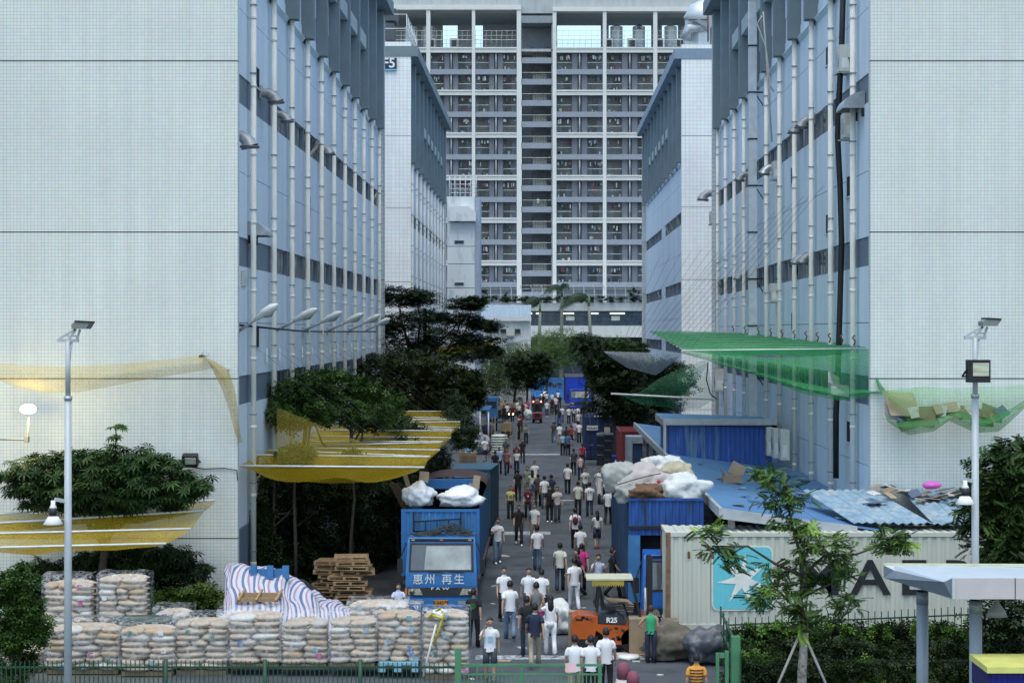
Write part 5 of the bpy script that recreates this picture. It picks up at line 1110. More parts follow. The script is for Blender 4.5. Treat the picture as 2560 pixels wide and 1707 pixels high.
# upright timbers
for i, (px, y0, y1, dx) in enumerate(((1196,1060,1100,4),(1208,1048,1098,-6),(1228,1045,1095,3),(1238,1040,1098,0),(1262,1070,1120,2),(1280,1056,1110,-5),(1290,1075,1125,3))):
    q0 = G(px, y1+20); a = P(px+dx, y0, q0.y); tag(MB().bar((q0.x,q0.y,.03), a, .06, .04).build('timber_post', mat('raw timber', (.38,.27,.14), .85)), 'raw timber upright sticking out of the left goods, number %s from the left' % ['one','two','three','four','five','six','seven'][i], 'timber', 'timber uprights in the left goods')
p = G(1172,1158); t = thing('blue_drum', p, 'light blue plastic drum left of the goods', 'drum'); MB().lathe((p.x,p.y,.03), [(.27,0),(.29,.05),(.27,.3),(.29,.45),(.27,.6),(.29,.9),(.2,1.0),(.1,1.02)], 14).build('drum_body', mat('light blue plastic', (.08,.33,.62), .5), t); MB().lathe((p.x,p.y,1.05), [(.12,0),(.12,.06)], 10).build('drum_cap', white_p, t)
# left awning
t = thing('market_awning', (-5.6,100,0), 'low blue awning on white posts beyond the left goods', 'awning')
MB().box(-6.6,150,3.0,-4.4,158,3.1).build('awning_sheet', mat('blue awning', (.05,.14,.30)), t)
for x in (-6.5,-5.2,-4.5): MB().tube([(x,150.1,0),(x,150.1,3.0)], .06, 6).build('post', pole_m, t)
t = thing('small_bus', (-5,190,0), 'light blue vehicle roof behind the goods on the far left', 'van')
a, b = P(1216,0,190), P(1243,0,190); MB().box(a.x,190,.4,b.x,194,2.6).build('van_body', mat('mid blue van', (.05,.17,.36), .4), t); MB().box(a.x+.08,189.97,1.5,b.x-.08,189.995,2.2).build('windscreen', glass, t)
for x in (a.x+.1,b.x-.1): wheel(t, x, 190.8, .36, .2)
# pallets pile
plk = MB()
for k in range(5): plk.box(-.6,-.5+k*.22,.10,.6,-.38+k*.22,.125)
pal_top = plk.mesh('deck_board', mat('pallet timber', (.36,.24,.13), .85, na=.2, ns=4))
bd = MB().box(-.6,-.055,-.011,.6,.055,.011).mesh('board', mat('pallet timber', (0,0,0))); bk = MB().box(-.05,-.055,-.045,.05,.055,.045).mesh('block', mat('pallet block timber', (.28,.19,.11), .85, na=.2))
def pallet(loc, rz, label, grp, mt=None):
    t = thing('timber_pallet', loc, label, 'pallet', grp); x, y, z = loc
    M = Matrix.Rotation(rz, 3, 'Z')
    for k in range(5): v = M@Vector((0,-.44+k*.22,.121)); place(bd, 'board', t, (x+v.x,y+v.y,z+v.z), (0,0,rz), mat=mt)
    for k in range(3):
        v = M@Vector((0,-.44+k*.44,.012)); place(bd, 'board', t, (x+v.x,y+v.y,z+v.z), (0,0,rz), mat=mt)
        for j in range(3): v = M@Vector((-.55+j*.55,-.44+k*.44,.067)); place(bk, 'block', t, (x+v.x,y+v.y,z+v.z), (0,0,rz), mat=mt)
    return t
rnd = random.Random(21); nms = ['lowest','second','third','fourth','fifth','sixth','seventh','eighth','ninth','topmost']
b0 = P(878,1540,63.5)
for k in range(10): pallet((b0.x+rnd.uniform(-.1,.22)+(-.1 if 3 < k < 6 else 0), 63.5+rnd.uniform(-.1,.1), .03+k*.172), rnd.uniform(-.15,.15), '%s pallet of the leaning timber pile left of the blue truck' % nms[k], 'timber pallets in the leaning pile')
for k in range(9): pallet((b0.x-.75+rnd.uniform(-.1,.2), 64.4+rnd.uniform(-.1,.1), .03+k*.16), rnd.uniform(-.3,.1), '%s pallet of the shadowed pile behind the leaning one' % nms[k], 'timber pallets in the shadowed pile')
rp = G(1170,1180)
for k in range(6): pallet((-5.3, 128, .04+k*.17), .1, '%s pallet of the far pile by the grey sack' % nms[k], 'far timber pallets')
# striped sheet pile
def stripes():
    m = bpy.data.materials.new('striped tarpaulin'); m.use_nodes = True; t = m.node_tree; N = t.nodes; L = t.links; b = N['Principled BSDF']; b.inputs['Roughness'].default_value = .55
    uv = N.new('ShaderNodeUVMap'); sp = N.new('ShaderNodeSeparateXYZ'); L.new(uv.outputs[0], sp.inputs[0])
    a = N.new('ShaderNodeMath'); a.operation = 'MULTIPLY'; a.inputs[1].default_value = 17; L.new(sp.outputs[0], a.inputs[0])
    f = N.new('ShaderNodeMath'); f.operation = 'FRACT'; L.new(a.outputs[0], f.inputs[0])
    r = N.new('ShaderNodeValToRGB'); r.color_ramp.interpolation = 'CONSTANT'; e = r.color_ramp.elements; e[0].position = 0; e[0].color = (.46,.48,.55,1); e[1].position = .25; e[1].color = (.10,.13,.25,1)
    for p_, c in ((.5,(.50,.51,.57,1)),(.75,(.34,.20,.26,1)),(.92,(.44,.44,.50,1))): x = e.new(p_); x.color = c
    L.new(f.outputs[0], r.inputs[0]); L.new(r.outputs[0], b.inputs['Base Color']); return m
t = thing('striped_sheet', P(700,1500,56), 'blue, pink and white striped sheet draped over a heap', 'tarpaulin')
prof = [(566,1540,1410),(580,1540,1405),(640,1540,1412),(700,1540,1424),(740,1540,1445),(790,1540,1475),(830,1540,1500),(872,1545,1508),(900,1550,1512)]
mb = MB(); nu, nv = 60, 16
def tf(u, v):
    i = min(int(u*(len(prof)-1)), len(prof)-2); f = u*(len(prof)-1)-i; x = prof[i][0]*(1-f)+prof[i+1][0]*f; yt = prof[i][2]*(1-f)+prof[i+1][2]*f
    top = P(x, yt, 57.5); bot = P(x-8, 1600, 55.2); e = v**1.6
    p = Vector((top.x*(1-v)+bot.x*v, 57.5-2.3*v, top.z*(1-e)+max(bot.z, .05)*e)); k = .26*noise.noise(Vector((u*11, v*3.5, 2)))+.12*noise.noise(Vector((u*30, v*6, 9)))+.05*math.sin(u*60+v*5)*v
    return p+Vector((.3*k, -abs(k), k*.5))
mb.grid(tf, nu, nv)
o = mb.build('sheet_cloth', stripes(), t); uvl = o.data.uv_layers.new(name='UVMap')
cnt = (nu+1)
for poly in o.data.polygons:
    for li in poly.loop_indices: vi = o.data.loops[li].vertex_index; j, i = divmod(vi, cnt); uvl.data[li].uv = (i/nu+.04*math.sin(j/nv*6)+.10*(j/nv), j/nv)
MB().blob(P(690,1520,58.5), (1.7,.8,1.1), .1, 1, 4, 2).build('heap_beneath', dark_in, t)
bp_ = mat('blue plastic pallet', (.05,.17,.38), .5); t = thing('plastic_pallet', P(672,1430,57), 'blue plastic pallet standing on top of the striped sheet', 'pallet')
a, b = P(622,1447,56.9), P(720,1422,56.9); MB().box(a.x,56.9,a.z,b.x,57.0,b.z).build('deck', bp_, t)
for px in (626,667,706): q_ = P(px,1447,56.8); MB().box(q_.x,56.78,q_.z,q_.x+.2,56.89,q_.z+.42).build('foot', bp_, t)
t = thing('wooden_frame', P(650,1490,55.6), 'small wooden crate frame lying on the striped sheet', 'wooden frame'); wm = mat('pallet timber', (0,0,0)); a, b = P(592,1502,56.0), P(695,1486,55.9)
MB().box(a.x,55.85,a.z,b.x,55.95,a.z+.12).build('board', wm, t); MB().box(a.x+.05,56.05,a.z+.1,b.x+.1,56.15,a.z+.25).build('board', wm, t)
for px in (596,640,690): q_ = P(px,1500,55.8); MB().bar(q_, q_+Vector((.15,.3,.3)), .07, .05).build('brace', wm, t)

# ------------------------------------------------------------ sack pallets at the front left
sk = MB().blob((0,0,0), (.5,.5,.5), 0, 1, 0, 2)
vs = [Vector(v) for v in sk.v]
def sqz(v):
    x = math.copysign(min(.5, abs(v.x)**.75*.62), v.x); y = math.copysign(min(.5, abs(v.y)**.75*.62), v.y); return (x, y, v.z*(1-.30*(abs(x)*2.6)**3))
SKS = []
for sd_ in range(4):
    m2 = MB(); m2.add([Vector(sqz(v))*(1+.10*noise.noise(v*5+Vector((sd_*9,0,0)))) for v in vs], sk.f, 0, True)
    SKS.append(m2.mesh('sack', mat('beige woven sack cloth', (.46,.375,.28), .7, na=.14, ns=3, bump=.3, bs=12, stain=(.56,.52,.46), st=(.54,.66), pscale=3)))
SM = [None]*7+[mat('whitish sack cloth', (.60,.58,.54), .6, na=.08), mat('tan sack cloth', (.46,.33,.20), .7, na=.1), mat('grey beige sack cloth', (.45,.41,.37), .6, na=.1)]
tapes = [mat('blue tape patch', (.08,.20,.45)), mat('teal patch', (.18,.35,.42)), mat('magenta patch', (.5,.06,.3)), mat('green patch', (.03,.16,.08)), mat('white note', (.75,.75,.75))]
def film_mat():
    m = bpy.data.materials.new('clear plastic film'); m.use_nodes = True; t = m.node_tree; N = t.nodes; L = t.links; b = N['Principled BSDF']
    b.inputs['Base Color'].default_value = (.75,.78,.82,1); b.inputs['Roughness'].default_value = .22; b.inputs['Specular IOR Level'].default_value = .9
    tc = N.new('ShaderNodeTexCoord'); nz = N.new('ShaderNodeTexNoise'); nz.inputs['Scale'].default_value = 5; nz.inputs['Detail'].default_value = 6; nz.inputs['Distortion'].default_value = 1.5; L.new(tc.outputs['Object'], nz.inputs[0])
    bp = N.new('ShaderNodeBump'); bp.inputs['Strength'].default_value = .6; bp.inputs['Distance'].default_value = .04; L.new(nz.outputs[0], bp.inputs['Height']); L.new(bp.outputs[0], b.inputs['Normal'])
    mr = N.new('ShaderNodeMapRange'); mr.inputs[1].default_value = .42; mr.inputs[2].default_value = .68; mr.inputs[3].default_value = .03; mr.inputs[4].default_value = .38; L.new(nz.outputs[0], mr.inputs[0])
    tr = N.new('ShaderNodeBsdfTransparent'); mm = N.new('ShaderNodeMixShader'); L.new(mr.outputs[0], mm.inputs[0]); L.new(tr.outputs[0], mm.inputs[1]); L.new(b.outputs[0], mm.inputs[2]); L.new(mm.outputs[0], N['Material Output'].inputs[0]); return m
film = film_mat()
rnd = random.Random(17)
def sack_stack(px0, px1, ptop, Y, label, lay=.165, film_top=True, base=.03, across=2, tint=None, dark=False):
    a, b = P(px0,0,Y).x, P(px1,0,Y).x; zt = P(0,ptop,Y).z; t = thing('sack_pallet', ((a+b)/2, Y, base), label, 'sack stack', 'wrapped sack stacks behind the green fence')
    n = int((zt-.15-base)/lay); w = (b-a)
    MB().box(a+.04,Y+.03,base,b-.04,Y+1.05,base+.12).build('pallet', card[2], t)
    k_ = max(2, round(w/.75))
    for i in range(n):
        z = base+.13+(i+.5)*lay; kk = k_ if rnd.random() < .8 else k_+1
        cuts_ = sorted([0, 1]+[(j+rnd.uniform(-.22,.22))/kk for j in range(1, kk)])
        for j in range(kk):
            sw = (cuts_[j+1]-cuts_[j])*w; x = a+w*(cuts_[j]+cuts_[j+1])/2; m = rnd.choice(SM)
            if tint: m = rnd.choice([tint, tint, None])
            o = place(SKS[rnd.randrange(4)], 'sack', t, (x, Y+.25+rnd.uniform(-.04,.03), z+rnd.uniform(-.012,.012)), (rnd.uniform(-.06,.06), rnd.uniform(-.07,.07), rnd.uniform(-.04,.04)), (sw*1.44, .85, lay*1.5), mat=m)
            if rnd.random() < .16:
                q_ = x+rnd.uniform(-.2,.2)*sw; MB().box(q_-.07,Y-.072,z-.06,q_+.07,Y-.05,z+.06).build('patch', rnd.choice(tapes), t)
        place(SKS[0], 'sack', t, ((a+b)/2, Y+.85, z), (0,0,0), (w*1.3, .6, lay*1.3))
    rr = random.Random(px0)
    mb = MB()
    def fn(u, v):
        ang = u; x = a-.03+(w+.06)*ang; kx = noise.noise(Vector((u*5, v*4, px0*.1)))
        if v < .72: z = base+.2+(zt-base-.12)*(v/.72); y = Y-.10+.05*kx
        else: f = (v-.72)/.28; z = zt+.08+.10*math.sin(f*3.1)*(.6+.8*noise.noise(Vector((u*3, 7, px0)))); y = Y-.08+f*1.1
        return Vector((x+.02*kx, y, z+.03*kx))
    mb.grid(fn, 22, 18); mb.build('plastic_wrap', film, t)
    for (xs, xn) in ((a-.045, 0), (b+.045, 1)):
        mb = MB(); mb.grid(lambda u, v: Vector((xs+.03*noise.noise(Vector((u*4,v*5,px0+xn))), Y-.08+u*1.1, base+.2+(zt-base-.1)*v)), 8, 14); mb.build('plastic_wrap', film, t)
    if dark: MB().box(a+.1,Y-.02,base-.1,b-.1,Y+1,base).build('gap', dark_in, t)
    return t
for (a, b, top, Y, base, lab) in ((108,228,1446,53.2,.03,'tall wrapped sack stack at the back left, beside the lamp pole'),(245,362,1443,53.2,.03,'tall wrapped sack stack at the back, second from the left'),
    (112,298,1556,50.3,.03,'wide grey wrapped sack stack at the front left, behind the lamp pole'),(300,434,1562,50.0,.03,'leaning brown sack stack with green patches, second in the front row'),
    (436,568,1545,50.2,.03,'cloudy wrapped sack stack with white note, third in the front row'),(572,700,1532,50.0,.25,'wrapped sack stack fourth in the front row with a draped plastic sheet'),
    (704,818,1540,49.9,.25,'narrow wrapped sack stack fifth in the front row with a white note'),(824,940,1536,49.8,.3,'left half of the widest sack block in the front row'),(943,1050,1520,49.9,.3,'right half of the widest sack block, standing on a light blue pallet'),(1058,1170,1532,49.6,.03,'whitish sack stack with yellow and black straps at the right end'),
    (10,105,1620,50.6,.03,'low wrapped stack behind the bushes at the far left'),(870,1020,1508,51.4,.03,'sack stack behind the widest block with a pink patch'),(385,470,1524,53,.03,'plastic covered sack stack behind the third front stack'),(545,700,1533,52.4,.03,'low plastic covered stack in front of the striped sheet')):
    sack_stack(a, b, top, Y, lab, base=base, tint=SM[3] if a == 1058 else None)
p = P(345,1548,51.2); tag(MB().blob((p.x+.2,51.3,p.z-.05), (.95,.4,.17), .1, 2, 8, 3).build('green_bundle', mat('dark green bundle', (.035,.06,.05), .8)), 'dark green rolled sheet lying on top of the second front stack', 'rolled sheet')
a, b = P(945,1679,49.6), P(1045,1657,49.6); t = thing('plastic_pallet', ((a.x+b.x)/2,49.6,a.z), 'light blue plastic pallet under the right half of the widest sack block', 'pallet')
lbp = mat('light blue pallet', (.20,.40,.52), .5)
MB().box(a.x,49.62,b.z-.06,b.x,50.6,b.z).build('deck', lbp, t)
for px in (945,985,1027): q_ = P(px,1679,49.62); MB().box(q_.x,49.62,q_.z,q_.x+.2,49.75,b.z-.06).build('foot', lbp, t)
for i, (pts, m) in enumerate((([P(1068,1545,49.45),P(1100,1520,49.5),P(1110,1532,49.4),P(1098,1570,49.4),P(1085,1610,49.4)], 'yellow strap'),([P(1075,1535,49.5),P(1105,1545,49.35)], 'yellow strap'),([P(1090,1560,49.35),P(1070,1640,49.35),P(1058,1690,49.3)], 'white strap'))):
    tag(MB().tube(pts, .03, 6).build('load_strap', mat(m, (.55,.42,.03) if 'yellow' in m else (.6,.6,.58))), ['yellow strap knotted on top of the rightmost sack stack','short yellow strap across the rightmost sack stack','white strap trailing down the rightmost sack stack'][i], 'strap')
tag(MB().blob(P(1100,1535,49.6), (.22,.2,.16), .5, 3, 5, 3).build('plastic_scrap', csk), 'knot of clear plastic on top of the rightmost sack stack', 'plastic scrap')

# ------------------------------------------------------------ green fence, gates
grn = mat('green fence paint', (.018,.065,.035), .5, na=.12); grn2 = mat('light green gate paint', (.07,.22,.11), .5, na=.12, stain=(.3,.3,.2), st=(.66,.72), pscale=4)
bar_me = MB().box(-.011,-.011,0,.011,.011,1.28).mesh('pale', grn)
t = thing('railing_fence', P(560,1707,45), 'dark green railing fence running in front of the sack stacks', 'fence')
xa, xb = P(-30,0,45).x, P(1138,0,45).x; zt = P(0,1652,45).z
n = int((xb-xa)/.115)
for k in range(n): place(bar_me, 'pale', t, (xa+k*.115, 45, zt-1.28+.03*math.sin(k*.05)))
for px in (415,663,901): x = P(px,0,45).x; MB().tube([(x,44.96,0),(x,44.96,zt+.05)], .055, 10).build('post', grn, t)
for z in (-.18, -1.1): MB().box(xa,45.015,zt+z,xb,45.05,zt+z+.05).build('rail', grn, t)
gt = thing('street_gate', P(1320,1707,44.6), 'light green swing gate across the street with a pink notice', 'gate')
YG = 44.8; x0, x1 = P(1150,0,YG).x, P(1508,0,YG).x; zt = P(0,1659,YG).z
MB().box(P(1137,0,YG).x,YG-.06,0,P(1153,0,YG).x,YG+.08,P(0,1620,YG).z).build('gate_post', grn2, gt); MB().box(P(1470,0,YG).x,YG,0.1,P(1477,0,YG).x,YG+.05,zt).build('stile', grn2, gt) if False else None
for px, w in ((1304,.07),(1500,.09)): x = P(px,0,YG).x; MB().box(x-w/2,YG,.1,x+w/2,YG+.06,zt-.061).build('stile', grn2, gt)
MB().box(x0+.01,YG-.003,zt-.06,x1,YG+.05,zt+.0).build('top_rail', grn2, gt)
MB().box(x0+.01,YG+.003,zt-.28,x1-.02,YG+.045,zt-.24).build('rail', grn2, gt); MB().box(x0+.01,YG+.003,.2,x1-.02,YG+.045,.26).build('rail', grn2, gt)
n = int((x1-x0)/.105)
b2 = MB().box(-.012,-.012,0,.012,.012,zt-.27-.26).mesh('pale', grn2)
for k in range(1, n): place(b2, 'pale', gt, (x0+k*.105, YG+.024, .26))
for px in (1193,1255,1354): x = P(px,0,YG).x; MB().box(x-.02,YG+.006,zt-.239,x+.02,YG+.04,zt-.061).build('strut', grn2, gt)
p0, p1 = P(1413,1680,YG-.03), P(1441,1657,YG-.03); MB().box(p0.x,YG-.02,p0.z,p1.x,YG-.008,p1.z).build('notice', mat('pink notice', (.75,.48,.50), .8), gt)
# open gate leaf on the right, fence behind the hedge
t = thing('gate_leaf', P(1835,1707,47), 'green gate leaf swung open beside the right hedge', 'gate')
for k in range(7):
    Y = 52-k*1.1; p = P(1800,1515,52); x = P(1802,0,52).x+(P(1850,0,45.5).x-P(1802,0,52).x)*k/6
    MB().box(x-.02,Y-.02,.1,x+.02,Y+.02,P(0,1515,52).z-.03*k).build('pale', grn, t)
pa, pb = Vector((P(1802,0,52).x,52,0)), Vector((P(1850,0,45.5).x,45.5,0))
for z in (.3, 1.0, 1.5): MB().bar(pa+Vector((0,0,z)), pb+Vector((0,0,z)), .06).build('rail', grn, t)
q0, q1 = P(1828,1590,45.6), P(1850,1590,45.6); MB().box(q0.x,45.5,0,q1.x,45.75,q0.z).build('gate_post', grn2, t)
q0, q1 = P(1790,1632,45), P(1822,1632,45); MB().box(q0.x,45,0,q0.x+.08,45.1,q0.z).build('frame_post', grn2, t); MB().box(q1.x-.09,45,0,q1.x,45.1,q0.z+.05).build('frame_post', grn2, t); MB().box(q0.x+.09,45.01,q0.z-.12,q1.x-.1,45.08,q0.z).build('rail', grn2, t)
t = thing('railing_fence', P(2100,1560,51.5), 'thin green railing fence between the hedge and the pale container', 'fence')
xa, xb = P(1822,0,51.5).x, P(2470,0,51.5).x
bm_ = MB().box(-.012,-.012,0,.012,.012,1.3).mesh('pale', grn); n = int((xb-xa)/.19)
for k in range(n):
    f = k/n; place(bm_, 'pale', t, (xa+k*.19, 51.5, P(0,1548-30*f,51.5).z-1.25+.02*math.sin(k)))
for zz in (1562,1600): MB().bar((xa,51.54,P(0,zz-.0,51.5).z), (xb,51.54,P(0,zz-28,51.5).z), .04).build('rail', grn, t)
# bollard (pink and white)
p = G(1570,1755); t = thing('traffic_bollard', p, 'faded pink and white round barrier block on the road by the gate', 'barrier')
pk = mat('faded pink plastic', (.22,.07,.10), .8, na=.1); wk = mat('faded white plastic', (.50,.50,.48), .7, na=.1); z = P(0,1655,p.y).z
MB().lathe((p.x-.12,p.y,z-.42), [(.16,0),(.17,.25),(.12,.40),(.02,.43)], 14).build('pink_dome', pk, t); MB().lathe((p.x-.12,p.y,.03), [(.26,0),(.19,z-.46)], 14).build('white_base', wk, t)
MB().lathe((p.x+.12,p.y-.15,z-.62), [(.16,0),(.17,.25),(.12,.40),(.02,.43)], 14).build('pink_dome', pk, t); MB().lathe((p.x+.12,p.y-.15,.03), [(.26,0),(.19,z-.66)], 14).build('white_base', pk, t)
# litter
rnd = random.Random(33)
for i, (px, py) in enumerate(((1580,1647),(1570,1631),(1305,1622),(1232,1512),(1262,1392),(1256,1390),(1333,1396),(1354,1396),(1235,1467),(1410,1523),(1457,1522),(1590,1656),(1560,1639),(1605,1628),(1640,1640),(1130,1500),(1180,1700),(1262,1655),(1340,1330),(1450,1700),(1650,1690),(1420,1250),(1300,1350),(1510,1390))):
    p = G(px, py); w = rnd.uniform(.12,.4) if i not in (0,12) else .8
    sheet_at(p+Vector((0,0,.045)), w, w*rnd.uniform(.3,.7), (rnd.uniform(-.05,.05),rnd.uniform(-.05,.05),rnd.uniform(0,3)), card[3 if rnd.random() < .8 else 1], 'scrap of %s on the road, %s' % ('paper', ['by the gate','near the forklift','beside the blue truck','mid street','near the right truck','by the woman in green'][0 if py > 1690 else 5 if px > 1570 else 4 if px > 1500 else 2 if px < 1270 else 1 if py > 1480 else 3]), 'litter on the road')
for i, (px, py, w) in enumerate(((1610,1640,.55),(1655,1632,.4),(1630,1655,.35))): sheet_at(G(px,py)+Vector((0,0,.07+.02*i)), w, w*.6, (.1,.15,.4*i), card[[0,3,1][i]], ['brown cardboard flat on the road by the woman in green','white foam board on the road by the woman in green','tan cardboard flat on the road by the olive sack'][i], 'rubbish')
tag(MB().lathe(G(1572,1648)+Vector((0,0,.04)), [(.3,0),(.33,.03),(.3,.09),(.05,.10)], 16).build('white_bundle', white_p), 'flat white round bundle on the road in front of the forklift', 'bundle')

# ------------------------------------------------------------ lamp poles and canopy
gp = mat('pale blue grey lamp pole', (.42,.46,.48), .45, .1, na=.06)
def lamp_pole(px, Y, topy, label, big=None, bell=None):
    x = P(px,0,Y).x; z = P(0,topy,Y).z; t = thing('lamp_pole', (x, Y, 0), label, 'lamp pole')
    MB().tube([(x,Y,0),(x,Y,z*.86)], [.095,.08], 12).build('pole', gp, t); MB().tube([(x,Y,z*.86),(x,Y,z)], .06, 10).build('upper_pole', gp, t)
    MB().lathe((x,Y,z*.86), [(.09,-.05),(.10,0),(.09,.05)], 12).build('collar', steel, t)
    k = .008*Y/41*1.0; s_ = Y/F
    def q(dx, dy, yy=0): return Vector((x+dx*s_, Y+yy, z-dy*s_))
    MB().bar(q(-27,0), q(27,0), .07).build('crossbar', gp, t); MB().bar(q(-3,-11), q(24,-11), .04).build('crossbar', gp, t)
    for a, b in (((-24,-3),(18,-28)),((0,0),(20,-28)),((22,-2),(30,-27))): MB().bar(q(*a), q(*b), .045).build('strut', gp, t)
    MB().tube([q(10,2),q(6,30),q(3,70)], .02, 6).build('cable', gp, t)
    h = MB(); c = q(36,-38)
    h.prism([(c.x-22*s_,c.z-9*s_),(c.x+14*s_,c.z-9*s_),(c.x+24*s_,c.z+6*s_),(c.x-14*s_,c.z+8*s_),(c.x-22*s_,c.z+2*s_)], Y-.2, Y+.25, 'xz'); h.build('lamp_head', mat('grey lamp head', (.20,.22,.21), .4), t)
    MB().prism([(c.x-14*s_,c.z+8.2*s_),(c.x+24*s_,c.z+6.2*s_),(c.x+24*s_,c.z+10*s_),(c.x-14*s_,c.z+12*s_)], Y-.22, Y+.27, 'xz').build('lamp_rim', black_p, t)
    if bell:
        bz = P(0,bell,Y).z; a = Vector((x-.03,Y,bz)); e = Vector((x-.28,Y-.1,bz+.06)); MB().bar(a, e, .08).build('bell_arm', gp, t); e = e+Vector((0,-.12,0))
        MB().lathe(e, [(.05,-.02),(.05,-.12),(.08,-.16),(.08,-.2)], 14).build('lamp_neck', white_p, t); MB().lathe(e, [(.085,-.2),(.085,-.37)], 14).build('ballast', black_p, t)
        MB().lathe(e, [(.06,-.36),(.12,-.39),(.22,-.55),(.215,-.555),(.10,-.42)], 18).build('bell_shade', white_p, t)
    return t
lamp_pole(170, 41, 851, 'pale grey lamp pole on the left with a white bell lamp hanging from it', bell=1253)
lamp_pole(2438, 41, 844, 'pale grey lamp pole on the right below a big black floodlight', bell=1203)
a, b = P(2417,956,40.7), P(2473,899,40.7); flood(((a.x+b.x)/2,40.7,(a.z+b.z)/2), .50, 'large black floodlight fixed to the right lamp pole').scale.z = 1.28
C = thing('roadside_canopy', P(2400,1700,36), 'grey canopy with two columns and curved roof edge at the lower right', 'canopy')
cg = mat('canopy grey metal', (.20,.24,.28), .4, .2, na=.08, stain=(.40,.34,.18), st=(.70,.76), pscale=2); cw = mat('canopy pinkish panel', (.52,.49,.49), .5, na=.04); cl = mat('canopy roof sheet', (.46,.53,.60), .45, na=.05)
def q(px, py, Y): return tuple(P(px, py, Y))
mb = MB(); mb.add([q(2209,1412,38.5),q(2209,1444,38.5),q(2381,1496,34.5),q(2381,1444,34.5),q(2360,1454,34.6),q(2235,1425,38.2)], [(0,1,2,4,5),(4,2,3)])
mb.add([q(2209,1444,38.5),q(2381,1496,34.5),q(2640,1496,34.5),q(2640,1444,38.5)], [(0,1,2,3)]); mb.build('side_fascia', cg, C)
MB().add([q(2209,1412,38.5),q(2235,1425,38.2),q(2360,1454,34.6),q(2381,1444,34.5),q(2640,1444,34.5),q(2640,1418,38.5),q(2235,1413,38.5)], [(0,1,6),(1,2,3,4,5,6)]).build('roof_sheet', cl, C)
MB().bar(q(2209,1411,38.5), q(2640,1413,38.5), .06).build('roof_edge', mat('yellowish edge', (.55,.55,.38)), C)
for (u0, u1) in ((2386,2535),(2538,2660)):
    A = P(u0,1496,34.5); B = P(u1,1444,34.5); MB().box(A.x,34.45,A.z,B.x,34.55,B.z).build('front_panel', cw, C)
MB().bar(q(2383.5,1444,34.45), q(2383.5,1496,34.45), .05).build('corner_trim', steel_l, C)
cm = mat('blue grey column', (.26,.30,.34), .4, .1, na=.05)
for (px, Y, zt) in ((2306,38,1478),(2439,35.5,1500)): x = P(px,0,Y).x; MB().tube([(x,Y,0),(x,Y,P(0,zt,Y).z)], .125, 18).build('column', cm, C); MB().tube([(x,Y,P(0,zt+32,Y).z),(x,Y,P(0,zt,Y).z)], .128, 18).build('column_cap', cg, C)
for (px, py) in ((2492,1525),(2580,1548)):
    c = P(px, py, 36.5); t = thing('ceiling_bell_lamp', c, 'glass bell lamp under the canopy, %s' % ('nearer the column' if px < 2500 else 'at the picture edge'), 'lamp'); MB().lathe(c, [(.04,.3),(.05,.15),(.16,0),(.22,-.12)], 16).build('shade', mat('smoky glass shade', (.3,.32,.30), .2), t); MB().tube([c+Vector((0,0,.3)), c+Vector((0,0,.6))], .015, 6).build('rod', steel, t)
t = thing('tiled_booth', P(2500,1700,34), 'low booth with yellow top and dark blue tiles at the bottom right corner', 'booth'); a, b = P(2455,1672,34), P(2640,1657,34)
MB().box(a.x,33.6,a.z,b.x,35,b.z).build('counter_top', mat('pale yellow top', (.62,.62,.18), .5), t); MB().box(a.x+.02,33.7,0,b.x,34.9,a.z-.42).build('base', white_p, t)
tl = MB().box(-.048,-.01,-.048,.048,.01,.048).mesh('tile', mat('dark blue tile', (.02,.02,.16), .2))
for r in range(2):
    for k in range(14): place(tl, 'tile', t, (a.x+.14+k*.102, 33.68, a.z-.06-.17*r*.6-.0))
MB().box(a.x+.02,33.69,a.z-.41,b.x,34.9,a.z-.001).build('tile_backing', mat('navy backing', (.015,.015,.10)), t)
# ------------------------------------------------------------ people
skin_m = mat('skin', (.40,.25,.165), .6, na=.04); hair_m = mat('black hair', (.012,.010,.010), .5); hair_br = mat('dark brown hair', (.05,.02,.015), .5)
dark_eye = mat('eye dark', (.02,.015,.012), .5)
def joints(pose):
    J = {}
    walk = {'walkA': 1, 'walkB': -1, 'stepA': .5, 'stepB': -.5, 'phone': .3, 'chest': -.4, 'hair': .8}.get(pose, 0)
    for s, n in ((-1, 'R'), (1, 'L')):
        k = walk*s                              # positive = this leg forward (-y)
        J['hip'+n] = Vector((s*.088, 0, .92))
        if k > 0: J['knee'+n] = Vector((s*.10, -.17*k, .50)); J['ank'+n] = Vector((s*.095, -.27*k, .085))
        else: J['knee'+n] = Vector((s*.10, .02*k, .50)); J['ank'+n] = Vector((s*.095, -.30*k, .085-.10*k))
        a = -k
        J['sho'+n] = Vector((s*.158, .0, 1.385)); J['elb'+n] = Vector((s*.215, -.12*a+.03, 1.12)); J['wri'+n] = Vector((s*.228, -.26*a-.03, .88))
    if pose == 'phone': J['elbR'] = Vector((-.26,-.14,1.17)); J['wriR'] = Vector((-.13,-.13,1.50))
    if pose == 'chest': J['elbR'] = Vector((-.25,-.05,1.13)); J['wriR'] = Vector((-.06,-.20,1.28))
    if pose == 'fold':
        J['elbR'] = Vector((-.25,-.07,1.13)); J['wriR'] = Vector((-.02,-.22,1.14)); J['elbL'] = Vector((.25,-.07,1.13)); J['wriL'] = Vector((.02,-.2,1.17))
    if pose == 'hair': J['elbL'] = Vector((.30,-.05,1.25)); J['wriL'] = Vector((.22,-.06,1.52))
    if pose == 'hips': J['elbL'] = Vector((.36,.02,1.14)); J['wriL'] = Vector((.17,-.06,1.02))
    return J
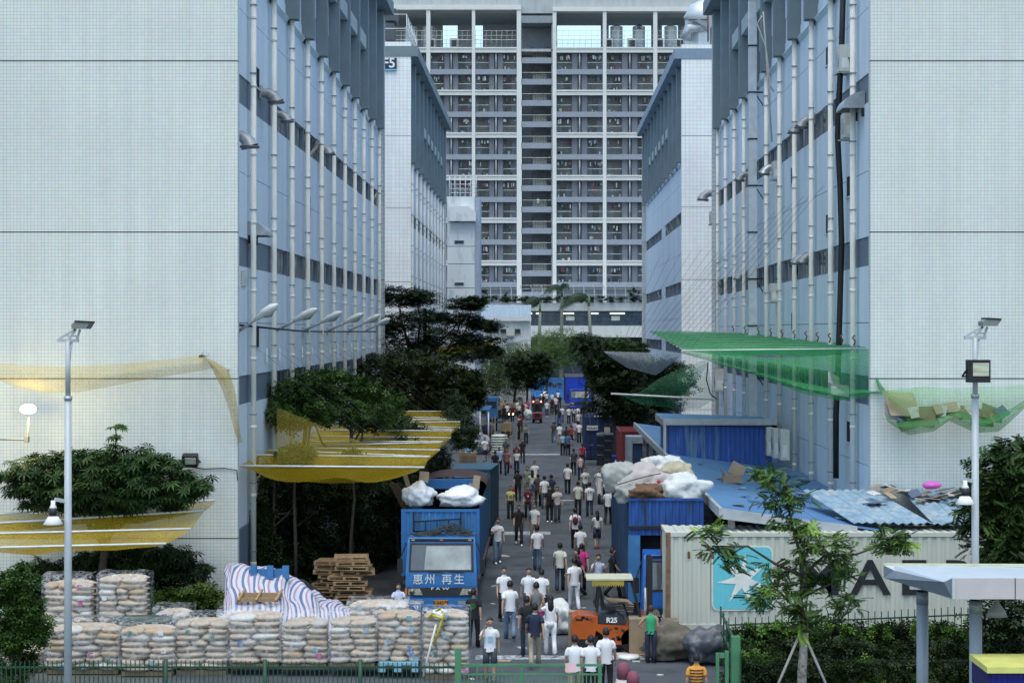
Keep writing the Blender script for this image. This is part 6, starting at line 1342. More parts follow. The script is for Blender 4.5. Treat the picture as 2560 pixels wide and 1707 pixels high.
def skin_tree(vs, es, rs):
    me = bpy.data.meshes.new('body_frame'); me.from_pydata([tuple(v) for v in vs], es, []); o = bpy.data.objects.new('body_frame', me); COL.objects.link(o)
    m = o.modifiers.new('s', 'SKIN'); m.use_smooth_shade = True; m.branch_smoothing = .6
    for i, r in enumerate(rs): me.skin_vertices[0].data[i].radius = r if isinstance(r, tuple) else (r, r)
    me.skin_vertices[0].data[0].use_root = True
    o.modifiers.new('d', 'SUBSURF').levels = 1
    bpy.context.view_layer.update()
    e = bpy.data.meshes.new_from_object(o.evaluated_get(bpy.context.evaluated_depsgraph_get()))
    v = [tuple(x.co) for x in e.vertices]; f = [tuple(p.vertices) for p in e.polygons]
    bpy.data.objects.remove(o); bpy.data.meshes.remove(e); return v, f
_pm = {}
def body_parts(pose):
    if pose in _pm: return _pm[pose]
    J = joints(pose); V = Vector
    vs = [V((0,0,.95)), V((0,.0,1.12)), V((0,.01,1.30)), V((0,.01,1.42)), V((0,0,1.50)), V((0,-.01,1.55))]; rs = [(.135,.10),(.125,.09),(.125,.085),(.06,.06),.050,.05]; es = [(0,1),(1,2),(2,3),(3,4),(4,5)]
    for n in 'RL':
        i = len(vs); vs += [J['sho'+n]-V((0,0,.018)), J['elb'+n], J['wri'+n]]; rs += [.042,.037,.027]; es += [(3,i),(i,i+1),(i+1,i+2)]
        i = len(vs); vs += [J['hip'+n], J['knee'+n], J['ank'+n]]; rs += [.085,.055,.038]; es += [(0,i),(i,i+1),(i+1,i+2)]
    bv, bf = skin_tree(vs, es, rs); mb = MB(); mb.add(bv, bf, 0, True)
    hc = V((0,-.015,1.615)); iv, iff = ico(2); hv = []
    for v in iv:
        x, y, z = v; w = 1-.22*max(0, -z)**1.5; hv.append(hc+V((x*.079*w, y*.097*(w if y < 0 else 1), z*.118)))
    mb.add(hv, iff, 0, True)
    mb.add([hc+V(p) for p in ((-.012,-.088,.012),(.012,-.088,.012),(.016,-.09,-.028),(-.016,-.09,-.028),(0,-.118,-.022))], [(0,1,4),(1,2,4),(2,3,4),(3,0,4)], 0, True)
    for s in (-1, 1):
        mb.blob(hc+V((s*.031,-.083,.012)), (.013,.008,.007), 0, 1, 1, 1, 1); mb.box(hc.x+s*.031-.018, hc.y-.093, hc.z+.03, hc.x+s*.031+.018, hc.y-.083, hc.z+.036, 1)
        mb.blob(hc+V((s*.077,.01,-.005)), (.012,.022,.032), 0, 1, 1, 1)
    mb.box(-.02, hc.y-.087, hc.z-.055, .02, hc.y-.078, hc.z-.049, 1)
    for s, n in ((-1,'R'),(1,'L')):
        w = J['wri'+n]; d = (w-J['elb'+n]).normalized(); sd = V((0,1,0)) if abs(d.y) < .75 else V((1,0,0)); sd = (sd-d*sd.dot(d)).normalized(); nr = d.cross(sd)
        mb.tube([w-d*.02, w+d*.03, w+d*.085], [(.026,.018),(.042,.017),(.040,.014)], 8, ax=sd)
        for k, L_ in enumerate((.055,.066,.062,.048)):
            r0 = w+d*.08+sd*(-.03+.02*k); mb.tube([r0, r0+d*L_*.5+nr*.006, r0+d*L_+nr*.022*(-s)], [.0095,.009,.006], 5)
        r0 = w+d*.03-sd*.038; mb.tube([r0, r0+d*.03-sd*.018, r0+d*.06-sd*.012], [.012,.010,.007], 5)
    P_ = {'body': mb.mesh('body', [skin_m, dark_eye])}
    # shirt, fitted top, tank
    for nm, hem, wid, sl in (('shirt',.86,1.0,.62),('blouse',.93,.88,.45),('tank',.88,.93,0)):
        m = MB(); rg = [(hem,.160,.126),(.98,.148,.118),(1.12,.146,.114),(1.25,.160,.120),(1.34,.166,.116),(1.39,.154,.100),(1.43,.112,.082),(1.475,.062,.062)]
        if sl == 0: rg[-2] = (1.43,.095,.08)
        m.tube([(0,.004,z) for z, a, b in rg], [(a*wid,b*wid) for z, a, b in rg], 14, ax=(1,0,0), cap=False)
        for s, n in ((-1,'R'),(1,'L')):
            if sl: a, e = J['sho'+n], J['elb'+n]; a2 = a+V((-s*.06,0,.01)); m.tube([a2, a+V((-s*.012,0,.0)), a.lerp(e, .22)+V((s*.006,0,0)), a.lerp(e, sl*.7), a.lerp(e, sl)], [.044,.056,.060,.060,.066], 10)
        if nm == 'shirt': m.tube([(0,.002,1.455),(0,.01,1.50)], [(.072,.072),(.064,.066)], 12, cap=False)
        # soft folds
        m.v = [(v[0], v[1]+.008*math.sin(v[0]*60+v[2]*25), v[2]+(.008*math.sin(v[0]*30) if v[2] < hem+.02 else 0)) for v in m.v]
        P_[nm] = m.mesh(nm, mat('cloth base', (.5,.5,.5)))
    for nm, f1 in (('trousers',1),('shorts',.42)):
        m = MB(); m.tube([(0,0,1.0),(0,.003,.93),(0,.004,.84)], [(.135,.105),(.146,.115),(.142,.11)], 14, ax=(1,0,0))
        for n in 'RL':
            h, k, a = J['hip'+n], J['knee'+n], J['ank'+n]
            if f1 == 1: m.tube([h+V((0,0,.02)), h.lerp(k,.5), k, k.lerp(a,.55), a+V((0,.005,-.035))], [.090,.080,.066,.062,.068], 10)
            else: m.tube([h+V((0,0,.02)), h.lerp(k,.5), k+V((0,0,.01))], [.092,.088,.085], 10)
        P_[nm] = m.mesh(nm, mat('cloth base', (0,0,0)))
    m = MB()
    for n in 'RL':
        a = J['ank'+n]; up = (a.z-.085); z = a.z-.085
        m.tube([a+V((0,.055,-.045+up*.4)), a+V((0,.02,-.035+up*.2)), a+V((0,-.07,-.05)), a+V((0,-.16,-.06-up*.5)), a+V((0,-.185,-.065-up*.5))], [(.03,.035),(.042,.05),(.043,.038),(.042,.026),(.02,.015)], 8, ax=(1,0,0))
    P_['shoes'] = m.mesh('shoes', mat('cloth base', (0,0,0)))
    iv, iff = ico(3)
    for nm in ('hair','long_hair'):
        m = MB(); hv = []
        for v in iv:
            x, y, z = v; r = V((x*.087, y*.107, z*.126)); 
            k = 1+.10*noise.noise(V(v)*4)
            if y < -.22 and z < .40: k = .72
            elif z < -.62: k = .74
            hv.append(hc+V((0,.012,.016))+r*k)
        m.add(hv, iff, 0, True)
        if nm == 'long_hair': m.tube([hc+V((0,.05,.06)), hc+V((0,.085,-.08)), hc+V((0,.11,-.24)), hc+V((0,.10,-.36))], [(.07,.05),(.085,.045),(.08,.035),(.03,.015)], 12, ax=(1,0,0))
        P_[nm] = m.mesh(nm, hair_m)
    _pm[pose] = P_; return P_
def cl(name):
    c = {'white':(.72,.72,.74),'cream':(.60,.59,.50),'offwhite':(.62,.63,.62),'black':(.015,.015,.018),'navy':(.02,.028,.06),'jeans':(.075,.12,.20),'lightjeans':(.15,.22,.32),'darkjeans':(.03,.045,.08),'khaki':(.34,.30,.22),'grey':(.16,.17,.17),'darkgrey':(.055,.05,.05),
         'maroon':(.12,.015,.03),'red':(.38,.03,.05),'pink':(.62,.42,.46),'magenta':(.50,.04,.20),'yellow':(.58,.56,.20),'green':(.04,.34,.16),'lightblue':(.35,.50,.70),'blue':(.06,.12,.28),'sky':(.25,.45,.58),'lavender':(.40,.38,.50),'palepink':(.62,.54,.54),'greygreen':(.20,.22,.18),'orange':(.62,.28,.05),'bluewhite':(.50,.56,.72),'brown':(.16,.12,.09),'charcoal':(.05,.06,.07),'coral':(.42,.12,.14)}[name]
    return mat(name+' cloth', c, .85, na=.08, ns=6)
def person(px, pf, rot, pose, top, bot, label, h=1.70, shirt='shirt', legs='trousers', hair='hair', shoes='darkgrey', hairm=None, grp='people walking in the street', loc=None, extra=None):
    p = loc if loc is not None else G(px, pf)
    t = thing('person', (0,0,0), label, 'person', grp); B = body_parts(pose)
    place(B['body'], 'body', t); place(B[shirt], 'shirt', t, mat=cl(top)); place(B[legs], legs, t, mat=cl(bot)); place(B['shoes'], 'shoes', t, mat=cl(shoes)); hh = place(B[hair], 'hair', t, mat=hairm)
    J = joints(pose)
    for e in (extra or []):
        if e == 'belt': MB().tube([(0,.002,.93),(0,.002,.97)], [(.160,.126)]*2, 14, ax=(1,0,0)).build('belt', black_p, t)
        if e == 'backpack': MB().blob((0,.17,1.22), (.12,.07,.18), .1, 2, 1, 2).build('backpack', cl('maroon'), t); MB().tube([(-.1,.13,1.38),(-.1,-.02,1.475),(-.11,-.125,1.3)], .018, 6).build('strap', cl('maroon'), t); MB().tube([(.1,.13,1.38),(.1,-.02,1.475),(.11,-.125,1.3)], .018, 6).build('strap', cl('maroon'), t)
        if e in ('redbag','pinkbag'): w = J['wriL']; MB().blob((w.x+.02,w.y,w.z-.27), (.09,.05,.13), .2, 2, 3, 2).build('carried_bag', cl('red' if e == 'redbag' else 'magenta'), t); MB().tube([(w.x,w.y,w.z-.08),(w.x+.01,w.y,w.z-.17)], .01, 5).build('bag_handle', cl('red'), t)
        if e == 'greenprint': 
            for (a, b, zz) in ((-.07,.07,1.31),(-.09,.09,1.26),(-.08,.08,1.21),(-.05,.05,1.17)): MB().box(a,.130,zz-.014,b,.137,zz+.014).build('printed_lines', mat('green print', (.03,.16,.04)), t)
        if e == 'backprint': 
            for s in (-1,1): MB().box(s*.05-.025,.130,1.18,s*.05+.025,.136,1.32).build('printed_wings', cl('grey'), t)
        if e == 'chestprint': MB().box(-.06,-.137,1.12,.07,-.129,1.27).build('printed_panel', cl('sky' if top == 'white' else 'grey'), t)
        if e == 'stripes':
            for zz in (1.36,1.29,1.22,1.15,1.08,1.01,.94): MB().tube([(0,.004,zz-.014),(0,.004,zz+.014)], [(.170,.125) if zz > 1.2 else (.158,.124)]*2, 14, ax=(1,0,0), cap=False).build('shirt_stripe', cl('black' if top == 'orange' else 'grey'), t)
        if e == 'phone': w = J['wriR']; MB().cbox((w.x+.03,w.y-.02,w.z+.07),(.02,.05,.10)).build('phone', black_p, t)
        if e == 'hat': MB().lathe((0,0,1.68), [(.14,-.01),(.14,0),(.10,.01),(.09,.07),(.02,.09)], 14).build('cap', cl('white'), t)
        if e == 'orangehat': MB().lathe((0,0,1.69), [(.15,-.01),(.15,0),(.11,.01),(.09,.08),(.02,.10)], 14).build('cap', cl('orange'), t)
        if e == 'badge': MB().box(-.03,-.14,1.2,.03,-.132,1.28).build('badge', cl('white'), t)
        if e == 'ponytail': MB().tube([(0,.10,1.66),(0,.15,1.58),(0,.14,1.36),(0,.13,1.26)], [.03,.035,.03,.01], 8).build('ponytail', hair_m, t)
        if e == 'trim': MB().tube([(0,.01,1.46),(0,.012,1.485)], [(.073,.073)]*2, 12, cap=False).build('collar_trim', cl('green' if top == 'black' else 'white'), t)
    t.location = Vector((p.x, p.y, .036)); t.rotation_euler.z = R(rot); t.scale = (h*1.045/1.72*1.04, h*1.045/1.72*1.04, h*1.045/1.72); return t
T_, A_ = 0, 180
PEOPLE = [
 (1244,1410,12,'chest','white','lightjeans','man in white shirt and faded jeans, hand to chest, beside the blue box truck',{'shoes':'white','h':1.76}),
 (1297,1364,5,'walkA','black','black','man all in black with white shoes walking towards the camera alone',{'shoes':'white'}),
 (1336,1360,-8,'walkB','offwhite','brown','man in pale shirt and brown trousers just right of the man all in black',{}),
 (1343,1428,175,'stepA','white','jeans','man in white shirt and blue jeans walking away up the middle of the street',{}),
 (1374,1306,0,'stand','black','black','man in open necked black shirt standing next to one in a pale pink shirt',{'shoes':'white'}),
 (1393,1307,10,'chest','palepink','charcoal','person in pale pink shirt close beside the man in open black shirt',{}),
 (1438,1374,180,'walkA','white','black','person in white top with dark red backpack walking away',{'extra':['backpack']}),
 (1451,1424,182,'stand','white','darkgrey','person in white polo walking away just behind the red backpack',{}),
 (1454,1483,180,'walkB','magenta','black','person with magenta and grey top and dark trousers walking away',{}),
 (1443,1500,-80,'walkA','black','black','man in black seen from the side behind the all white figure',{}),
 (1493,1374,190,'stepB','offwhite','darkjeans','woman with long hair, white top and dark knee length shorts walking away in red shoes',{'legs':'shorts','hair':'long_hair','shoes':'red','shirt':'blouse','h':1.6}),
 (1436,1531,188,'walkA','white','white','man in white shirt and white trousers walking away left of the forklift canopy',{'shoes':'white','h':1.74}),
 (1400,1481,178,'walkB','cream','darkjeans','man in cream polo and dark patterned jeans walking away',{}),
 (1496,1516,8,'phone','bluewhite','grey','young man in pale blue shirt holding a phone to his face behind the forklift',{'extra':['phone']}),
 (1532,1497,95,'walkA','black','black','figure in black striding beside the right truck behind the forklift',{}),
 (1260,1556,10,'stepA','white','black','man in open white shirt and black trousers facing the camera, left of the jeans walker',{'shoes':'black'}),
 (1275,1602,184,'walkA','white','lightjeans','man in white shirt and light blue jeans striding away, largest in the left group',{'h':1.74}),
 (1322,1558,5,'stepB','white','darkjeans','man in white polo facing the camera between the two groups',{}),
 (1354,1562,176,'stand','white','black','man in white shirt with back to the camera, right of the polo wearer',{}),
 (1341,1602,182,'stand','grey','darkgrey','person in grey tank top with bare shoulders walking away',{'shirt':'tank'}),
 (1317,1645,183,'stepA','black','darkjeans','person in black tee and jeans half hidden by the navy polo',{}),
 (1337,1672,181,'walkB','navy','khaki','man in navy polo and khaki trousers walking away near the gate',{'extra':['trim'],'h':1.74}),
 (1376,1641,186,'hair','white','white','girl with long hair in white uniform touching her hair, pink bag at her side',{'hair':'long_hair','shirt':'blouse','shoes':'white','extra':['pinkbag'],'h':1.68}),
 (1184,1622,170,'stepB','black','black','man in black tee with green back print beside the rightmost sack stack',{'extra':['greenprint','trim']}),
 (1225,1712,3,'phone','white','charcoal','smiling boy in white tee and grey shorts phoning by the green gate',{'legs':'shorts','extra':['phone','chestprint'],'h':1.70}),
 (1437,1765,184,'chest','white','khaki','leftmost of three men in white polos at the gate, head bent, behind the pink notice',{}),
 (1477,1766,180,'stand','white','black','middle one of three men in white polos at the gate',{}),
 (1515,1746,178,'stepA','white','black','rightmost and tallest of three men in white polos at the gate',{'h':1.72}),
 (1627,1659,176,'hips','green','navy','woman with reddish hair in green tank top standing by the container corner',{'shirt':'tank','hair':'hair','hairm':1,'h':1.57}),
 (1741,1822,180,'stand','orange','black','child in orange and black striped shirt at the bottom edge by the gate leaf',{'extra':['stripes'],'h':1.70}),
 (996,1578,10,'fold','bluewhite','darkgrey','man in pale blue shirt bending down left of the blue truck bumper',{'h':1.42}),
 (1434,1190,182,'walkA','charcoal','black','man in dark grey shirt walking away alone, left of the red topped woman',{}),
 (1456,1171,178,'stand','red','black','woman with ponytail in a red top in front of the navy container',{'shirt':'blouse','extra':['ponytail'],'h':1.64}),
 (1451,1202,176,'stepA','pink','darkjeans','woman in pale pink sleeveless top and dark jeans walking away',{'shirt':'tank','h':1.6}),
 (1463,1249,10,'stand','offwhite','darkjeans','young man in white tee with small chest print facing the camera at right',{'extra':['chestprint']}),
 (1419,1236,183,'stepB','white','black','man in white tee and black trousers walking away in the open middle',{}),
 (1497,1251,20,'walkB','offwhite','cream','man in white tee and pale trousers near the white cart',{}),
 (1445,1291,178,'stand','cream','black','man in cream shirt and black trousers, back to the camera, left of the printed tee',{}),
 (1474,1294,184,'stepA','white','darkjeans','man in white tee with dark wing print on the back and jeans',{'extra':['backprint'],'shoes':'white'}),
 (1520,1312,170,'walkB','white','black','man in white tee and black trousers slipping behind the right truck',{}),
 (1514,1262,30,'stand','white','black','person in white shirt and white cap beside the small white cart',{'extra':['hat']}),
 (1276,1300,4,'stand','yellow','black','woman in pale yellow tee with printed chest walking towards the camera',{'shirt':'blouse','hair':'hair','extra':['chestprint'],'h':1.62}),
 (1295,1254,184,'walkA','black','black','man all in black carrying a red bag, seen from behind',{'extra':['redbag']}),
 (1318,1245,5,'stand','greygreen','grey','young man in grey green tee facing the camera in the middle group',{}),
 (1331,1252,182,'stepB','cream','lightjeans','girl with long hair in a cream top walking away in the middle group',{'hair':'long_hair','shirt':'blouse','legs':'shorts','h':1.62}),
 (1337,1228,6,'stand','white','darkgrey','man in white shirt facing the camera at the top of the middle group',{}),
 (1345,1268,179,'walkB','darkgrey','black','man in dark grey tee and black trousers in the middle group',{}),
 (1361,1274,181,'stepA','white','grey','man in white tee and grey trousers walking away in the middle group',{}),
 (1378,1270,176,'stand','navy','black','person in navy checked shirt at the right of the middle group',{}),
 (1320,1302,3,'stepA','maroon','black','girl in maroon shirt with a white badge facing the camera',{'extra':['badge'],'shirt':'blouse','h':1.64}),
 (1267,1189,5,'walkB','coral','black','man in red and grey striped tee with a red bag, shorts to the knee',{'extra':['stripes','redbag']}),
 (1292,1188,-4,'stand','white','navy','woman in white tee and navy skirt trousers beside the striped tee',{'shirt':'blouse','h':1.6}),
 (1306,1160,8,'stepA','black','black','man in black shirt and trousers looking up, behind the woman in white',{}),
 (1291,1176,0,'stand','maroon','black','person in dark red top half hidden behind the woman in white',{}),
 (1265,1160,0,'stand','charcoal','darkgrey','man in charcoal shirt in front of the white bale',{}),
 (1248,1186,4,'stand','lightblue','black','man in pale blue shirt near the teal truck roof',{}),
 (1238,1197,180,'stand','black','black','person in black with dark hair right behind the teal truck',{}),
 (1212,1155,2,'chest','white','navy','man in white tee and dark three quarter shorts in front of the grey sack',{'legs':'shorts'}),
 (1315,1112,6,'chest','greygreen','black','woman in grey top and black trousers right of the white bale',{'shirt':'blouse','h':1.66}),
 (1384,1108,181,'walkA','darkgrey','lightjeans','person in dark brown tee and blue jeans walking away',{}),
 (1399,1112,178,'stand','white','khaki','man in white shirt and khaki trousers right of the dark brown tee',{}),
 (1407,1139,182,'stepA','sky','black','woman in sky blue top and black trousers walking away',{'shirt':'blouse','h':1.64}),
 (1420,1140,180,'stepB','blue','black','man in denim blue shirt beside the sky blue top',{}),
 (1428,1114,176,'stand','red','black','woman in red top and black skirt near the navy container',{'shirt':'blouse','legs':'shorts','h':1.6}),
 (1437,1103,178,'walkB','lavender','khaki','man in lavender shirt and khaki trousers by the navy container',{}),
 (1448,1107,182,'stand','white','black','person in white at the left edge of the navy container',{}),
 (1416,1122,180,'stand','black','black','person in black tee between the white shirt and the red top',{}),
 (1302,1082,4,'phone','maroon','black','person in maroon uniform with white badge and raised arm',{'extra':['badge']}),
 (1297,1100,60,'stand','black','black','person in dark clothes and an orange cap among the goods',{'extra':['orangehat']}),
 (1367,1042,2,'stand','white','darkjeans','man in bright white shirt right of the red forklift',{'shoes':'white'}),
 (1380,1036,4,'stepA','maroon','black','person in dark red shirt in the far crowd',{}),
 (1390,1030,0,'stand','white','black','person in white shirt with dark bag strap in the far crowd',{}),
 (1391,1060,182,'stand','black','lightjeans','person in black top and pale jeans ahead of the bent arm man',{}),
 (1405,1058,2,'chest','white','jeans','man in white tee with an arm bent across his chest',{}),
 (1422,1060,183,'stand','white','black','man in white shirt, back to the camera, in front of the far blue truck',{}),
 (1434,1056,178,'stepB','offwhite','black','long haired woman in white beside him',{'hair':'long_hair','shirt':'blouse','h':1.6}),
 (1446,1058,180,'stand','white','black','person in white with dark head in front, left of the navy container',{}),
 (1446,1076,180,'stand','offwhite','black','dark haired person close behind the navy container corner',{}),
 (1313,1046,2,'stand','cream','charcoal','man in cream shirt left of the red forklift',{}),
 (1298,1048,0,'stand','white','black','girl in white tee left of the cream shirt',{'shirt':'blouse','h':1.6}),
 (1319,1040,0,'stand','magenta','darkgrey','person in pinkish purple shirt beside the red forklift',{}),
 (1268,1050,182,'stand','white','black','person in white behind the lit tricycle',{}),
 (1225,1052,60,'stand','bluewhite','lightjeans','person in pale shirt and jeans at the left edge of the crowd',{}),
 (1237,1052,200,'stepA','white','black','long haired person in white at the left of the crowd',{'hair':'long_hair'}),
 (1260,1056,180,'stand','black','black','person in black behind the lit tricycle',{}),
 (1281,1054,0,'stand','maroon','black','person in dark red by the tricycle lamps',{}),
 (1398,1066,182,'stepA','navy','blue','person with dark blue trousers behind the arm bent man',{}),
]
for (px, pf, rot, pose, top, bot, lab, kw) in PEOPLE:
    kw = dict(kw)
    if kw.get('hairm'): kw['hairm'] = hair_br
    person(px, pf, rot, pose, top, bot, lab, **kw)
rnd = random.Random(77); used = []
for i in range(62):
    px = rnd.uniform(1228, 1402) if i < 34 or i > 50 else rnd.uniform(1215, 1310); pf = rnd.uniform(1006, 1030) if i < 34 else rnd.uniform(1030, 1048) if i < 51 else rnd.uniform(1004, 1022)
    if 1322 < px < 1366 and pf > 1020: continue
    top = rnd.choice(['white','white','white','offwhite','black','navy','maroon','charcoal','cream'])
    person(px, pf, rnd.choice([0,180,170,10,60]), rnd.choice(['walkA','stepB','stand','walkB']), top, rnd.choice(['black','darkjeans','charcoal','black']), 'figure in a %s top %s, %s of far crowd' % ({'offwhite':'whitish','charcoal':'dark grey'}.get(top, top), 'below the light blue container' if px > 1315 and pf < 1018 else 'before the blue truck side' if px > 1370 else 'left of the red forklift' if px < 1300 else 'around the round tree trunk', 'back' if pf < 1014 else 'middle' if pf < 1026 else 'front'), grp='far crowd at the end of the street', h=rnd.uniform(1.58,1.74))
p = P(1345,517,YD+.9); person(0,0,5,'chest','white','lightjeans','person in white standing on a landing of the dormitory stairs',loc=Vector((p.x,p.y,0)),grp=None,h=1.7).location.z = Z(151.5+7*53.2-3)
# ------------------------------------------------------------ vegetation
rs = np.random.RandomState(4)
def tmpl(kind):
    V_, F_ = [], []
    def leaf(o, d, L_, w, up=(0,0,1), droop=.15):
        o, d, up = np.array(o, float), np.array(d, float), np.array(up, float); d /= np.linalg.norm(d); s = np.cross(d, up); s /= (np.linalg.norm(s)+1e-9); b = len(V_)
        V_.extend([o, o+d*L_*.5+s*w/2-up*.02*L_, o+d*L_-up*droop*L_, o+d*L_*.5-s*w/2-up*.02*L_]); F_.append((b, b+1, b+2, b+3))
    if kind == 'diamond': leaf((-.5,0,0),(1,0,0),1,.55)
    if kind == 'spray':
        for k in range(5): a = k*1.256; leaf((.1*math.cos(a),.1*math.sin(a),0),(math.cos(a),math.sin(a),.25),.55,.28,droop=.25)
    if kind == 'whorl':
        for k in range(8): a = k*math.pi/4; leaf((0,0,0),(math.cos(a),math.sin(a),.05),1,.24,droop=.35)
    if kind == 'frond':
        for k in range(7):
            x = .12+.13*k; dz = -.22*x*x
            for s in (-1, 1): leaf((x,0,dz),(.55,s*.85,-.1),.36,.15,droop=.2)
        leaf((1.0,0,-.22),(1,0,-.3),.3,.10)
    if kind == 'blade':
        for k in range(3): a = k*2.1; leaf((0,0,0),(math.cos(a)*.5,math.sin(a)*.5,.8),1,.10,droop=.5)
    return np.array(V_, np.float32), np.array(F_, np.int32)
DENS = 1.7
TM = {k: tmpl(k) for k in ('diamond','spray','whorl','frond','blade')}
def leaves(clusters, size, kind='spray', org=(0,0,0), flat=.5, clump=.35, fill=.35, dens=None):
    """clusters: (centre, radii, count); returns mesh arrays of leaf groups spread through the crown volume"""
    tv, tf = TM[kind]; allp = []
    for c, r, n in clusters:
        c, r = np.array(c, float), np.array(r, float); n = int(n*(dens or DENS)); nc = max(3, n//9)
        d = rs.normal(size=(nc, 3)); d /= np.linalg.norm(d, axis=1)[:, None]; rad = rs.uniform(fill, 1, nc)**.5
        cen = c+d*rad[:, None]*r; idx = rs.randint(0, nc, n)
        allp.append(cen[idx]+rs.normal(size=(n, 3))*clump*r*[1,1,.8]*.55)
    p = np.concatenate(allp)-np.array(org, float); n = len(p)
    yaw = rs.uniform(0, 2*math.pi, n); tilt = rs.normal(0, flat, n); roll = rs.normal(0, flat, n); s = size*rs.uniform(.65, 1.25, n)
    cy, sy, ct, st, cr_, sr = np.cos(yaw), np.sin(yaw), np.cos(tilt), np.sin(tilt), np.cos(roll), np.sin(roll)
    Rm = np.zeros((n, 3, 3)); Rm[:,0,0] = cy*ct; Rm[:,0,1] = cy*st*sr-sy*cr_; Rm[:,0,2] = cy*st*cr_+sy*sr; Rm[:,1,0] = sy*ct; Rm[:,1,1] = sy*st*sr+cy*cr_; Rm[:,1,2] = sy*st*cr_-cy*sr; Rm[:,2,0] = -st; Rm[:,2,1] = ct*sr; Rm[:,2,2] = ct*cr_
    v = np.einsum('nij,mj->nmi', Rm, tv)*s[:, None, None]+p[:, None, :]; m = len(tv)
    return v.reshape(-1, 3), (tf[None]+(np.arange(n)*m)[:, None, None]).reshape(-1, 4)
def leaf_obj(name, clusters, size, kind, material, parent=None, org=None, **kw):
    o_ = ORG[parent.name] if parent else Vector(org or (0,0,0)); v, f = leaves(clusters, size, kind, tuple(o_), **kw)
    me = bpy.data.meshes.new(name); me.vertices.add(len(v)); me.vertices.foreach_set('co', v.astype(np.float32).ravel()); me.loops.add(len(f)*4); me.loops.foreach_set('vertex_index', f.astype(np.int32).ravel())
    me.polygons.add(len(f)); me.polygons.foreach_set('loop_start', np.arange(0, len(f)*4, 4, dtype=np.int32)); me.update(calc_edges=True); me.materials.append(material)
    o = bpy.data.objects.new(name, me); COL.objects.link(o)
    if parent: o.parent = parent; ORG[o.name] = o_
    else: o.location = o_
    return o
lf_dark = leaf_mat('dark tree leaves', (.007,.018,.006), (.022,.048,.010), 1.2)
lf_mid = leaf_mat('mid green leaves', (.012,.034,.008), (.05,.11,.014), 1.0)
lf_near = leaf_mat('near tree leaves', (.010,.030,.008), (.038,.085,.018), 1.5)
lf_bright = leaf_mat('bright young leaves', (.03,.08,.012), (.11,.22,.025), 1.6)
lf_bamboo = leaf_mat('feathery green leaves', (.055,.10,.035), (.13,.21,.055), .5)
lf_palm = leaf_mat('palm fronds', (.015,.035,.02), (.04,.07,.035), 1)
bark = mat('dark bark', (.07,.055,.045), .9, na=.3, ns=6); bark_p = mat('pale mottled bark', (.32,.29,.26), .9, na=.25, ns=8, stain=(.14,.11,.10), st=(.5,.62), pscale=6)
def limb(a, b, r0, r1, k=.15):
    a, b = Vector(a), Vector(b); L_ = (b-a).length; m1 = a.lerp(b, .35)+Vector((random.uniform(-k,k)*L_*.4, random.uniform(-k,k)*L_*.4, k*L_*.3)); m2 = a.lerp(b, .7)+Vector((random.uniform(-k,k)*L_*.4, 0, k*L_*.3))
    return [a, m1, m2, b], [r0, r0*.75+r1*.25, r0*.4+r1*.6, r1]
def tree(name, base, top, cl_, size, kind, m, label, cat='tree', r=.12, grp=None, bk=None, split=.55, extra=None, **kw):
    base, top = Vector(base), Vector(top); t = thing(name, base, label, cat, grp)
    MB().tube(*limb(base, top, r, r*.55, .06), n=8).build('trunk', bk or bark, t)
    for i, (c, rr, n) in enumerate(cl_):
        s = base.lerp(top, min(1, split+.4*random.random())); MB().tube(*limb(s, c, r*.45, r*.12), n=6).build('limb', bk or bark, t)
    leaf_obj('crown', cl_, size, kind, m, t, **kw)
    if extra: leaf_obj('young_leaves', extra[0], size, kind, extra[1], t, **kw)
    return t
def PC(px, py, Y, rx, rz, n, ry=None): return (tuple(P(px, py, Y)), (rx, ry or rx*.8, rz), n)
# umbrella tree in front of the left wall
cl1 = [PC(45,1195,57.6,.8,.40,110),PC(110,1175,58,1.0,.45,150),PC(190,1165,58,1.0,.5,160),PC(270,1160,57.8,1.0,.5,170),PC(345,1162,57.8,.9,.5,160),PC(405,1190,57.8,.9,.5,150),PC(460,1218,57.5,.8,.42,110),PC(150,1215,57.4,1.0,.4,120),PC(250,1215,57.3,1.0,.5,150),PC(340,1220,57.5,.9,.5,140),PC(420,1240,57.6,.8,.35,120),PC(180,1250,58.3,1.2,.4,150),PC(280,1255,58.3,1.2,.4,150),PC(370,1255,58.3,1.1,.4,140),PC(90,1245,58.3,.9,.35,90),PC(310,1190,58,1.0,.5,140)]
tree('umbrella_tree', P(250,1500,58.2)*1.0, P(270,1260,58.2), cl1, .26, 'whorl', lf_near, 'umbrella shaped dark green tree against the left white wall', r=.16, grp=None, flat=.45, extra=([PC(289,1066,57.8,.22,.03,7),PC(291,1092,57.8,.2,.03,5),PC(290,1116,57.8,.24,.03,5),PC(230,1210,57,.4,.2,10)], lf_mid))
tag(MB().tube([P(288,1180,57.8),P(290,1060,57.8)], .02, 6).build('young_shoot', lf_mid), 'thin upright shoot rising from the umbrella tree', 'shoot')
tree('umbrella_tree', P(330,1560,58.9), P(380,1400,58.9), [PC(300,1400,58.8,.9,.45,130),PC(380,1400,58.8,.9,.5,150),PC(440,1405,58.7,.7,.5,120),PC(490,1432,58.6,.5,.3,60),PC(230,1420,58.9,.9,.5,120),PC(150,1430,59,.9,.5,110),PC(80,1440,59,.9,.5,110),PC(200,1470,59,1.2,.6,150),PC(330,1450,59,.7,.4,70)], .26, 'whorl', lf_dark, 'lower dark tree hanging below the yellow net at the left wall', r=.12, flat=.45)
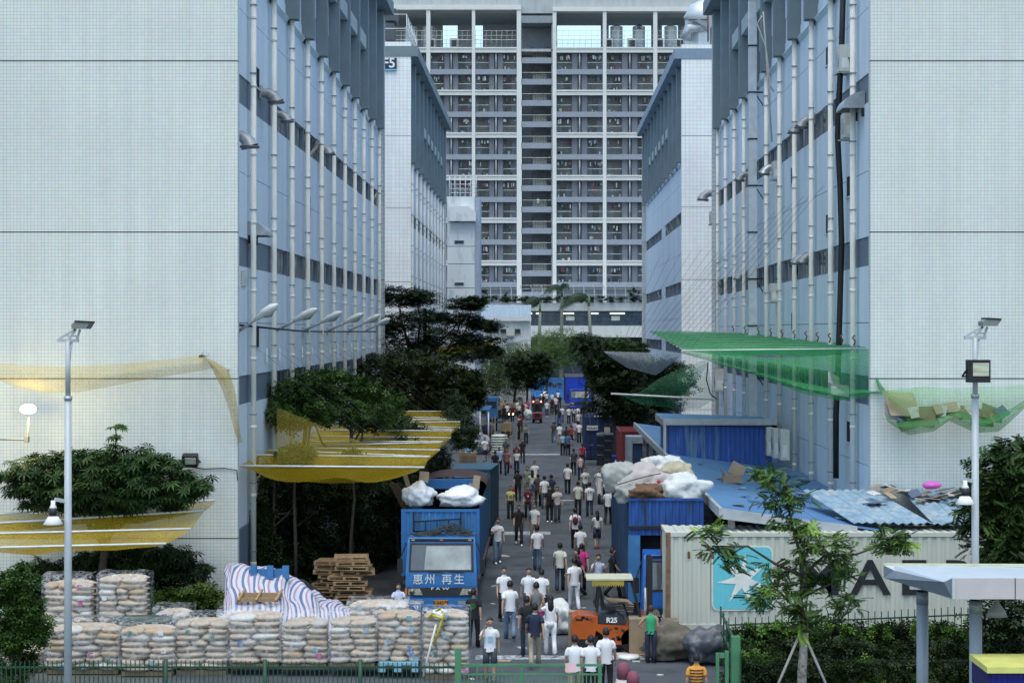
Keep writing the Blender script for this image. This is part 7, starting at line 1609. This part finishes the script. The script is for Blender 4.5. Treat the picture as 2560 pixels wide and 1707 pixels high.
# trees under and above the street net
cl2 = [PC(735,985,70,1.0,.7,330),PC(790,960,72,1.1,.6,340),PC(850,965,74,1.1,.6,330),PC(900,990,76,1.1,.8,330),PC(760,1035,70,1.2,.6,300),PC(850,1030,73,1.3,.6,330),PC(930,1040,78,1.0,.7,280),PC(960,1000,80,1.0,.7,260),PC(715,1040,69,.7,.6,160),PC(985,1060,84,.9,.7,230)]
tree('street_tree', Vector((-9.3,70,0)), P(770,1010,71), cl2[:4], .30, 'spray', lf_mid, 'mid green tree whose crown rises through the yellow net, nearest the wall', r=.13, flat=.5)
tree('street_tree', Vector((-8.0,75,0)), P(880,1020,75), cl2[4:], .30, 'spray', lf_mid, 'mid green tree rising through the yellow net, further along', r=.12, flat=.5)
for (px, py, Y, r_, lab) in ((740,1135,66,.65,'bright green leafy top resting on the near end of the yellow net'),(880,1148,67,.5,'second bright leafy top on the yellow net')):
    tree('street_tree', Vector((P(px,0,Y).x,Y,0)), P(px,py+10,Y), [PC(px,py,Y,r_,.35,230)], .28, 'spray', lf_bright, lab, r=.07, flat=.5)
cl3 = []
tag(leaf_obj('undergrowth', [PC(600+i*9,1285+i*14,65.5,.5,.6,110) for i in range(9)]+[PC(590,1400,65,.35,.7,80)], .26, 'spray', lf_dark, flat=.6), 'dark leaves at the foot of the left block by its corner', 'undergrowth', kind='stuff')
for (px, py, Y, rx, rz) in ((640,1300,66,.6,.8),(650,1380,66,.7,.8),(700,1210,68,1.2,.8),(780,1215,69,1.4,.8),(870,1215,70,1.4,.8),(960,1205,72,1.2,.8),(720,1290,70,1.3,.9),(820,1290,71,1.5,1.0),(920,1290,72,1.4,1.0),(990,1270,74,1.0,.9),(760,1370,70,1.3,.9),(900,1370,72,1.3,.9),(700,1430,69,1.2,.7),(850,1430,73,1.4,.9),(970,1360,75,1.0,.9),(1000,1150,80,1.0,.9),(1020,1100,86,1.0,.9),(1000,1200,78,.9,.7)): cl3.append(PC(px,py,Y,rx,rz,360))
for i, (x0, x1, px, tx) in enumerate(((0,6,741,'left'),(6,12,866,'middle'),(12,18,980,'right'))):
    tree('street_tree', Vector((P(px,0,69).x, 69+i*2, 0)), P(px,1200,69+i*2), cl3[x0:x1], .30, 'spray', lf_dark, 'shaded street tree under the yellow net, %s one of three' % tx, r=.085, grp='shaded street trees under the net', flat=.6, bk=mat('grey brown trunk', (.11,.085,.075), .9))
mb = MB()
for (px, Y) in ((765,69.5),(890,73),(680,67)): mb.tube([Vector((P(px,0,Y).x,Y,0)), P(px+6,1190,Y)], .05, 7)
mb.build('sapling_stems', bark)['kind'] = 'stuff'; tag(bpy.data.objects['sapling_stems'], 'thin bare stems among the shaded trees', 'stems')
tag(leaf_obj('undergrowth', [PC(640+i*24,1440+(i%3)*22,66+i*.7,.9,.7,150) for i in range(16)]+[PC(1000+i*9,1240+ (i%4)*20-12*i,78+i*3,.8,1.0,140) for i in range(12)], .28, 'spray', lf_dark, flat=.6), 'dark undergrowth along the foot of the left factory wall', 'undergrowth', kind='stuff')
# tiered tree
tt = [(990,735,1.4,.22),(1040,745,1.2,.25),(1000,752,1.5,.2),(1160,762,1.0,.22),(1185,755,.6,.15),(1010,800,1.9,.28),(1070,795,1.6,.25),(1150,800,1.3,.22),(1210,815,.9,.2),(950,825,1.3,.28),(1040,835,2.2,.35),(1120,845,1.9,.3),(1190,852,1.4,.25),(990,870,1.8,.35),(1080,880,2.0,.35),(1180,885,1.5,.3),(1225,880,.7,.2)]
tree('tiered_tree', Vector((-8,117.5,0)), P(1062,770,117.5), [PC(a,b,117.5+.6*math.sin(a),c*1.2,d*2.0,330) for a,b,c,d in tt], .34, 'spray', lf_dark, 'tall dark tree with flat tiers of branches in front of the farther left block', r=.2, split=.3, flat=.3, clump=.4)
tree('street_tree', Vector((-7.6,108,0)), P(1040,900,108), [PC(a,b,106+.02*(a-1000),c,.9,420) for a,b,c in ((950,925,1.5),(1020,915,1.8),(1090,930,1.8),(1150,950,1.3),(960,975,1.5),(1040,985,1.7),(1120,990,1.5),(1000,1030,1.3),(1180,985,.8),(1080,1040,1.2))], .36, 'spray', leaf_mat('olive leaves', (.008,.020,.004), (.040,.062,.006), .8), 'broad olive green tree under the tiered tree', r=.16, flat=.45)
tag(leaf_obj('undergrowth', [PC(1130+i*5,1000+i*14,104-i*2.2,.7,.6,110) for i in range(8)], .28, 'spray', lf_dark, flat=.6), 'dark leaves beside the awning posts', 'undergrowth', kind='stuff')
# right side dark trees
for i, (x, Y, lst, lab) in enumerate(((4.0,128,((1520,905,1.7),(1540,890,1.8),(1530,950,1.9),(1550,960,2.0),(1520,1010,1.8),(1570,1020,1.6)),'dark tree left of the low green net behind the navy container'),(7.5,132,((1590,920,1.9),(1640,930,1.9),(1600,970,2.0),(1660,985,1.9),(1690,950,1.6),(1640,1030,1.7),(1580,1050,1.3)),'dark tree behind the low green net at the right'),(2.8,165,((1480,890,1.3),(1495,870,1.5),(1505,940,1.3),(1515,930,1.6)),'dark tree beside the far blue truck'))):
    tree('street_tree', Vector((x+1.0,Y,0)), Vector((x+1.2,Y,5)), [PC(a,b,Y,c,1.1,430) for a,b,c in lst], .38, 'spray', lf_dark, lab, r=.15, flat=.5)
# far green masses and round tree
tree('round_tree', Vector((P(1320,0,205).x,205,0)), P(1318,950,205), [PC(a,b,205,c,1.4,360) for a,b,c in ((1295,925,1.4),(1325,905,1.6),(1355,915,1.5),(1310,945,1.6),(1345,945,1.5))], .42, 'spray', lf_dark, 'small round crowned dark tree standing in the street end', r=.16, split=.85, flat=.5)
for i, (lst, Y, m_, lab) in enumerate((([(1170,925),(1200,915),(1235,925),(1260,935),(1180,960),(1220,965),(1255,975)],209,lf_bamboo,'pale green feathery tree at the left of the street end'),([(1270,905),(1300,890),(1290,915),(1330,905),(1270,950)],210,lf_bamboo,'mid green tree behind the round tree'),
        ([(1350,870),(1380,860),(1410,855),(1360,900),(1400,895),(1430,890),(1380,905)],254,lf_bamboo,'pale green feathery tree in the middle behind the blue container'),([(1465,865),(1490,880),(1500,915),(1515,920),(1520,900)],236,lf_dark,'dark tree behind the far blue truck'))):
    tree('background_tree', Vector((P(lst[0][0]+15,0,Y).x,Y,0)), P(lst[0][0]+20,lst[0][1]+30,Y), [PC(a,b,Y,2.4,1.8,330) for a,b in lst], .6, 'blade' if m_ == lf_bamboo else 'spray', m_, lab, r=.18, flat=.6)
tag(leaf_obj('far_shrubbery', [PC(1175+i*17,872+14*math.sin(i*1.7),262,1.9,1.3,170) for i in range(24)]+[PC(1180+i*16,985,248,1.8,1.5,150) for i in range(9)], .5, 'blade', lf_bamboo, flat=.7), 'loose shrubbery in front of the dormitory podium', 'shrubbery', kind='stuff')
tag(leaf_obj('terrace_plants', [PC(1205+i*27,748,271.5,.8,.45,50) for i in range(21)]+[PC(1208,738,271,.7,1.0,90),PC(1265,745,271,.5,.8,60),PC(1585,735,271,.8,1.0,90)], .4, 'spray', lf_dark), 'low plants along the dormitory terrace rail', 'plants', kind='stuff')
# palms
for (xb, xt, yt, Y, n, bl, lab) in ((1346,1350,760,262,9,-1.0,'left palm with fronds blown to the left'),(1403,1405,722,262,9,-.35,'tallest middle palm with hanging fronds'),(1482,1472,745,262,10,-1.3,'right palm with a big tuft of fronds blown to the left')):
    b_ = Vector((P(xb,0,Y).x,Y,0)); t_ = P(xt,yt,Y); t = thing('palm_tree', b_, lab, 'palm tree', 'royal palms before the dormitory')
    MB().tube([b_, b_.lerp(t_,.3), b_.lerp(t_,.7), t_-Vector((0,0,1.2))], [.34,.30,.24,.2], 10).build('trunk', mat('palm trunk', (.20,.21,.17), .9, na=.2, ns=2), t); MB().tube([t_-Vector((0,0,1.3)), t_+Vector((0,0,.3))], [.2,.13], 10).build('crown_shaft', mat('palm shaft', (.10,.17,.06), .6), t)
    for k in range(n+1):
        a = 2*math.pi*k/(n+1); d = Vector((math.cos(a)*.8+bl, math.sin(a)*.8, .9+.5*math.sin(k*2.3))); d.normalize(); L_ = 3.1; pts = [t_+d*L_*u+Vector((bl*1.0*u*u, 0, -2.3*u*u)) for u in (0,.25,.5,.75,1)]
        mb = MB(); mb.tube(pts, [.05,.04,.03,.02,.01], 5)
        for u in np.linspace(.12,1,22):
            i = min(int(u*4), 3); f = u*4-i; p = pts[i].lerp(pts[i+1], f); tg = (pts[i+1]-pts[i]).normalized(); sd = tg.cross(Vector((0,0,1))).normalized()
            for s in (-1,1): q_ = p+sd*s*.7*(1.1-abs(u-.5))+tg*.25+Vector((bl*.25,0,-.75)); mb.add([p-tg*.045,p+tg*.045,q_], [(0,1,2)])
        mb.build('frond', lf_palm, t)
    for s in (-1,1): MB().tube([b_+Vector((s*1.9,-.3,3.2)), b_.lerp(t_,.55)], .05, 5).build('stake', bark_p, t)
# young tree at the front right
Yt = 46.0
cl5 = [PC(1920,1195,Yt,.42,.30,75),PC(1965,1215,Yt,.42,.35,80),PC(1930,1255,Yt,.45,.30,80),PC(2000,1250,Yt,.35,.25,50),PC(1965,1300,Yt,.35,.25,50),
       PC(1770,1335,Yt,.35,.22,60),PC(1800,1375,Yt,.35,.28,70),PC(1835,1400,Yt,.30,.28,60),
       PC(2010,1345,Yt,.55,.35,110),PC(2060,1380,Yt,.6,.4,130),PC(1990,1420,Yt,.5,.35,100),PC(2110,1420,Yt,.5,.35,100),PC(1920,1455,Yt,.45,.35,90),PC(1960,1490,Yt,.5,.4,110),PC(2050,1470,Yt,.55,.4,120),PC(2110,1500,Yt,.45,.3,80),PC(1990,1540,Yt,.4,.35,80),PC(2040,1545,Yt,.35,.25,50),
       PC(2200,1340,Yt,.42,.25,80),PC(2240,1360,Yt,.35,.28,70),PC(2190,1375,Yt,.3,.22,40),PC(1880,1500,Yt,.3,.25,40)]
Tt = thing('young_tree', (P(2005,0,Yt).x,Yt,0), 'young feathery leaved tree propped by two stakes before the pale container', 'tree')
b_ = Vector((P(2003,0,Yt).x,Yt,0)); m_ = P(2012,1580,Yt); MB().tube([b_, P(2005,1680,Yt), m_], [.13,.12,.10], 10).build('trunk', bark_p, Tt)
for pts, r in (([m_,P(2000,1500,Yt),P(2015,1430,Yt),P(1990,1350,Yt),P(1960,1220,Yt)],(.09,.07,.055,.04,.02)),([P(2012,1440,Yt),P(1940,1410,Yt),P(1870,1365,Yt),P(1780,1365,Yt)],(.045,.035,.03,.02)),([P(2015,1430,Yt),P(2060,1390,Yt),P(2140,1385,Yt),P(2210,1360,Yt)],(.045,.04,.03,.015)),([P(2005,1490,Yt),P(2050,1470,Yt),P(2100,1450,Yt)],(.04,.03,.02)),([P(2008,1540,Yt),P(1950,1480,Yt),P(1920,1460,Yt)],(.035,.03,.02))): MB().tube(pts, list(r), 7).build('limb', bark, Tt)
leaf_obj('crown', cl5, .30, 'frond', leaf_mat('feathery leaves', (.018,.05,.012), (.085,.16,.03), 1.3), Tt, flat=.45, clump=.6, fill=.1, dens=.62)
leaf_obj('young_leaves', [PC(1915,1180,Yt,.25,.18,18),PC(2010,1320,Yt,.3,.2,16),PC(2090,1360,Yt,.35,.2,22),PC(1900,1480,Yt,.25,.2,16),PC(2000,1575,Yt,.15,.3,14),PC(2245,1350,Yt,.3,.2,14),PC(1770,1325,Yt,.2,.15,10)], .32, 'frond', leaf_mat('fresh feathery leaves', (.12,.24,.03), (.24,.38,.06), 2), Tt, flat=.45, clump=.6, dens=1)
for px in (1935,2075): MB().tube([Vector((P(px,0,45.6).x,45.6,0)) if False else P(px+(-12 if px < 2000 else 12),1760,45.6), P(2005+(8 if px > 2000 else -8),1590,Yt-.1)], .035, 7).build('stake', mat('grey stake', (.30,.29,.28), .8), Tt)
# right edge tree
tree('roadside_tree', Vector((P(2600,0,48).x,48,0)), P(2570,1300,48), [PC(a,b,48,.7,.45,120) for a,b in ((2540,1140),(2500,1170),(2560,1190),(2480,1210),(2530,1230),(2580,1150),(2470,1260),(2520,1290),(2570,1270),(2475,1320),(2530,1345),(2580,1330),(2500,1390),(2560,1400))], .36, 'frond', leaf_mat('right tree leaves', (.010,.028,.008), (.05,.10,.02), 1.3), 'feathery leaved tree cut by the right edge of the picture', r=.12, flat=.4, clump=.5)
# shrubs
tree('shrub', P(50,1800,48), P(50,1560,48), [PC(a-14,b,48,.42,.42,130) for a,b in ((20,1470),(70,1450),(30,1530),(80,1520),(50,1590),(90,1600),(20,1640),(70,1660),(30,1710),(100,1560))], .22, 'spray', lf_mid, 'dark leafy shrub at the bottom left corner', 'shrub', r=.06)
tree('shrub', Vector((P(480,0,57.5).x,57.5,0)), P(480,1530,57.5), [PC(a,b,57.5,.6,.35,190) for a,b in ((420,1505),(460,1495),(510,1490),(545,1510),(400,1530),(450,1535),(520,1540))], .22, 'spray', leaf_mat('yellow green leaves', (.03,.06,.012), (.10,.16,.02), 1.8), 'yellow green shrub beside the corner of the left white wall', 'shrub', r=.05)
tree('shrub', Vector((P(380,0,58.5).x,58.5,0)), P(385,1470,58.5), [PC(385,1455,58.5,.35,.5,70),PC(375,1500,58.5,.4,.4,80)], .22, 'spray', lf_dark, 'thin dark shrub left of the yellow green one', 'shrub', r=.04)
hc_ = []
for i in range(34):
    px = 1860+i*21.5; hc_.append(PC(px,1600+10*math.sin(i*2.1)+(20 if i > 24 else 0),50.6,.55,.45,130)); hc_.append(PC(px+8,1650+8*math.sin(i),49.6,.6,.5,120)); hc_.append(PC(px,1705,48.6,.6,.55,110))
H_ = thing('hedge', (P(2150,0,49.5).x,49.5,0), 'wide dark green hedge along the fence before the pale container', 'hedge')
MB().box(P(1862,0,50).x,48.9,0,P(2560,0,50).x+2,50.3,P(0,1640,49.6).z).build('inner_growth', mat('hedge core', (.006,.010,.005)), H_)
leaf_obj('foliage', hc_, .20, 'spray', leaf_mat('hedge leaves', (.006,.015,.004), (.026,.050,.008), 1.0), H_, flat=.7)
leaf_obj('young_leaves', [PC(1870+i*40,1585+12*math.sin(i*3),50.2,.35,.3,26) for i in range(15)]+[PC(1900,1640,49,.5,.4,60),PC(2150,1690,48.4,.6,.4,50)], .2, 'spray', lf_bright, H_, flat=.7)
tree('shrub', Vector((P(2520,0,47).x,47,0)), P(2520,1560,47), [PC(a,b,47,.7,.6,190) for a,b in ((2480,1540),(2530,1530),(2580,1550),(2500,1600),(2560,1610),(2490,1660),(2550,1670))], .22, 'spray', lf_dark, 'dark shrub behind the right canopy column', 'shrub', r=.06)
tag(leaf_obj('undergrowth', [PC(60+i*36,1500,59.2,.8,.9,150) for i in range(12)], .3, 'spray', lf_dark, flat=.6), 'dark undergrowth behind the tall sack stacks', 'undergrowth', kind='stuff')
for (px, py, lab) in ((1547,868,'left bush poking through the white net'),(1598,872,'right bush poking through the white net')):
    tree('shrub', P(px,900,106), P(px,py+6,106), [PC(px,py,106,.6,.35,200)], .22, 'spray', lf_mid, lab, 'shrub', r=.04)
